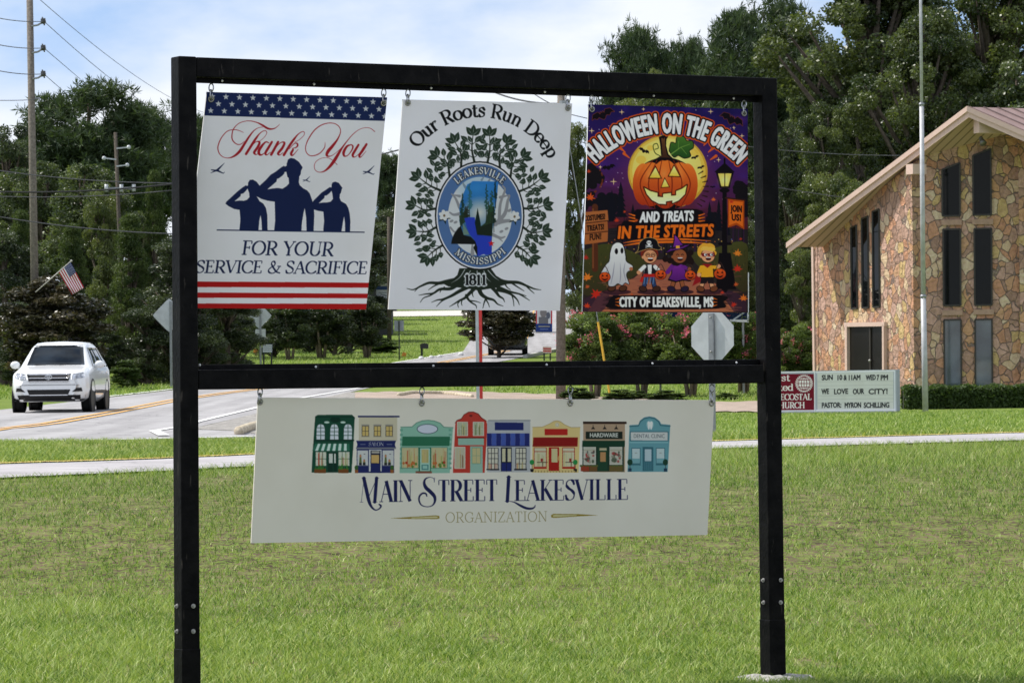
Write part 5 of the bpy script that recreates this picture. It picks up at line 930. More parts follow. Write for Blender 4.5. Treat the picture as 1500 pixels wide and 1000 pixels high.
# ------------------------------------------------------------------ church
def church():
    STONE = bpy.data.materials.new('flagstone_cladding'); STONE.use_nodes = True; t = STONE.node_tree; b = t.nodes['Principled BSDF']; b.inputs['Roughness'].default_value = .9; b.inputs['Specular IOR Level'].default_value = .15; L = t.links.new
    co = t.nodes.new('ShaderNodeTexCoord'); mp = t.nodes.new('ShaderNodeMapping'); mp.inputs['Scale'].default_value = (1.05, 1.05, .8)
    wn = t.nodes.new('ShaderNodeTexNoise'); wn.inputs['Scale'].default_value = 2.2; wn.inputs['Detail'].default_value = 3; ad = t.nodes.new('ShaderNodeMixRGB'); ad.blend_type = 'ADD'; ad.inputs[0].default_value = .28
    L(co.outputs['Object'], mp.inputs[0]); L(mp.outputs[0], wn.inputs['Vector']); L(mp.outputs[0], ad.inputs[1]); L(wn.outputs['Color'], ad.inputs[2])
    vo = t.nodes.new('ShaderNodeTexVoronoi'); vo.inputs['Scale'].default_value = 3.5; ve = t.nodes.new('ShaderNodeTexVoronoi'); ve.feature = 'DISTANCE_TO_EDGE'; ve.inputs['Scale'].default_value = 3.5
    L(ad.outputs[0], vo.inputs['Vector']); L(ad.outputs[0], ve.inputs['Vector'])
    sp = t.nodes.new('ShaderNodeSeparateColor'); L(vo.outputs['Color'], sp.inputs[0]); r = t.nodes.new('ShaderNodeValToRGB'); cr = r.color_ramp; cr.interpolation = 'CONSTANT'
    cols = [(0.503, 0.27, 0.169), (0.39, 0.231, 0.169), (0.596, 0.438, 0.287), (0.448, 0.287, 0.221), (0.514, 0.305, 0.185), (0.343, 0.215, 0.162), (0.537, 0.382, 0.185), (0.523, 0.333, 0.262), (0.465, 0.246, 0.153), (0.61, 0.473, 0.332), (0.418, 0.262, 0.195), (0.541, 0.31, 0.179)]
    cr.elements[0].color = (*cols[0], 1); cr.elements[1].position = 1 / 12; cr.elements[1].color = (*cols[1], 1)
    for i, c in enumerate(cols[2:], 2): e = cr.elements.new(i / 12); e.color = (*c, 1)
    L(sp.outputs[0], r.inputs[0]); n2 = t.nodes.new('ShaderNodeTexNoise'); n2.inputs['Scale'].default_value = 9; n2.inputs['Detail'].default_value = 6; L(co.outputs['Object'], n2.inputs['Vector'])
    m1 = t.nodes.new('ShaderNodeMixRGB'); m1.blend_type = 'OVERLAY'; m1.inputs[0].default_value = .55; L(r.outputs[0], m1.inputs[1]); L(n2.outputs['Fac'], m1.inputs[2])
    er = t.nodes.new('ShaderNodeValToRGB'); er.color_ramp.elements[0].position = .015; er.color_ramp.elements[1].position = .035; L(ve.outputs['Distance'], er.inputs[0])
    m2 = t.nodes.new('ShaderNodeMixRGB'); m2.inputs[1].default_value = (.24, .18, .155, 1); L(er.outputs[0], m2.inputs[0]); L(m1.outputs[0], m2.inputs[2]); L(m2.outputs[0], b.inputs['Base Color'])
    ha = t.nodes.new('ShaderNodeMath'); ha.operation = 'MULTIPLY_ADD'; ha.inputs[1].default_value = .6; L(er.outputs[0], ha.inputs[0]); hb = t.nodes.new('ShaderNodeMath'); hb.operation = 'MULTIPLY_ADD'; hb.inputs[1].default_value = 1.2; L(sp.outputs[1], hb.inputs[0]); L(n2.outputs['Fac'], hb.inputs[2]); L(hb.outputs[0], ha.inputs[2]); bp = t.nodes.new('ShaderNodeBump'); bp.inputs['Strength'].default_value = .9; bp.inputs['Distance'].default_value = .08; L(ha.outputs[0], bp.inputs['Height']); L(bp.outputs[0], b.inputs['Normal'])
    TRIM = mat('pinkish_tan_trim_paint', tuple(lin((206, 178, 164))), .6, var=.05); SOF = bpy.data.materials.new('soffit_boards'); SOF.use_nodes = True; t = SOF.node_tree; b = t.nodes['Principled BSDF']
    wv = t.nodes.new('ShaderNodeTexWave'); wv.inputs['Scale'].default_value = 1.6; wv.bands_direction = 'DIAGONAL'; co = t.nodes.new('ShaderNodeTexCoord'); rr = t.nodes.new('ShaderNodeValToRGB'); rr.color_ramp.elements[0].color = (.22, .15, .12, 1); rr.color_ramp.elements[1].color = (.56, .39, .36, 1); rr.color_ramp.elements[0].position = .02; rr.color_ramp.elements[1].position = .16
    t.links.new(co.outputs['Object'], wv.inputs['Vector']); t.links.new(wv.outputs['Fac'], rr.inputs[0]); t.links.new(rr.outputs[0], b.inputs['Base Color']); b.inputs['Roughness'].default_value = .7
    GLASS = mat('dark_window_glass', (.005, .006, .007), .02, var=.1, spec=.16); PALEG = mat('glass_painted_reflection', (.06, .078, .088), .03, var=.6, scale=.8, spec=.9); DARKF = mat('dark_bronze_frame', (.03, .025, .02), .5); ROOFM = mat('brown_red_metal_roof', (.30, .205, .19), .5, var=.12, scale=3, spec=.4)  # PALEG: pale reflection in the lower panes is painted into the base colour
    th = thing('church_building', P(1335, 600, 117), 'tan and orange flagstone church with tall narrow windows under a steep pink trimmed gable', 'church')
    th.location.z = tz(th.location.x, th.location.y)
    DL, DC, DB = 122.4, 117.0, 116.5
    Lw, Cw, Bw = P(1193, 500, DL), P(1335, 500, DC), P(1640, 500, DB - .3); nl = Vector((-(Lw - Cw).y, (Lw - Cw).x, 0)).normalized(); nl = nl if nl.y < 0 else -nl; nb = Vector((-(Bw - Cw).y, (Bw - Cw).x, 0)).normalized(); nb = nb if nb.y < 0 else -nb
    def wl(px, py, o=0): return on_plane(px, py, Cw + nl * o, nl)
    def wb(px, py, o=0): return on_plane(px, py, Cw + nb * o, nb)
    def low(v): return Vector((v.x, v.y, tz(v.x, v.y) - .4))
    bk = -nl * 11
    m = MB(); a, c = wl(1193, 355), wl(1335.5, 240); m.plate([low(a), low(c), c, a], .3); m.build('stone_wall', STONE, th)
    m = MB(); c, d, e = wb(1335.5, 240), wb(1432, 186), wb(1640, 245); m.plate([low(c), low(e), e, d, c], .3); m.build('stone_wall', STONE, th)
    m = MB(); d = wb(1491, 205, .16); e = wb(1640, 240, .16); m.plate([low(d), low(e), e, d], .15); m.build('stone_pilaster', STONE, th)
    m = MB(); e = wl(1193, 355) + nl * .0 - Vector((.02, 0, 0)); f = e + bk; m.plate([low(f), low(e), e, f], .2); m.build('side_wall', STONE, th)
    m = MB(); m.bar(low(wl(1192, 360)) + Vector((0, 0, .3)), wl(1192, 360), .12, .12, nl); m.build('corner_trim', TRIM, th)
    def window(fn, pts, glass=GLASS, t=.05, nm='window'):
        o = MB(); q = [fn(x, y, .012) for x, y in pts]; q = q[::-1]; o.plate(q, .02); 
        g = o.build(nm, glass, th); f = MB()
        for i in range(4): f.bar(fn(*pts[i], .03), fn(*pts[(i + 1) % 4], .03), t, .05, nb)
        f.build('frame', DARKF, g); return g
    for x0, x1, y0, y1, yb in ((1246, 1254.3, 334, 330, 452), (1261.8, 1271, 320.5, 317, 451), (1277.6, 1287.3, 310, 306.5, 450)):
        window(wl, [(x0, y0), (x1, y1), (x1 + 1.2, yb - .5), (x0 + 1.2, yb)], t=.03)
    for pts, gl in (([(1380, 248.5), (1406, 238.5), (1406.4, 316), (1380.4, 316.5)], GLASS), ([(1425, 228), (1451.3, 218), (1452, 314.5), (1425.6, 315)], GLASS), ([(1381.3, 336), (1406.8, 335.5), (1407.4, 447), (1382.4, 447.5)], GLASS), ([(1427, 335), (1452.4, 334.5), (1453, 446.5), (1428, 447)], GLASS),
                    ([(1382.8, 468.5), (1407.6, 468), (1408.4, 570), (1383.8, 571)], PALEG), ([(1428.4, 468), (1453, 467.5), (1453.6, 570), (1429, 570.5)], PALEG)):
        window(wb, pts, gl)
    for x0, x1, y in ((1379, 1409, 326), (1424, 1455, 325), (1380, 1410, 458), (1426, 1456, 457)):
        m = MB(); m.bar(wb(x0, y, .03), wb(x1, y - .4, .03), .16, .08, Vector((0, 0, 1))); m.build('window_sill', mat('pinkish_stone_sill', (.40, .26, .19), .8, bump=.3), th)
    d = MB(); q = [wl(x, y, .012) for x, y in ((1243, 477), (1243.5, 600), (1296, 600), (1295.5, 476.5))]; d.plate(q, .02); dr = d.build('door', mat('dark_doorway', (.010, .009, .008), .3, spec=.4), th)
    f = MB(); f.bar(wl(1241.5, 476, .05), wl(1242.5, 600, .05), .13, .14, nl.cross(Vector((0, 0, 1)))); f.bar(wl(1296, 475.5, .05), wl(1296.5, 600, .05), .10, .14, nl.cross(Vector((0, 0, 1)))); f.bar(wl(1239, 475.5, .05), wl(1298, 474.5, .05), .13, .14, Vector((0, 0, 1))); f.build('frame', TRIM, dr)
    f = MB(); f.bar(wl(1275, 480, .03), wl(1275.8, 600, .03), .07, .05, nl.cross(Vector((0, 0, 1)))); f.build('door_stile', DARKF, dr)
    for y in (528,): f = MB(); f.ball(wl(1274, y, .09), .045); f.build('handle', BOLT, dr, smooth=True)
    # roof
    E, A, Rr = P(1155, 357, 121.3), P(1420, 157, 114.6), P(1640, 253, 113.2); bd = -nl * 16
    def slab(p, q, nm):
        m = MB(); dz = Vector((0, 0, -.1)); vs = [p, q, q + bd, p + bd]; m.add(vs + [v + dz for v in vs], [(0, 1, 2, 3), (4, 7, 6, 5), (0, 4, 5, 1), (1, 5, 6, 2), (2, 6, 7, 3), (3, 7, 4, 0)]); m.m = [0, 1, 0, 0, 0, 0]
        return m.build(nm, [ROOFM, SOF], th)
    r1 = slab(E, A, 'roof'); r2 = slab(A, Rr, 'roof')
    m = MB()
    for k in range(34):
        o = bd * (k / 33); m.bar(A + o + Vector((0, 0, .012)), Rr + o + Vector((0, 0, .012)), .04, .05, Vector((0, 0, 1)))
    m.build('roof_rib', ROOFM, r2)
    dn = Vector((0, 0, -1)); fo = nl * .03
    for p, q, par in ((E, A, r1), (A, Rr, r2)):
        m = MB(); m.plate([p + fo + dn * .30, q + fo + dn * .30, q + fo, p + fo], .05); m.build('fascia', TRIM, par)
        m = MB(); m.plate([p + fo * 3 + dn * .13, q + fo * 3 + dn * .13, q + fo * 3 - dn * .03, p + fo * 3 - dn * .03], .07); m.build('fascia_cap', TRIM, par)
    for (x, y, D, wd, hh, ln) in ((1431, 184, 114.75, .30, .45, 1.7), (1333, 248, 116.1, .40, .30, .45)):
        c = P(x, y, D); m = MB(); e = nl.cross(Vector((0, 0, 1))); m.bar(c - nl * ln + dn * 0, c + nl * .02, wd, hh, e); m.build('roof_beam', TRIM, th)
    c = P(1437, 203, 115.8); m = MB(); m.tube([c, c + Vector((.05, -.15, -.16))], [.05, .11], 10); m.ball(c, .07); m.build('floodlight', mat('grey_lamp_metal', (.2, .2, .2), .5, .5), th, smooth=True)
church()

# ------------------------------------------------------------------ church notice sign
def church_sign():
    D = 100.0; Q = [(1114, 544.5), (1313, 541), (1313.6, 602), (1114.6, 604.5)]
    a = Art(Q, 3.0, (206, 209, 208)); MR = (112, 22, 40); Wt = (232, 230, 228); K = (44, 46, 50); FRM = (168, 174, 186)
    a.rect(1113, 540, 1315, 606, FRM); a.rect(1112, 547.5, 1192.5, 601, MR); a.poly([(1197, 546.5), (1308.5, 544.4), (1309, 599), (1197.4, 600.2)], (206, 209, 205))
    a.stroke([(1113, 545.8), (1194, 544.2)], 1.6, (226, 228, 232)); a.stroke([(1113, 601.6), (1193, 601)], 1.6, (220, 222, 226)); a.stroke([(1193, 544), (1193.5, 602)], 1.5, (226, 228, 232)); a.stroke([(1196, 545), (1310, 543)], 2.2, (226, 228, 232)); a.stroke([(1196, 601), (1311, 600)], 2.2, (224, 226, 230)); a.stroke([(1310.4, 543), (1311, 601)], 1.8, (220, 224, 232))
    for y in (559, 565, 570, 579.5, 585, 590): a.stroke([(1198, y), (1308, y - 1.5)], .5, (176, 180, 178))
    def row(txts, y): [a.sans(t, lambda W, x0=x0, x1=x1: line_fn(x0, y, x1, y - .6, 7.2, W), K, .75) for t, x0, x1 in txts]
    row([('SUN', 1204, 1219.5), ('10', 1227, 1233.5), ('&', 1236, 1240), ('11AM', 1243.5, 1260), ('WED', 1268.5, 1282.5), ('7', 1284.5, 1287.5), ('PM', 1290.3, 1300.5)], 556.6)
    row([('WE', 1203.5, 1214), ('LOVE', 1222, 1242), ('OUR', 1249.5, 1265.5), ('CITY!', 1272.5, 1300)], 577); row([('PASTOR:', 1204, 1232), ('MYRON', 1237.5, 1261), ('SCHILLING', 1265.5, 1302.5)], 597)
    a.serif('First', lambda W: line_fn(1124, 558, 1157.4, 557.6, 9.5, W), 9.5, Wt, .2, .09); a.serif('United', lambda W: line_fn(1117, 572, 1162.4, 571.6, 9.5, W), 9.5, Wt, .2, .09)
    a.serif('PENTECOSTAL', lambda W: line_fn(1117, 585.8, 1188.6, 585.2, 8.6, W), 8.6, Wt, .2, .09); a.serif('CHURCH', lambda W: line_fn(1134, 597.8, 1178.8, 597.4, 8.6, W), 8.6, Wt, .2, .09)
    a.ell(1177.8, 561.5, 11.6, 11.6, Wt); 
    for k in range(26): an = k * math.pi / 13; a.ell(1177.8 + 12.3 * math.cos(an), 561.5 + 12.3 * math.sin(an), .9, .9, Wt, n=6)
    a.ell(1177.8, 561.5, 10.6, 10.6, MR); a.ell(1177.8, 561.5, 10, 10, Wt); 
    for rx in (4, 8.2): a.stroke([(1177.8 + rx * math.cos(q), 561.5 + 9.6 * math.sin(q)) for q in np.linspace(0, 6.29, 24)], .9, MR)
    a.stroke([(1177.8, 551.5), (1177.8, 571.5)], .9, MR)
    for y in (-5.2, 0, 5.2): a.stroke([(1167.8 + abs(y) * .3, 561.5 + y), (1187.8 - abs(y) * .3, 561.5 + y)], .9, MR)
    n = Vector((-.375, -.927, 0)).normalized(); c0 = P(1213, 575, D)
    q = [on_plane(x, y, c0, n) for x, y in Q]; t = thing('church_sign', (q[0] + q[1] + q[2] + q[3]) / 4, 'church notice board with black letters beside a maroon panel with white globe', 'notice board'); t.location.z = tz(t.location.x, t.location.y)
    CAB = mat('bluish_grey_sign_metal', (.36, .39, .46), .5, .2, var=.05); m = MB(); m.plate([q[0], q[3], q[2], q[1]], .32); m.build('cabinet', CAB, t, bevel=.01)
    a.mesh('printed_face', *[p + n * .004 for p in q], PRINT, t)
    b0, b1 = q[3], q[2]; m = MB(); zb = min(tz(p.x, p.y) for p in (b0, b1)) - .2
    for p, s_ in ((b0, .15), (b1, -.25)): m = MB(); m.bar(Vector((p.x + s_, p.y + .2, zb)), Vector((p.x + s_, p.y + .2, p.z)), .2, .2, Vector((1, 0, 0))); m.build('leg', CAB, t)
    m = MB(); m.bar(b0 + Vector((-.02, .0, -.06)), b1 + Vector((.1, 0, -.06)), .1, .34, Vector((0, 0, 1))); m.build('bottom_rail', mat('dull_grey_rail', (.25, .26, .27), .6, .3), t)
church_sign()

# ------------------------------------------------------------------ cars
def make_suv(label, paint, loc, rz, name='parked_car', detail=True):
    t = thing(name, loc, label, 'car', rz=rz)
    st = np.array([  # y, bottom, half width, belt height, half width at top, top height
        (0.0, .38, .66, .72, .60, .80), (.05, .33, .76, .80, .68, .90), (.16, .27, .86, .86, .73, .96), (.45, .26, .93, .95, .78, 1.03), (.9, .26, .95, 1.0, .80, 1.09), (1.28, .26, .955, 1.04, .80, 1.13),
        (1.62, .26, .955, 1.05, .74, 1.40), (1.98, .26, .955, 1.06, .66, 1.645), (2.4, .26, .955, 1.07, .64, 1.72), (3.2, .26, .955, 1.08, .635, 1.73), (3.9, .26, .95, 1.09, .63, 1.70), (4.35, .27, .94, 1.09, .62, 1.65), (4.55, .28, .92, 1.08, .64, 1.45), (4.70, .31, .89, 1.05, .68, 1.14), (4.78, .38, .84, .95, .70, 1.0)])
    ys = np.unique(np.r_[np.linspace(0, .5, 12), np.linspace(.5, 4.78, 60)]); pr = np.c_[ys, *[np.interp(ys, st[:, 0], st[:, k]) for k in range(1, 6)]]
    V = []; Fc = []; nP = None
    for y, zb, w_, zl, wt, zt in pr:
        half = [(0, zb), (w_ * .8, zb), (w_ * .96, zb + .1), (w_, zb + .3), (w_ * 1.0, (zb + zl) / 2 + .1), (w_ * .985, zl - .06), (w_ * .955, zl), (wt + (w_ * .955 - wt) * .5, zl + (zt - zl) * .48), (wt, zl + (zt - zl) * .88), (wt * .92, zl + (zt - zl) * .965), (wt * .6, zt), (0, zt + .012)]
        ring = half + [(-x, z) for x, z in half[-2:0:-1]]; nP = len(ring); V += [(x, y, z) for x, z in ring]
    k = len(pr)
    for i in range(k - 1): Fc += [(i * nP + j, (i + 1) * nP + j, (i + 1) * nP + (j + 1) % nP, i * nP + (j + 1) % nP) for j in range(nP)]
    cap = [tuple(range(nP)), tuple(range((k - 1) * nP, k * nP))[::-1]]
    m = MB(); m.add(V, [f[::-1] for f in Fc] + cap); body = m.build('body', paint, t, smooth=True, local=True)
    for p in body.data.polygons: p.use_smooth = p.area < .5
    bvh = BVHTree.FromPolygons([Vector(v) for v in V], Fc + cap)
    def cast(o, d):
        h = bvh.ray_cast(Vector(o), Vector(d)); return h[0], h[1]
    def patch(nm, outline, axis, m_, off=.008, nx=10, nz=6, parent=t, sgn=1, th=.02):
        """a panel lying on the body: outline = four (u,z) corners, cast along the axis"""
        (a, b, c, d) = [np.array(q, float) for q in outline]; P_ = []; N_ = []
        for j in range(nz + 1):
            for i in range(nx + 1):
                u, v = i / nx, j / nz; q = (a * (1 - u) + b * u) * (1 - v) + (d * (1 - u) + c * u) * v
                if axis == 'front': h, n_ = cast((q[0], -2, q[1]), (0, 1, 0))
                elif axis == 'rear': h, n_ = cast((q[0], 7, q[1]), (0, -1, 0))
                else: h, n_ = cast((3 * sgn, q[0], q[1]), (-sgn, 0, 0))
                if h is None: h = Vector((q[0], 0, q[1])); n_ = Vector((0, -1, 0))
                dv = {'front': Vector((0, -1, 0)), 'rear': Vector((0, 1, 0)), 'side': Vector((sgn, 0, 0))}[axis]
                P_.append(h + dv * off); N_.append(dv)
        mm = MB(); w_ = nx + 1; top = P_; bot = [p - n_ * th for p, n_ in zip(P_, N_)]; M_ = len(top)
        f = [(j * w_ + i, j * w_ + i + 1, (j + 1) * w_ + i + 1, (j + 1) * w_ + i) for j in range(nz) for i in range(nx)]
        bd = list(range(w_)) + [j * w_ + nx for j in range(1, nz + 1)] + [nz * w_ + i for i in range(nx - 1, -1, -1)] + [j * w_ for j in range(nz - 1, 0, -1)]
        sd = [(bd[i], bd[(i + 1) % len(bd)], bd[(i + 1) % len(bd)] + M_, bd[i] + M_) for i in range(len(bd))]
        mm.add(top + bot, f + [tuple(M_ + x for x in q[::-1]) for q in f] + sd); return mm.build(nm, m_, parent, smooth=True, local=True)
    GL = mat('car_window_glass', (.012, .018, .026), .03, var=.5, scale=2, spec=.22); BK = mat('black_car_plastic', (.012, .012, .013), .5, spec=.3); CH = mat('bright_chrome', (.75, .75, .77), .12, 1.0, var=.05); LMP = mat('headlamp_lens', (.42, .44, .48), .08, .5, var=.55, scale=14, spec=.8); TY = mat('tyre_rubber', (.012, .012, .012), .85, spec=.2); AL = mat('alloy_wheel', (.45, .46, .48), .3, .9); RL = mat('tail_lamp_lens', (.35, .02, .01), .2)
    patch('windscreen', [(-.70, 1.155), (.70, 1.155), (.585, 1.635), (-.585, 1.635)], 'front', GL, .012, 14, 8)
    patch('rear_window', [(-.60, 1.17), (.60, 1.17), (.55, 1.58), (-.55, 1.58)], 'rear', GL, .012, 12, 6)
    for s_ in (-1, 1):
        for a, b in ((1.82, 2.62), (2.70, 3.55), (3.63, 4.28)):
            patch('side_window', [(a - (.3 if a < 2 else 0), 1.12), (b, 1.12), (b - (.12 if b > 4 else 0), 1.58), (a + (.22 if a < 2 else 0), 1.58)], 'side', GL, .012, 8, 6, sgn=s_)
        patch('headlight', [(s_ * .56, .80), (s_ * .84, .84), (s_ * .80, .965), (s_ * .57, .93)], 'front', LMP, .014, 8, 4)
        patch('tail_light', [(s_ * .60, .88), (s_ * .84, .88), (s_ * .80, 1.06), (s_ * .64, 1.06)], 'rear', RL, .012, 5, 5)
        patch('fog_lamp_recess', [(s_ * .56, .50), (s_ * .80, .51), (s_ * .78, .60), (s_ * .66, .585)], 'front', BK, .012, 6, 3)
        m = MB(); m.ball((s_ * 1.03, 1.62, 1.16), .115, sc=(1.05, .55, .82), n=14); m.bar((s_ * .90, 1.66, 1.08), (s_ * 1.02, 1.64, 1.12), .06, .05, (0, 0, 1)); m.build('wing_mirror', paint, t, smooth=True, local=True)
        for y in (2.48, 3.4): patch('door_handle', [(y, .945), (y + .2, .945), (y + .2, .985), (y, .985)], 'side', CH, .03, 4, 1, sgn=s_)
        patch('side_moulding', [(1.5, .46), (3.6, .46), (3.6, .54), (1.5, .54)], 'side', BK, .01, 12, 1, sgn=s_)
        for y in (.92, 3.71):
            wh = thing('wheel', (s_ * .80, y, .37), None, None); wh.parent = t
            c0, c1 = Vector((-.12, 0, 0)), Vector((.12, 0, 0)); m = MB(); prof = [(-.12, .25), (-.125, .33), (-.09, .37), (.09, .37), (.125, .33), (.12, .25)]; n = 36
            vs = [(x, r * math.cos(2 * math.pi * j / n), r * math.sin(2 * math.pi * j / n)) for x, r in prof for j in range(n)]; m.add(vs, [(i * n + j, i * n + (j + 1) % n, (i + 1) * n + (j + 1) % n, (i + 1) * n + j) for i in range(5) for j in range(n)]); m.build('tyre', TY, wh, smooth=True, local=True)
            m = MB(); x = s_ * .085; m.tube([(x - s_ * .02, 0, 0), (x, 0, 0)], .07, 16)
            for j in range(5): an = 2 * math.pi * j / 5; m.bar((x - s_ * .01, .05 * math.cos(an), .05 * math.sin(an)), (x - s_ * .01, .25 * math.cos(an), .25 * math.sin(an)), .06, .03, (0, -math.sin(an), math.cos(an)))
            m.ring((x - s_ * .01, 0, 0), (1, 0, 0), .245, .016, 30, 8); m.tube([(x - s_ * .07, 0, 0), (x - s_ * .05, 0, 0)], .24, 24, mi=1); m.build('rim', [AL, BK], wh, local=True)
            m = MB(); m.ring((s_ * .938, y, .37), (1, 0, 0), .425, .024, 34, 6); m.tube([(s_ * .90, y, .37), (s_ * .944, y, .37)], .415, 34); m.build('wheel_arch', BK, t, local=True)
    for wh in [c for c in t.children if c.name.startswith('wheel') and c.type == 'EMPTY']: wh.location.x *= 1.02
    patch('grille', [(-.47, .735), (.47, .735), (.53, .935), (-.53, .935)], 'front', BK, .012, 12, 5)
    for z in (.75, .835, .92): patch('grille_bar', [(-.49, z - .009), (.49, z - .009), (.49, z + .009), (-.49, z + .009)], 'front', CH, .03, 12, 1)
    patch('lower_intake', [(-.46, .42), (.46, .42), (.52, .555), (-.52, .555)], 'front', BK, .012, 12, 4); patch('chrome_strip', [(-.46, .415), (.46, .415), (.47, .437), (-.47, .437)], 'front', CH, .022, 12, 1)
    patch('bumper_skirt', [(-.82, .28), (.82, .28), (.86, .425), (-.86, .425)], 'front', BK, .01, 16, 3)
    y0 = cast((0, -2, .85), (0, 1, 0))[0].y - .045; m = MB()
    m.ring((0, y0, .852), (0, -1, 0), .058, .008, 24, 6, stretch=((1, 0, 0), 1.4)); m.ring((0, y0 - .003, .852), (0, -1, 0), .05, .007, 20, 6, stretch=((1, 0, 0), .55)); m.ring((0, y0 - .003, .885), (0, -1, 0), .022, .006, 20, 6, stretch=((1, 0, 0), 2.6)); m.build('emblem', CH, t, local=True)
    m = MB(); m.bar((-.5, 1.28, 1.165), (.15, 1.22, 1.155), .02, .02, (0, 0, 1)); m.bar((.1, 1.28, 1.165), (.62, 1.22, 1.155), .02, .02, (0, 0, 1)); m.build('wiper', BK, t, local=True)
    return t
WPAINT = mat('white_car_paint', (.80, .81, .82), .25, var=.02, coat=.6, spec=.5); DPAINT = mat('dark_car_paint', (.02, .022, .026), .25, coat=.6)
g = G(77, 605.5); make_suv('white sport utility vehicle coming down the road, grille and windscreen towards the camera', WPAINT, (g.x - .10, g.y + .1, g.z + .015), rad(-1.0), 'sport_utility_vehicle')
g = G(744, 521); sv = make_suv('dark vehicle seen from behind on the hill road, half hidden by the round magnolia', DPAINT, (g.x, g.y + 4.8, g.z + .02), rad(180), 'dark_car')

# ------------------------------------------------------------------ street furniture
GALV = mat('galvanised_sign_back', (.56, .58, .60), .45, .3, var=.10, scale=5, spec=.4); GPOST = mat('galvanised_post', (.30, .31, .33), .5, .6, scale=10); WOODP = mat('weathered_pole_wood', (.19, .165, .145), .9, var=.25, scale=14, bump=.6, bscale=30, spec=.1); WOODD = mat('dark_pole_wood', (.10, .085, .07), .9, var=.25, scale=14, bump=.6, bscale=30, spec=.1)
DGREEN = mat('dark_green_post', (.03, .035, .03), .7); CONC = mat('kerb_concrete', (.50, .49, .46), .9, var=.1)
def gz(x, y): return Vector((x, y, tz(x, y)))
def at_depth(px, py, D): return P(px, py, D)
def ngon(c, r, k, rot, fwd, round_=0):
    e = Vector((fwd[1], -fwd[0], 0)).normalized(); o = []
    for i in range(k):
        an = rot + 2 * math.pi * i / k
        for dd in ((-round_, round_) if round_ else (0,)): o.append(c + (e * math.cos(an + dd) + Vector((0, 0, 1)) * math.sin(an + dd)) * r * (1 if not round_ else math.cos(math.pi / k) / math.cos(math.pi / k - abs(round_)) if k == 4 else 1))
    return o
def sign_post(px, D, top_py, m_=GPOST, r=.03, name='post', par=None):
    a = P(px, top_py, D); b = gz(a.x, a.y) - Vector((0, 0, .15)); m = MB(); m.bar(a, b, r * 2, r * 1.4, Vector((1, 0, 0))); return m.build(name, m_, par)
# stop sign from behind
D = 62; c = P(1043.6, 492, D); t = thing('stop_sign', gz(c.x, c.y), 'silver back of an eight sided sign on a ribbed channel post', 'road sign')
fw = Vector((.52, .854, 0)); m = MB(); pts = ngon(c, .765 / 2 / math.cos(math.pi / 8), 8, math.pi / 8, fw); m.plate(pts, .004); m.build('sign_plate', GALV, t)
m = MB(); e = Vector((fw.y, -fw.x, 0)); top = c + Vector((0, 0, .36)); bot = gz(c.x, c.y) - Vector((0, 0, .2)); o = -fw * .045
m.bar(top + o, bot + o, .07, .012, e)
for s_ in (-1, 1): m.bar(top + o * .6 + e * s_ * .04, bot + o * .6 + e * s_ * .04, .012, .045, e)
m.build('channel_post', GPOST, t); m = MB()
for z in (.3, -.25): m.ball(c + Vector((0, 0, z)) + o * 1.4, .014)
m.build('bolt', BOLT, t)
def diamond(px, py, D, hd, label, extra=None, ptop=None):
    c = P(px, py, D); t = thing('diamond_sign', gz(c.x, c.y), label, 'road sign', 'diamond signs seen from behind'); fw = Vector((.1, 1, 0)).normalized()
    e = Vector((fw.y, -fw.x, 0)); z = Vector((0, 0, 1)); k = .16
    pts = []
    for a, b in ((1, 0), (0, 1), (-1, 0), (0, -1)):
        n_ = (-b, a); pts += [c + (e * (a * (1 - k) - n_[0] * k) + z * (b * (1 - k) - n_[1] * k)) * hd, c + (e * a + z * b) * hd * .96, c + (e * (a * (1 - k) + n_[0] * k) + z * (b * (1 - k) + n_[1] * k)) * hd]
    m = MB(); m.plate(pts, .004); m.build('sign_plate', GALV, t)
    a = c - fw * .05 + z * hd * .8 + e * .06; m = MB(); m.bar(a, gz(a.x, a.y) - z * .2, .085, .05, e); m.build('post', GPOST, t)
    if extra: q = P(*extra, D); m = MB(); m.box(q, (.46, .006, .43)); m.build('plaque', GALV, t)
    return t
diamond(248, 461.7, 143, .64, 'silver back of a diamond sign beside the left black post, nearer of two'); diamond(379.5, 462.5, 172, .58, 'silver back of a diamond sign with a small square plaque below', (381.5, 489))
# square sign back, orange marker stakes, mailbox, yard signs
g = G(585, 527); t = thing('square_sign', g, 'grey back of a small square sign on a thin dark post in the lawn', 'road sign'); k = g.y / F_PX
c = P(584.5, 477, g.y); m = MB(); m.box(c, (14 * k, .01, 15 * k)); m.build('sign_plate', mat('dull_grey_sign_back', (.24, .26, .30), .6, .2), t); m = MB(); m.bar(c + Vector((0, -.04, 7 * k)), g - Vector((0, 0, .1)), .06, .05, (1, 0, 0)); m.build('post', DGREEN, t)
for px, py, h, lab in ((592, 524, 8, 'small orange marker plate low in the grass beside the thin dark sign post'), (374.5, 519, 9, 'small orange marker plate near the shrubs left of the yard sign')):
    g = G(px, py); k = g.y / F_PX; m = MB(); m.bar(g - Vector((0, 0, .1)), g + Vector((0, 0, 2 * k + .05)), .04, .04, (1, 0, 0)); m.box(g + Vector((0, 0, 5 * k)), (6 * k, .02, 6 * k), rot=Matrix.Rotation(.3, 3, 'Y')); tag(m.build('marker_plate', mat('orange_marker', (.55, .20, .03), .6, var=.4, scale=8)), lab, 'marker')
g = G(618, 523); k = g.y / F_PX; t = thing('mailbox', g, 'black mailbox on a post at the far roadside lawn', 'mailbox'); c = P(621.5, 506.5, g.y); m = MB(); m.bar(Vector((g.x, g.y, c.z)), g - Vector((0, 0, .2)), .11, .11, (1, 0, 0)); m.build('post', DGREEN, t)
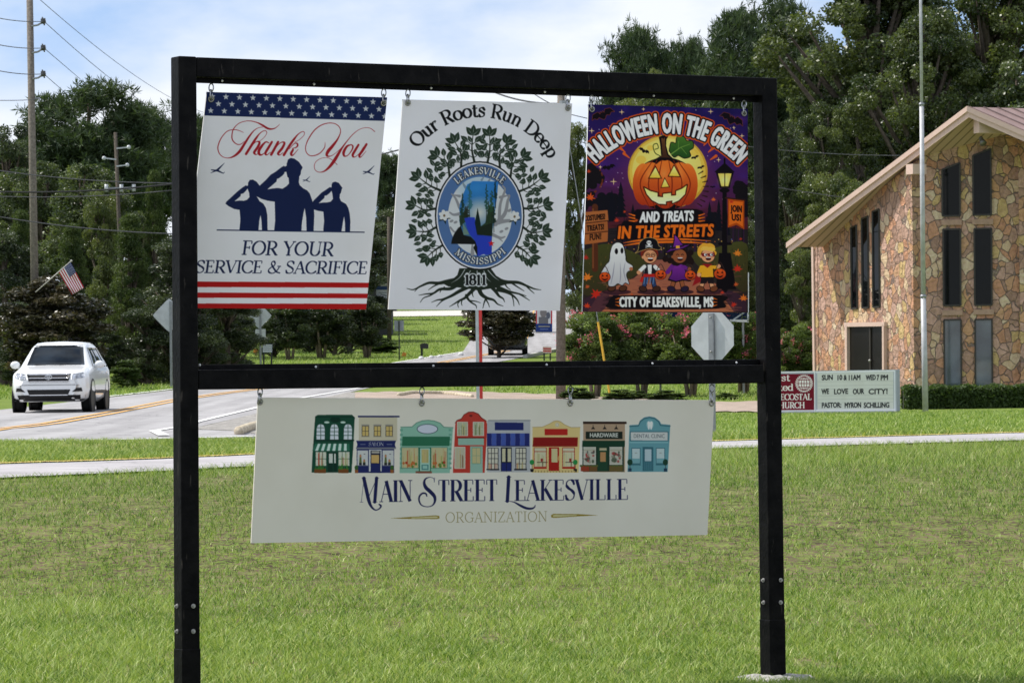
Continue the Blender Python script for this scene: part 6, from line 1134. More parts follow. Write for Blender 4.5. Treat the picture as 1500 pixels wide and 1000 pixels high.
m = MB(); w_, h_, l_ = 12 * k, 8 * k, .5; vs = []
for y in (-l_ / 2, l_ / 2): vs += [c + Vector((w_ / 2 * math.cos(an) if 0 < an < math.pi else (w_ / 2 if an == 0 else -w_ / 2), y, h_ * .25 * math.sin(an) + h_ * .25)) for an in np.linspace(0, math.pi, 9)] + [c + Vector((-w_ / 2, y, -h_ / 2)), c + Vector((w_ / 2, y, -h_ / 2))]
n_ = 11; m.add(vs, [tuple(range(n_)), tuple(range(n_, 2 * n_))[::-1]] + [(i, n_ + i, n_ + (i + 1) % n_, (i + 1) % n_) for i in range(n_)]); m.build('box', mat('black_mailbox', (.01, .01, .012), .4), t)
def art_board(name, Q, D, paint, label, cat, base=(220, 222, 222), res=4, posts=None, th=.03, group=None):
    a = Art(Q, res, base); paint(a); c0 = P(*Q[0], D); n = Vector((0, -1, 0)); q = [on_plane(x, y, c0, n) for x, y in Q]
    t = thing(name, gz((q[0].x + q[1].x) / 2, D), label, cat, group); m = MB(); m.plate([q[0], q[3], q[2], q[1]], th); m.build('board', BOARD, t); a.mesh('printed_face', *[p + n * .006 for p in q], PRINT, t)
    for p, mm in posts or (): tp = P(p, (Q[0][1] + Q[3][1]) / 2, D) + Vector((0, .06, 0)); m = MB(); m.bar(tp, gz(tp.x, tp.y) - Vector((0, 0, .1)), .07, .05, (1, 0, 0)); m.build('post', mm, t)
    return t
def pa(a):
    for y in (507, 510, 513): a.stroke([(386, y), (397.5, y)], 1.1, (70, 90, 120))
    a.stroke([(384.6, 504.2), (398.8, 504.2), (398.8, 516), (384.6, 516), (384.6, 504.2)], .9, (60, 80, 110))
art_board('yard_sign', [(384.5, 504), (399, 504), (399, 516.3), (384.5, 516.3)], 168, pa, 'small white yard sign with blue lines on dark legs by the shrubs', 'yard sign', posts=[(386, DGREEN), (397.5, DGREEN)])
art_board('yard_sign', [(795, 507.5), (808, 508), (808, 517), (795, 516.5)], 176, lambda a: [a.rect(795, 507, 808.5, 518, (226, 190, 188)), a.stroke([(796.5, 510.5), (806.5, 510.8)], 1.8, (190, 50, 56)), a.stroke([(796.5, 514), (806.5, 514.3)], 1.8, (190, 50, 56))], 'small red and white yard sign beside the far road, left of the brown pole', 'yard sign', posts=[(797, DGREEN), (806, DGREEN)])
def pb(a):
    a.rect(551, 419, 569, 424.5, (60, 84, 130)); a.rect(552, 426, 568, 436, (214, 218, 222)); a.stroke([(555, 428.5), (566, 428.5)], .9, (110, 120, 130)); a.stroke([(558, 431), (566, 433)], 1.2, (100, 110, 120))
art_board('notice_sign', [(551, 419), (569, 419), (569, 437.5), (551, 437.5)], 222, pb, 'white sign with a blue heading in front of the dark shed', 'sign', posts=[(553, DGREEN), (567, DGREEN)])
g = G(550, 462); sd_ = thing('shed', gz(g.x, 232), 'dark timber shed with a pale gable roof beyond the lawn, between the signs', 'shed'); a_, b_ = P(527, 418, 232), P(573, 418, 232); z0 = tz(a_.x, 232) - .3; R3 = Vector((0, 3.5, 0)); zt = a_.z
m = MB(); m.box(((a_.x + b_.x) / 2, 233.7, (z0 + zt) / 2), (b_.x - a_.x, 3.4, zt - z0)); m.build('wall', mat('dark_shed_timber', (.03, .03, .035), .9, scale=9), sd_)
m = MB(); ap = P(545, 405, 231.6); e0 = P(523, 421, 231.6); e1 = P(577, 421, 231.6); m.plate([e0, ap, ap + R3 * 1.2, e0 + R3 * 1.2], .08); m.plate([ap, e1, e1 + R3 * 1.2, ap + R3 * 1.2], .08); m.add([e0 + Vector((.1, .2, 0)), e1 + Vector((-.1, .2, 0)), ap + Vector((0, .2, -.05))], [(0, 1, 2)]); m.build('roof', mat('pale_grey_roof', (.36, .35, .34), .8), sd_)
# driveway beyond
xs = np.arange(-13, -1, .5); strip('driveway', np.c_[xs, 268 + .2 * xs * 0], np.c_[xs, 281 + 0 * xs], 10, .05, mat('pale_driveway', (.55, .52, .47), .9))
for i, (px, py, r) in enumerate(((617, 526, .11), (632, 524.5, .1), (644.5, 523.5, .1), (675, 521, .12))):
    g = G(px, py); m = MB(); m.ball(g + Vector((0, 0, r * .5)), r, sc=(1.2, 1, .8)); o = m.build('kerb_stone', WHP, smooth=True); tag(o, 'small white stone in the row along the far left road edge', 'stone', 'white stones along the far road edge')
kp = [(x, d) for d, x in zip(np.arange(182, 300, 3), np.interp(np.arange(182, 300, 3), RR[:, 0], RR[:, 2]))]; m = MB(); pts = [Vector((x + .25, d, tz(x + .25, d) + .04)) for x, d in kp]; 
for p, q in zip(pts[:-1], pts[1:]): m.bar(p, q, .22, .22, (1, 0, 0))
tag(m.build('kerb', CONC), kind='structure')
# straw wattles by the road mouth
STR = mat('bleached_straw_roll', (.46, .38, .27), .95, scale=14, rgb2=(.66, .58, .44), bump=1, bscale=40)
for pp, r, lab in (([(350, 637.5), (358, 634), (376, 628.5), (392, 626)], .085, 'short bleached erosion roll on the gravel, left end of the long cream sign'), ([(584, 581), (604, 577.5), (622, 578), (645, 578), (668, 580), (692, 583)], .07, 'long bleached erosion roll lying on the gravel behind the cream sign hook')):
    m = MB(); p = spline([tuple(G(*q) + Vector((0, 0, r * .8))) for q in pp], 6)
    for i in range(len(p) - 1):
        a, b = Vector(p[i]), Vector(p[i + 1]); m.tube([a.lerp(b, -.05), a.lerp(b, .15), a.lerp(b, .8), a.lerp(b, 1.0)], [r * .72, r * 1.05, r, r * .72], 9)
    tag(m.build('erosion_roll', STR, smooth=True), lab, 'erosion roll')
# poles
def pole(px0, py0, px1, py1, D, r, m_, name, label, cat='utility pole', group=None):
    a, b = P(px0, py0, D), P(px1, py1, D); d = (b - a) / (b.z - a.z); b = a + d * (tz(a.x, D) - .3 - a.z); t = thing(name, gz(b.x, b.y), label, cat, group)
    m = MB(); m.tube([a, a.lerp(b, .5), b], [r * .8, r * .92, r * 1.05], 14); m.build('pole', m_, t, smooth=True); return t
DP = 140; pl = pole(42.5, -60, 50.5, 400, DP, .145, WOODP, 'utility_pole', 'tall grey wooden utility pole with three bracket insulators at far left')
for x, y in ((65, 32), (65, 71), (65, 109)):
    a, b = P(46 + y * .02, y + 7, DP), P(x, y, DP); mid = a.lerp(b, .5) - Vector((0, 0, .05)); m = MB(); m.tube([a - Vector((0, .12, 0)), mid - Vector((0, .12, 0)), b - Vector((0, .12, 0))], .035, 8); m.build('bracket', GPOST, pl)
    m = MB(); m.tube([b + Vector((-.1, -.12, 0)), b + Vector((.06, -.12, .02))], .10, 10); m.tube([b + Vector((-.04, -.12, 0)), b + Vector((.0, -.12, .01))], .16, 10); m.build('insulator', mat('dark_insulator', (.05, .05, .05), .3), pl, smooth=True)
a = P(50, 146, DP); m = MB(); m.tube([a, a + Vector((.2, -.15, .03))], .05, 8); m.build('cable_clamp', GPOST, pl)
DQ = 158; p2 = pole(169, 194, 173.5, 306, DQ, .09, WOODD, 'utility_pole', 'dark utility pole with cross arm half hidden among the trees, left')
m = MB(); m.bar(P(155, 277, DQ) - Vector((0, .2, 0)), P(198, 276, DQ) - Vector((0, .2, 0)), .1, .09, (0, 0, 1)); m.build('cross_arm', GPOST, p2)
for x, y in ((157, 275), (179, 275), (197, 275)): c = P(x, y, DQ) - Vector((0, .3, 0)); m = MB(); m.tube([c - Vector((0, 0, .17)), c + Vector((0, 0, .12))], .075, 10); m.build('insulator', mat('grey_insulator', (.5, .52, .54), .3), p2, smooth=True)
for x, y in ((189, 216), (187, 242), (153, 232)): b = P(x, y, DQ); a = P(171, y + 2, DQ); m = MB(); m.bar(a - Vector((0, .15, 0)), b - Vector((0, .15, 0)), .05, .05, (0, 0, 1)); m.ball(b - Vector((0, .15, 0)), .085); m.build('bracket', mat('grey_insulator', (.5, .52, .54), .3), p2)
pole(569.5, 318, 570.5, 497, 214, .115, WOODD, 'utility_pole', 'slim brown pole standing on the lawn between the left and middle signs')
DBp = 122; bp_ = pole(822, 140, 821.5, 584, DBp, .15, WOODP, 'utility_pole', 'thick brown utility pole behind the right edge of the white roots sign')
m = MB(); c = P(827, 158, DBp); m.tube([c - Vector((0, .25, .35)), c - Vector((0, .25, -.2))], .17, 12); m.build('transformer', GPOST, bp_)
# banner on the pole
def pban(a):
    a.rect(784, 430, 810, 490, (176, 40, 52)); a.rect(786.6, 430, 807, 474, (196, 200, 206)); a.ell(796, 458, 5, 7, (120, 118, 120)); a.ell(796, 451, 3, 3.6, (160, 140, 128)); a.rect(789, 464, 803, 474, (104, 106, 112)); a.ell(803, 462, 3, 5, (90, 96, 110)); a.rect(784, 474, 810, 490, (36, 58, 118))
    a.stroke([(789, 478), (805, 478)], 1.1, (176, 170, 130)); a.stroke([(791, 482), (803, 482)], .8, (120, 136, 176))
q = [(785, 432), (809, 432), (809, 486), (785, 486)]; bt = art_board('pole_banner', q, DBp, pban, 'red bordered banner with a grey portrait and blue foot, hung on the brown pole', 'banner', th=.008)
m = MB(); 
for y in (431.5, 486.5): m.tube([P(784, y, DBp + .02), P(822, y, DBp + .02)], .02, 6)
m.build('banner_arm', GPOST, bt)
# red and white post
D = 95; a = P(700.5, 430, D); b = gz(a.x, D); t = thing('marker_post', b, 'tall grey metal post with a red strip down its right side, under the roots sign', 'post'); m = MB(); m.bar(a + Vector((-.035, 0, 0)), b - Vector((.035, 0, .2)), .075, .06, (1, 0, 0)); m.build('post', mat('pale_grey_post', (.48, .50, .55), .5, .2), t); m = MB(); m.bar(a + Vector((.045, -.01, 0)), b + Vector((.045, -.01, -.1)), .078, .03, (1, 0, 0)); m.build('reflective_strip', mat('red_reflective_strip', (.62, .03, .03), .4), t)
# navy board behind the halloween sign
def pn(a):
    a.rect(957, 396, 1099, 482, (226, 230, 234)); a.rect(960, 400, 1094.5, 468, (24, 38, 66)); a.poly(star_pts(1088, 436, 6), (196, 60, 66));  a.rect(957, 458, 966, 466, (210, 216, 220)); a.stroke([(1074, 468), (1092, 456)], 2, (196, 204, 212))
art_board('notice_sign', [(958, 396), (1097, 399), (1097, 472), (958, 467)], 126.8, pn, 'large navy board with white border mostly hidden behind the halloween sign', 'sign', th=.1, res=2, posts=[(966, GPOST), (1088, GPOST)])
# guy wire with its yellow guard
p0 = P(824, 150, DBp); ge = G(894, 552); p1 = Vector((P(894, 548, DBp - 1).x, DBp - 1.0, 0)); p1.z = tz(p1.x, p1.y)
t = thing('guy_wire', p1, 'thin guy wire from the brown pole with a yellow guard at its foot', 'guy wire'); m = MB(); m.tube([p0, p1], .012, 6); m.build('wire', GPOST, t); m = MB(); m.tube([p0.lerp(p1, .74), p0.lerp(p1, .99)], .035, 8); m.build('guard', mat('yellow_guard_plastic', (.72, .42, .03), .5), t)
# timber fence stub by the left sign
g = G(243, 556); t = thing('fence_post', g, 'short weathered wooden post with a cross rail near the left diamond sign', 'fence'); k = g.y / F_PX; m = MB(); m.bar(g - Vector((0, 0, .1)), g + Vector((0, 0, 40 * k)), .16, .1, (1, 0, 0)); m.build('post', WOODD, t); m = MB(); m.bar(g + Vector((-.22, -.07, 30 * k)), g + Vector((.45, -.07, 31 * k)), .06, .05, (0, 0, 1)); m.build('rail', WOODD, t)
# flagpole by the church
GALV = mat('brushed_pole_aluminium', (.46, .46, .48), .5, .15); D = 100; a, b = P(1347.8, -90, D), P(1355.7, 604, D); d = (b - a) / (b.z - a.z); b = a + d * (tz(b.x, D) - a.z); t = thing('flagpole', b, 'tall silver flagpole standing in front of the stone church', 'flagpole'); k = D / F_PX; mid = P(1350, 153, D); mi2 = P(1352.5, 434, D); m = MB(); m.tube([a, mid], [1.9 * k, 2.3 * k], 14); m.build('upper_tube', GALV, t, smooth=True); m = MB(); m.tube([mid, mi2], [3.2 * k, 3.5 * k], 14); m.build('middle_tube', GALV, t, smooth=True); m = MB(); m.tube([mi2, b - Vector((0, 0, .2))], [3.9 * k, 4.4 * k], 14); m.build('lower_tube', GALV, t, smooth=True)
for p, r in ((mid, 3.9), (mi2, 4.5)): m = MB(); m.tube([p - Vector((0, 0, 2 * k)), p + Vector((0, 0, 2 * k))], r * k, 14); m.build('joint_collar', GPOST, t, smooth=True)
# american flag on the tall pole
def flag():
    Qf = [(103.5, 383.6), (123, 421.4), (105.6, 431.6), (86.5, 399.5)]; D = 138.6
    a = Art([(0, 0), (19, 0), (19, 10), (0, 10)], 12, (232, 232, 234))
    for k in range(7): a.rect(-.2, k * 20 / 13 , 19.2, k * 20 / 13 + 10 / 13, (178, 34, 52))
    a.rect(-.2, -.1, 7.6, 70 / 13, (44, 52, 100))
    for r in range(9):
        for c in range(6 if r % 2 == 0 else 5): a.poly(star_pts(.63 + c * 1.27 + (.63 if r % 2 else 0), .54 + r * .54, .3), (232, 232, 236))
    c0 = P(*Qf[0], D); n = Vector((.15, -1, 0)).normalized(); q = [on_plane(x, y, c0, n) for x, y in Qf]
    base = P(52, 428, D); t = thing('national_flag', base, 'stars and stripes flag drooping from a staff on the tall grey pole', 'flag')
    nn = np.array(n)
    o = a.mesh('cloth', *q, PRINT, t, wave=lambda u, v: nn * (np.sin(u * 7 + v * 3) * .06 * u + np.sin(v * 9 + 1) * .05 * u))
    s_ = o.modifiers.new('thickness', 'SOLIDIFY'); s_.thickness = .004
    m = MB(); tip = P(104.5, 382, D); m.tube([base, tip], .018, 8); m.ball(tip, .04); m.build('staff', mat('pale_staff', (.5, .48, .44), .5), t, smooth=True)
flag()
# power lines
WIRE = mat('dull_aluminium_wire', (.10, .10, .11), .6, .5); WIREB = mat('black_service_cable', (.015, .015, .016), .6)
def wire(a, b, sag, r, label, m_=WIRE, grp='power lines'):
    a, b = Vector(a), Vector(b); m = MB(); m.tube([a.lerp(b, i / 24) - Vector((0, 0, sag * 4 * (i / 24) * (1 - i / 24))) for i in range(25)], r, 5); tag(m.build('power_line', m_, smooth=True), label, 'power line', grp)
R1 = 'bare wire running right from the %s bracket of the tall grey pole'
for (x, y), (x2, y2), nm in (((65, 32), (360, 212), 'top'), ((65, 71), (235, 215), 'middle'), ((65, 109), (170, 200), 'lowest')):
    wire(P(x, y, DP) - Vector((0, .12, 0)), P(x2, y2, 300 if nm == 'top' else 1400), 1.2 if nm == 'top' else .1, .013, R1 % nm); wire(P(x, y, DP) - Vector((0, .12, 0)), P(-110, y - 46, 120), .3, .016, 'bare wire running left from the %s bracket of the tall grey pole' % nm)
wire(P(52, -6, DP), P(330, 172, 300), .9, .013, 'highest thin wire crossing the sky right of the tall grey pole'); wire(P(53, 146, DP), P(-110, 138, 120), .1, .014, 'thin wire leaving the tall grey pole leftwards below the three brackets')
for (y0, y1, r, lab) in ((281, 262, .032, 'thick dark cable crossing the left trees at the cross arm'), (287, 272, .018, 'pale wire just under the thick dark cable, left trees'), (243, 270, .02, 'thin wire sloping down to the right above the thick cable'), (309, 346, .022, 'low wire sloping down to the right across the left trees')):
    wire(P(-60, y0 - 2, 136 if r > .03 else 137), P(330, y1 - 3, 139), .25, r, lab, WIREB if r > .03 else WIRE)
wire(P(822, 150, DBp), P(300, 272, 190), .4, .03, 'dark cable running left from the brown pole past the white roots sign', WIREB); wire(P(822, 152, DBp), P(690, 118, 150), .25, .03, 'dark cable rising left from the top of the brown pole', WIREB); wire(P(824, 160, DBp), P(760, 120, 170), .1, .02, 'thin wire crossing the dark cable at the brown pole top', WIREB)
wire(P(824, 165, DBp), P(1321, 228, 135), .35, .014, 'thin wire crossing the dark trees towards the church roof'); wire(P(824, 200, DBp), P(1240, 290, 130), .2, .014, 'lower thin wire between the brown pole and the church roof')

# ------------------------------------------------------------------ vegetation
def unit(n, r): v = r.normal(size=(n, 3)); return v / np.linalg.norm(v, axis=1)[:, None]
def cards(c, L, W_, r, up=0.0, dirs=None):
    """one small four-sided leaf per centre"""
    n = len(c); a = unit(n, r) if dirs is None else dirs
    a = a + np.array([0, 0, up]); a /= np.linalg.norm(a, axis=1)[:, None]; b = np.cross(a, unit(n, r)); b /= np.linalg.norm(b, axis=1)[:, None] + 1e-9
    L = L * r.uniform(.7, 1.3, (n, 1)); W_ = W_ * r.uniform(.7, 1.3, (n, 1)); return np.stack([c - a * L / 2, c + b * W_ / 2, c + a * L / 2, c - b * W_ / 2], 1).reshape(-1, 3)
def quads(n): return np.arange(4 * n).reshape(-1, 4)
def clumps_in(n, R, z0, z1, r, shape='dome'):
    o = []
    while len(o) < n:
        if shape == 'barrel':                      # a heap of rounded lobes of different size
            if not o: lobes = [(r.uniform(-.62, .62) * R, r.uniform(-.62, .62) * R, z0 + (z1 - z0) * h_, R * r.uniform(.34, .62)) for h_ in np.r_[np.linspace(.10, .84, 11)]]; lobes.append((r.uniform(-.2, .2) * R, r.uniform(-.2, .2) * R, z1 - .45 * R, R * .45))
            x, y, z, q = lobes[r.integers(0, len(lobes))]; d = unit(1, r)[0] * r.uniform(.5, 1) ** .5; zz = z + d[2] * q * .95
            if zz < z0 - .2 or zz > z1 + .1: continue
            o.append([x + d[0] * q, y + d[1] * q, zz]); continue
        p = r.uniform(-1, 1, 3); d = np.linalg.norm(p)
        if d > 1 or d < .35: continue
        if shape == 'dome' and p[2] < -.75: continue
        if shape == 'cone':
            h = r.uniform(0, 1) ** .8; rr_ = (1 - h) ** .8 * r.uniform(.55, 1); an = r.uniform(0, 6.28); o.append([R * rr_ * math.cos(an), R * rr_ * math.sin(an), z0 + (z1 - z0) * h]); continue
        o.append([p[0] * R, p[1] * R, (z0 + z1) / 2 + p[2] * (z1 - z0) / 2])
    return np.array(o)
def tree_proto(kind, seed, leaf, bark):
    """a tree 10 m tall, about 5 m wide: tapered trunk with limbs, crown of many small leaves"""
    r = np.random.default_rng(seed); t = thing(kind, (0, 0, 0), None, None); H = 10.0
    cfg = dict(broad=(2.5, 1.4, 9.7, 130, 330, .13, .075, .56), bright=(2.5, .6, 9.7, 130, 330, .12, .07, .50), oak=(2.5, 2.4, 9.8, 190, 430, .09, .055, .40), bush=(2.8, -1.5, 9.6, 85, 230, .40, .24, .75), dark=(2.5, .2, 9.7, 140, 330, .125, .07, .52), mag=(2.7, .6, 9.8, 120, 260, .25, .13, .66), cedar=(2.4, .2, 10, 130, 330, .15, .045, .5), sparse=(2.5, 2.0, 9.7, 40, 90, .18, .10, .6), myrtle=(2.9, .6, 9.6, 100, 260, .24, .13, .72))
    m = MB()
    if kind_of[kind] == 'pine':
        z0, z1, R = (5.2, 9.8, 2.4) if 'spire' not in kind else (2.5, 9.6, 2.0)
        cc = clumps_in(95 if 'spire' not in kind else 60, R, z0, z1, r, 'ball' if 'spire' not in kind else 'cone'); cen = []; dr = []
        for c in cc:
            k = 34; q = c + r.normal(size=(k, 3)) * np.array([.38, .38, .19]); 
            for p in q: d = unit(13, r) + np.array([0, 0, .35]); d /= np.linalg.norm(d, axis=1)[:, None]; cen.append(p + d * .15); dr.append(d)
        cen = np.vstack(cen); dr = np.vstack(dr); V = cards(cen, .32, .045, r, dirs=dr); val = np.repeat(np.repeat(r.uniform(.1, .8, len(cc)), 34), 13)
        m.tube([(0, 0, -.4), (.05, .05, 4), (-.05, .1, 7.5), (0, 0, 9.5)], [.22, .17, .11, .03], 9)
        for c in cc[::2]: zt = max(c[2] - .5 - .3 * np.hypot(c[0], c[1]), 2); m.tube([(0, 0, zt), (c[0] * .5, c[1] * .5, (zt + c[2]) / 2 - .1), tuple(c)], [.06, .04, .012], 5)
    else:
        R, z0, z1, n, per, L, W_, cr = cfg[kind_of[kind]]; cc = clumps_in(n, R * .82, z0 + .3, z1 - .4, r, 'cone' if kind_of[kind] == 'cedar' else 'barrel' if kind_of[kind] in ('broad', 'bright', 'dark', 'oak') else 'dome'); cen = []; val = []
        for c in cc:
            rr_ = cr * r.uniform(.6, 1.25); u = unit(per, r); q = c + u * (rr_ * r.uniform(.25, 1, (per, 1)) ** .5) * np.array([1, 1, .72]); cen.append(q); val.append(np.full(per, r.uniform(.02, .85)))
        cen = np.vstack(cen); val = np.concatenate(val); V = cards(cen, L, W_, r, up=.6 if kind_of[kind] == 'cedar' else -.15)
        if kind_of[kind] == 'myrtle':
            for j in range(5): an = j * 1.26 + .3; x, y = .28 * math.cos(an), .28 * math.sin(an); m.tube([(x * .7, y * .7, -.4), (x * 1.6, y * 1.6, 1.8), (x * 3.4, y * 3.4, 4.2), (x * 5, y * 5, 6.5)], [.17, .13, .09, .03], 7)
        else:
            k_ = .55 if kind_of[kind] == 'mag' else 1; m.tube([(0, 0, -.4), (.06, 0, z0 * .6), (0, .1, (z0 + z1) / 2), (.1, 0, z1 - 1)], [.30 * k_, .24 * k_, .15 * k_, .03], 9)
            for c in cc[::3]: zt = max(z0 * .7, c[2] - 1.6 - .5 * np.hypot(c[0], c[1])); m.tube([(0, 0, zt), (c[0] * .45, c[1] * .45, zt + (c[2] - zt) * .4), tuple(c)], [.11, .07, .015], 5)
    lv = np.clip(val + r.normal(0, .18, len(val)), 0, 1); a = np.repeat(lv, 4)[:, None].repeat(3, 1)
    np_mesh('crown', V, quads(len(V) // 4), leaf, t, attr={'Leaf': a}); m.build('trunk', bark, t, smooth=True, local=True)
    if kind_of[kind] == 'myrtle':
        top = cc[cc[:, 2] > 4.5]; q = []
        for c in top[r.permutation(len(top))[:20]]:
            d = (c - np.array([0, 0, 6])); d /= np.linalg.norm(d); p = c + d * .55; q.append(p + r.normal(size=(30, 3)) * np.array([.16, .16, .3]))
        q = np.vstack(q); Vb = cards(q, .18, .15, r); np_mesh('blossom', Vb, quads(len(q)), BLOS, t, attr={'Leaf': np.repeat(r.uniform(0, 1, len(q)), 4)[:, None].repeat(3, 1)})
    return t
BLOS = leaf_mat('crape_myrtle_blossom', (.50, .06, .16), (.78, .24, .34), .35)
BARK = mat('grey_brown_bark', (.10, .08, .065), .95, var=.3, scale=12, bump=.8, bscale=18, spec=.1); BARKP = mat('smooth_pale_bark', (.24, .19, .15), .8, var=.2, scale=5, spec=.15)
LF = dict(broad=leaf_mat('mid_green_leaf', (.036, .058, .022), (.15, .185, .078), .36, .4, .5), bright=leaf_mat('yellow_green_leaf', (.050, .075, .022), (.165, .19, .062), .36, .4, .5), oak=leaf_mat('oak_leaf', (.024, .044, .013), (.135, .165, .052), .33, .4, .5), bush=leaf_mat('shrub_leaf', (.035, .065, .018), (.11, .16, .05)), dark=leaf_mat('dark_green_leaf', (.020, .034, .014), (.095, .122, .056), .28, .4, .5),
          mag=leaf_mat('glossy_magnolia_leaf', (.030, .034, .018), (.11, .088, .046), .12, .3, .5), cedar=leaf_mat('cedar_foliage', (.032, .058, .015), (.115, .155, .042), .3), pine=leaf_mat('pine_needle', (.028, .050, .024), (.082, .118, .052), .3), sparse=leaf_mat('thin_leaf', (.05, .07, .03), (.12, .14, .07)), myrtle=leaf_mat('crape_myrtle_leaf', (.055, .09, .025), (.18, .24, .075), .42))
kind_of = dict(broadleaf_tree='broad', bright_tree='bright', oak_tree='oak', shrub='bush', dark_tree='dark', magnolia_tree='mag', cedar_tree='cedar', pine_tree='pine', spire_pine='pine', thin_tree='sparse', crape_myrtle='myrtle')
PROTO = {}
for i, (k, v) in enumerate(kind_of.items()): PROTO[k] = (tree_proto(k, 20 + i, LF[v], BARKP if v == 'myrtle' else BARK), [False])
ALT = {}
for k in ('broadleaf_tree', 'dark_tree', 'oak_tree', 'pine_tree'): ALT[k] = (tree_proto(k, 70 + len(ALT), LF[kind_of[k]], BARK), [False])
cnt_ = [0]; WIDE = dict(broad=1.4, bright=1.35, dark=1.35, oak=1.15, pine=1.25, mag=1.0, myrtle=1.05)
def tree(kind, px, ytop, wpx, D, label, cat='tree', group=None, base=None):
    cnt_[0] += 1; pr, used = (ALT[kind] if kind in ALT and cnt_[0] % 2 else PROTO[kind])
    if base is not None: D = G(px, base).y
    o = copy_tree(pr) if used[0] else pr; used[0] = True
    top = P(px, ytop, D); z0 = tz(top.x, D); o.location = (top.x, D, z0 - .05); h = (top.z - z0) / 10; w_ = wpx * D / F_PX / 5.0 * (WIDE.get(kind_of[kind], 1.0)); o.scale = (w_, w_ * .95, h); o.rotation_euler = (0, 0, cnt_[0] * 2.4)
    tag(o, label, cat, group); return o
GL_, GR_, GF_ = 'trees left of the road', 'trees on the right', 'trees far behind'
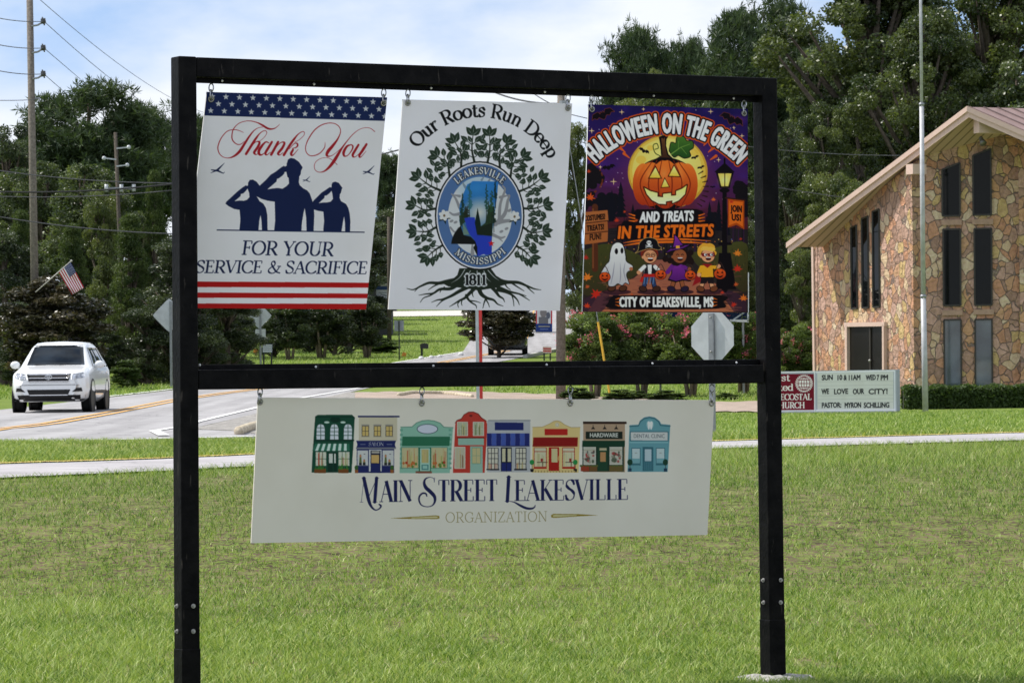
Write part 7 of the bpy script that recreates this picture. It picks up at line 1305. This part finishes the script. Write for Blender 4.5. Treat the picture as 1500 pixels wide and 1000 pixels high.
for a in (
  ('pine_tree', 130, 114, 170, 190, 'big round topped pine rising above the left trees', 'tree', GL_), ('pine_tree', 210, 155, 120, 203, 'lower dark pine just right of the big round topped pine', 'tree', GL_), ('dark_tree', 12, 158, 120, 178, 'dark leafy tree at the left edge behind the tall grey pole', 'tree', GL_), ('broadleaf_tree', 120, 218, 130, 169, 'mid green tree below the big pine, between the two utility poles', 'tree', GL_),
  ('broadleaf_tree', 62, 215, 110, 174, 'leafy tree right behind the tall grey pole', 'tree', GL_), ('cedar_tree', 226, 240, 90, 169, 'fresh green cedar left of the left black post', 'tree', GL_), ('cedar_tree', 290, 235, 100, 157, 'cedar behind the left black post and the salute sign', 'tree', GL_), ('pine_tree', 300, 168, 90, 200, 'pine top showing between the left post and the salute sign', 'tree', GL_),
  ('cedar_tree', 190, 305, 130, 152, 'bushy cedar above the small shrub, right of the flag', 'tree', GL_), ('dark_tree', 268, 330, 130, 150, 'dark dense tree behind the nearer diamond sign', 'tree', GL_), ('magnolia_tree', 78, 395, 185, 139.5, 'brown green magnolia behind the white car and flag', 'tree', GL_), ('dark_tree', 5, 315, 110, 152, 'dark low tree at the left edge above the white car', 'tree', GL_),
  ('broadleaf_tree', 165, 265, 110, 171, 'leafy tree behind the foot of the dark pole with the cross arm', 'tree', GL_), ('cedar_tree', 30, 300, 100, 158, 'cedar among the left trees just above the white car', 'tree', GL_), ('dark_tree', 330, 395, 110, 158, 'black shaded tree under the salute sign, by the farther diamond sign', 'tree', GL_), ('dark_tree', 285, 420, 70, 150, 'low dark tree beside the left post under the salute sign', 'tree', GL_),
  ('cedar_tree', 105, 320, 110, 155, 'cedar rising behind the drooping flag', 'tree', GL_), ('bright_tree', 150, 250, 70, 164, 'small yellow green tree left of the dark pole with the cross arm', 'tree', GL_), ('dark_tree', 120, 430, 110, 149, 'dark low thicket tree behind the drooping flag', 'tree', GL_), ('dark_tree', 215, 440, 90, 148.5, 'dark low thicket tree right behind the small shrub', 'tree', GL_), ('broadleaf_tree', 250, 400, 90, 154, 'low leafy tree just left of the left black post', 'tree', GL_), ('dark_tree', 20, 430, 100, 147, 'dark low thicket tree behind the roof of the white car', 'tree', GL_), ('dark_tree', 345, 430, 70, 165, 'black shaded thicket tree between the post and the farther diamond sign', 'tree', GL_), ('dark_tree', 452, 430, 60, 200, 'dark low tree behind the left thin stemmed trees', 'tree', GL_), ('dark_tree', 512, 425, 60, 200, 'dark low tree behind the right thin stemmed trees', 'tree', GL_),
  ('dark_tree', 430, 330, 150, 215, 'dark tree behind the salute sign stripes', 'tree', GF_), ('dark_tree', 510, 300, 150, 222, 'dark tree behind the right side of the salute sign', 'tree', GF_), ('broadleaf_tree', 400, 200, 150, 240, 'leafy tree hidden behind the middle of the salute sign', 'tree', GF_),
  ('dark_tree', 400, 428, 58, 190, 'small dark tree right of the yard sign legs', 'tree', GL_), ('myrtle0', 424, 425, 70, 184, 'thin stemmed small tree left in the row under the salute sign', 'tree', GL_), ('myrtle0', 470, 410, 80, 186, 'thin stemmed small tree in the middle of the row under the salute sign', 'tree', GL_), ('myrtle0', 537, 425, 66, 187, 'thin leaning small tree right in the row, below the shed', 'tree', GL_), ('dark_tree', 490, 435, 55, 192, 'low dark tree between the thin stemmed small trees', 'tree', GL_),
  ('pine_tree', 569, 224, 62, 305, 'far pine top between the salute sign and the roots sign', 'tree', GF_), ('dark_tree', 575, 290, 90, 285, 'dark far tree behind the slim brown pole', 'tree', GF_), ('dark_tree', 545, 330, 80, 262, 'dark far tree above the shed roof', 'tree', GF_), ('dark_tree', 600, 330, 90, 300, 'dark far tree behind the left edge of the roots sign', 'tree', GF_),
  ('magnolia_tree', 731, 415, 118, 183, 'round dark magnolia with short trunk beside the hill road', 'tree', None), ('broadleaf_tree', 680, 330, 180, 390, 'far leafy tree behind the roots sign, left half', 'tree', GF_), ('broadleaf_tree', 770, 320, 160, 400, 'far leafy tree behind the roots sign, right half', 'tree', GF_),
  ('bright_tree', 846, 148, 62, 240, 'light green tree seen between the roots sign and the halloween sign', 'tree', GR_), ('dark_tree', 845, 428, 90, 380, 'far dark tree on the hill road beside the brown pole', 'tree', GF_), ('thin_tree', 868, 80, 34, 235, 'thin wispy treetop peeking over the top beam', 'tree', GR_),
  ('pine_tree', 938, 36, 96, 225, 'pine above the top beam, left of the spire shaped pine', 'tree', GR_), ('bright_tree', 955, 62, 60, 215, 'bright treetop in front of the pine over the beam', 'tree', GR_), ('pine_tree', 1008, 54, 70, 232, 'pine between the left pine and the spire shaped pine', 'tree', GR_), ('spire_pine', 1052, 24, 52, 222, 'narrow spire shaped pine above the top beam', 'tree', GR_),
  ('bright_tree', 905, 108, 120, 205, 'light green tree showing over the left of the halloween sign', 'tree', GR_), ('broadleaf_tree', 1000, 95, 150, 208, 'leafy tree showing over the middle of the halloween sign', 'tree', GR_), ('broadleaf_tree', 1075, 82, 110, 204, 'leafy tree showing over the right of the halloween sign', 'tree', GR_),
  ('pine_tree', 1118, -10, 140, 195, 'tall pine above the right end of the top beam', 'tree', GR_), ('oak_tree', 1275, -130, 330, 172, 'largest oak, its crown filling the top right left of the flagpole', 'tree', GR_), ('oak_tree', 1450, -150, 300, 178, 'huge oak at the top right corner above the church gable', 'tree', GR_), ('broadleaf_tree', 1185, 40, 150, 188, 'tall leafy tree right of the right black post, upper part', 'tree', GR_),
  ('bright_tree', 1222, 222, 95, 152, 'small light green tree against the church roof slope', 'tree', GR_), ('oak_tree', 1215, 120, 150, 160, 'mid height oak left of the church roof', 'tree', GR_), ('dark_tree', 1155, 150, 110, 166, 'dark tree right beside the right black post', 'tree', GR_), ('bright_tree', 1172, 345, 70, 150, 'bright low tree left of the church wall', 'tree', GR_), ('dark_tree', 1140, 300, 90, 172, 'dark low tree behind the right black post', 'tree', GR_),
  ('oak_tree', 1350, -20, 240, 162, 'oak directly behind the flagpole top and church roof', 'tree', GR_), ('broadleaf_tree', 1490, 50, 170, 160, 'leafy tree behind the church ridge at the right edge', 'tree', GR_), ('oak_tree', 1580, -40, 200, 165, 'oak cut by the right edge of the view', 'tree', GR_), ('dark_tree', 1300, 130, 170, 185, 'dark tree deep behind the church roof slope', 'tree', GR_), ('dark_tree', 1420, 60, 200, 190, 'dark tree deep behind the church gable peak', 'tree', GR_),
  ('oak_tree', 1082, 285, 80, 129.5, 'leafy tree beside the church, mostly behind the right post and halloween sign', 'tree', GR_), ('broadleaf_tree', 1060, 250, 160, 190, 'leafy tree hidden behind the right half of the halloween sign', 'tree', GR_), ('broadleaf_tree', 930, 250, 160, 195, 'leafy tree hidden behind the left half of the halloween sign', 'tree', GR_), ('dark_tree', 1010, 330, 150, 180, 'dark tree behind the foot of the halloween sign', 'tree', GR_),
):
    k = a[0]
    if k == 'myrtle0':
        if 'stem_tree' not in PROTO: kind_of['stem_tree'] = 'myrtle'; b_ = BLOS; PROTO['stem_tree'] = (tree_proto('stem_tree', 55, LF['dark'], BARKP), [False]); q_ = [c for c in PROTO['stem_tree'][0].children if c.name.startswith('blossom')]; [bpy.data.objects.remove(c) for c in q_]
        k = 'stem_tree'
    tree(k, *a[1:])
for px, yt, wd, D, lab in ((870, 437, 92, 125, 'pink flowering crape myrtle beside the yellow guy guard'), (938, 428, 96, 125.5, 'pink flowering crape myrtle under the middle of the halloween sign'), (1010, 440, 96, 124.5, 'pink flowering crape myrtle left of the silver eight sided sign'), (1088, 432, 84, 127.5, 'pink flowering crape myrtle between the eight sided sign and right post'), (1172, 466, 62, 128, 'small crape myrtle by the left church corner')):
    tree('crape_myrtle', px, yt, wd, D, lab, 'shrub', 'crape myrtles')
tree('shrub', 184, 523, 48, 143, 'small rounded green shrub right of the white car', 'shrub')
for px, yt, wd, D, lab in ((846, 564, 54, 119.5, 'low rounded shrub at the foot of the brown pole'), (908, 567, 52, 120, 'low rounded shrub under the left crape myrtles'), (975, 568, 62, 119.5, 'low rounded shrub between two crape myrtle trunks'), (1063, 572, 40, 119.5, 'low rounded shrub right of the channel post'), (1130, 573, 40, 119, 'low rounded shrub by the maroon notice board'), (934, 569, 40, 121, 'low rounded shrub at a crape myrtle trunk under the middle beam'), (560, 492, 50, 196, 'low rounded shrub at the foot of the slim brown pole')):
    tree('shrub', px, yt, wd, D, lab, 'shrub', 'low rounded shrubs')
# far wood closing the view
FW = []
for i, px in enumerate(list(range(-1000, -260, 150)) + list(range(-260, 420, 95)) + list(range(1100, 1850, 95)) + list(range(1900, 2500, 150))):
    left = px < 600; tree('broadleaf_tree' if i % 2 else 'dark_tree', px, (235 if left else 30) + 25 * math.sin(i * 2.1), 165, 255 + 10 * (i % 3), 'leafy tree in the far wood behind the %s trees' % ('left' if left else 'right'), 'tree', 'far wood on the %s' % ('left' if left else 'right'))
# clipped hedge before the church
r = np.random.default_rng(9); t = thing('hedge', G(1420, 601), 'low clipped dark green hedge before the church windows', 'hedge'); a, b = P(1322, 590, 104), P(1720, 585, 105); n = 26000; u = r.uniform(0, 1, n); hh = .56; s_ = r.integers(0, 3, n)
fx = a.x + (b.x - a.x) * u; fy = 104 + u * 1.0 + np.where(s_ == 0, -.45, np.where(s_ == 1, r.uniform(-.45, .45, n), .45)) + r.normal(0, .03, n); fz = np.where(s_ == 1, hh + .03 * np.sin(u * 60), r.uniform(0, hh, n)) + r.normal(0, .025, n)
c = np.c_[fx, fy, terr(fx, np.full(n, 104.5)) + fz]; V = cards(c, .09, .055, r) - np.array(t.location); np_mesh('foliage', V, quads(n), LF['dark' if 0 else 'bush'], t, attr={'Leaf': np.repeat(r.uniform(0, .8, n), 4)[:, None].repeat(3, 1)})
m = MB(); m.box(((a.x + b.x) / 2, 104.5, tz(a.x, 104.5) + .24), (b.x - a.x - .1, .7, .5)); m.build('inner_branches', mat('hedge_branches', (.015, .02, .008), .9), t)
# grass
GRASS = leaf_mat('grass_blade', (.030, .105, .007), (.62, .60, .33), .28, .5, .22)
for n_ in GRASS.node_tree.nodes:
    if n_.type == 'VALTORGB':
        for p_, c_ in ((.45, (.19, .29, .048)), (.78, (.39, .48, .15))): e_ = n_.color_ramp.elements.new(p_); e_.color = (*c_, 1)
def blades(name, n, D0, D1, hh, ww, label, p=2.0, Xlim=None, straw=.075, mask=None, seed=1):
    r = np.random.default_rng(seed); u = r.uniform(0, 1, n); D = 1 / (1 / D0 + (1 / D1 - 1 / D0) * u) if p == 2 else D0 + (D1 - D0) * u
    lo, hi = Xlim if Xlim else (-.19, .19); X = r.uniform(lo, hi, n) * D
    kp = np.ones(n, bool) if mask is None else mask(X, D); s = soil_amount(X, D); kp &= r.uniform(0, 1, n) > .93 * s; X, D, s = X[kp], D[kp], s[kp]; n = len(X)
    an = r.uniform(0, 6.28, n); pat = .5 + .25 * np.sin(X * 1.3 + 2 * np.sin(D * .7)) * np.sin(D * .9 + X * .4 + 1) + .25 * np.sin(X * 6.1 + 3 * np.sin(D * 1.9)) * np.sin(D * 3.3 + 2 * np.sin(X * 4.3)); H_ = hh * r.uniform(.5, 1.25, n) * (.75 + .45 * pat) * (1 - .45 * s) * (1 + .7 * np.clip((D - 33) / 6, 0, 1) * (D < 60)); W_ = ww * r.uniform(.6, 1.3, n); lean = r.uniform(.3, 1.3, n) * H_; la = r.uniform(0, 6.28, n)
    b = np.c_[X, D, terr(X, D) - .01]; d = np.c_[np.cos(an), np.sin(an), 0 * an] * W_[:, None] / 2; mid = b + np.c_[np.cos(la) * lean * .35, np.sin(la) * lean * .35, H_ * .62]; tip = b + np.c_[np.cos(la) * lean, np.sin(la) * lean, H_]
    V = np.stack([b - d, b + d, mid + d * .8, mid - d * .8, tip], 1).reshape(-1, 3); i = np.arange(n)[:, None] * 5
    Fq = np.concatenate([i + np.array([[0, 1, 2]]), i + np.array([[0, 2, 3]]), i + np.array([[3, 2, 4]])], 0)
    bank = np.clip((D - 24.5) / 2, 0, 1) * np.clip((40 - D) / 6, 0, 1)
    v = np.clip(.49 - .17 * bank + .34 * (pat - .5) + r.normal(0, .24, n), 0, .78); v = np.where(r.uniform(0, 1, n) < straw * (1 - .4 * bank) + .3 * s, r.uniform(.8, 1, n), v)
    o = np_mesh(name, V, Fq, GRASS, attr={'Leaf': np.repeat(v, 5)[:, None].repeat(3, 1)}); return tag(o, label, 'grass', kind='stuff')
pa_x = np.array([q.x for q in PATH_N]); pny = np.array([q.y for q in PATH_N]); pfy = np.array([q.y for q in PATH_F])
def m_near(X, D): return (D < np.interp(X, pa_x, pny) + .3) & (np.hypot(X - b2.x, D - b2.y) > .19)
def m_far(X, D): return D > np.interp(X, [q.x for q in PATH_F], pfy) + .05
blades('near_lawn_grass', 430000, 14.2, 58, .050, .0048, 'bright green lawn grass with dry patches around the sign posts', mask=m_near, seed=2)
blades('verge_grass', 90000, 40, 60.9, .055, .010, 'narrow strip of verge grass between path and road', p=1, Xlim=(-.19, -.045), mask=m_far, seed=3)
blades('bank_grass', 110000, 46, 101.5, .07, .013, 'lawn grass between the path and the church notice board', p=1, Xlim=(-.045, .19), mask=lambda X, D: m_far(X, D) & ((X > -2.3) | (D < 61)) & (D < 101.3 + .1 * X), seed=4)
blades('far_lawn_grass', 120000, 117, 268, .13, .028, 'lawn grass on the rising ground behind the side street', p=1, Xlim=(-.16, .155), straw=.05, mask=lambda X, D: ((D < 101) | (D > np.interp(X, [q.x for q in STREET_F], [q.y for q in STREET_F]) + .2) | (X < STREET_F[0].x)) & ((X > np.interp(D, RR[:, 0], RR[:, 2]) + .3) & (X > -4 + (D - 117) * .1)) | (X < np.interp(D, RR[:, 0], RR[:, 1]) - .2), seed=5)
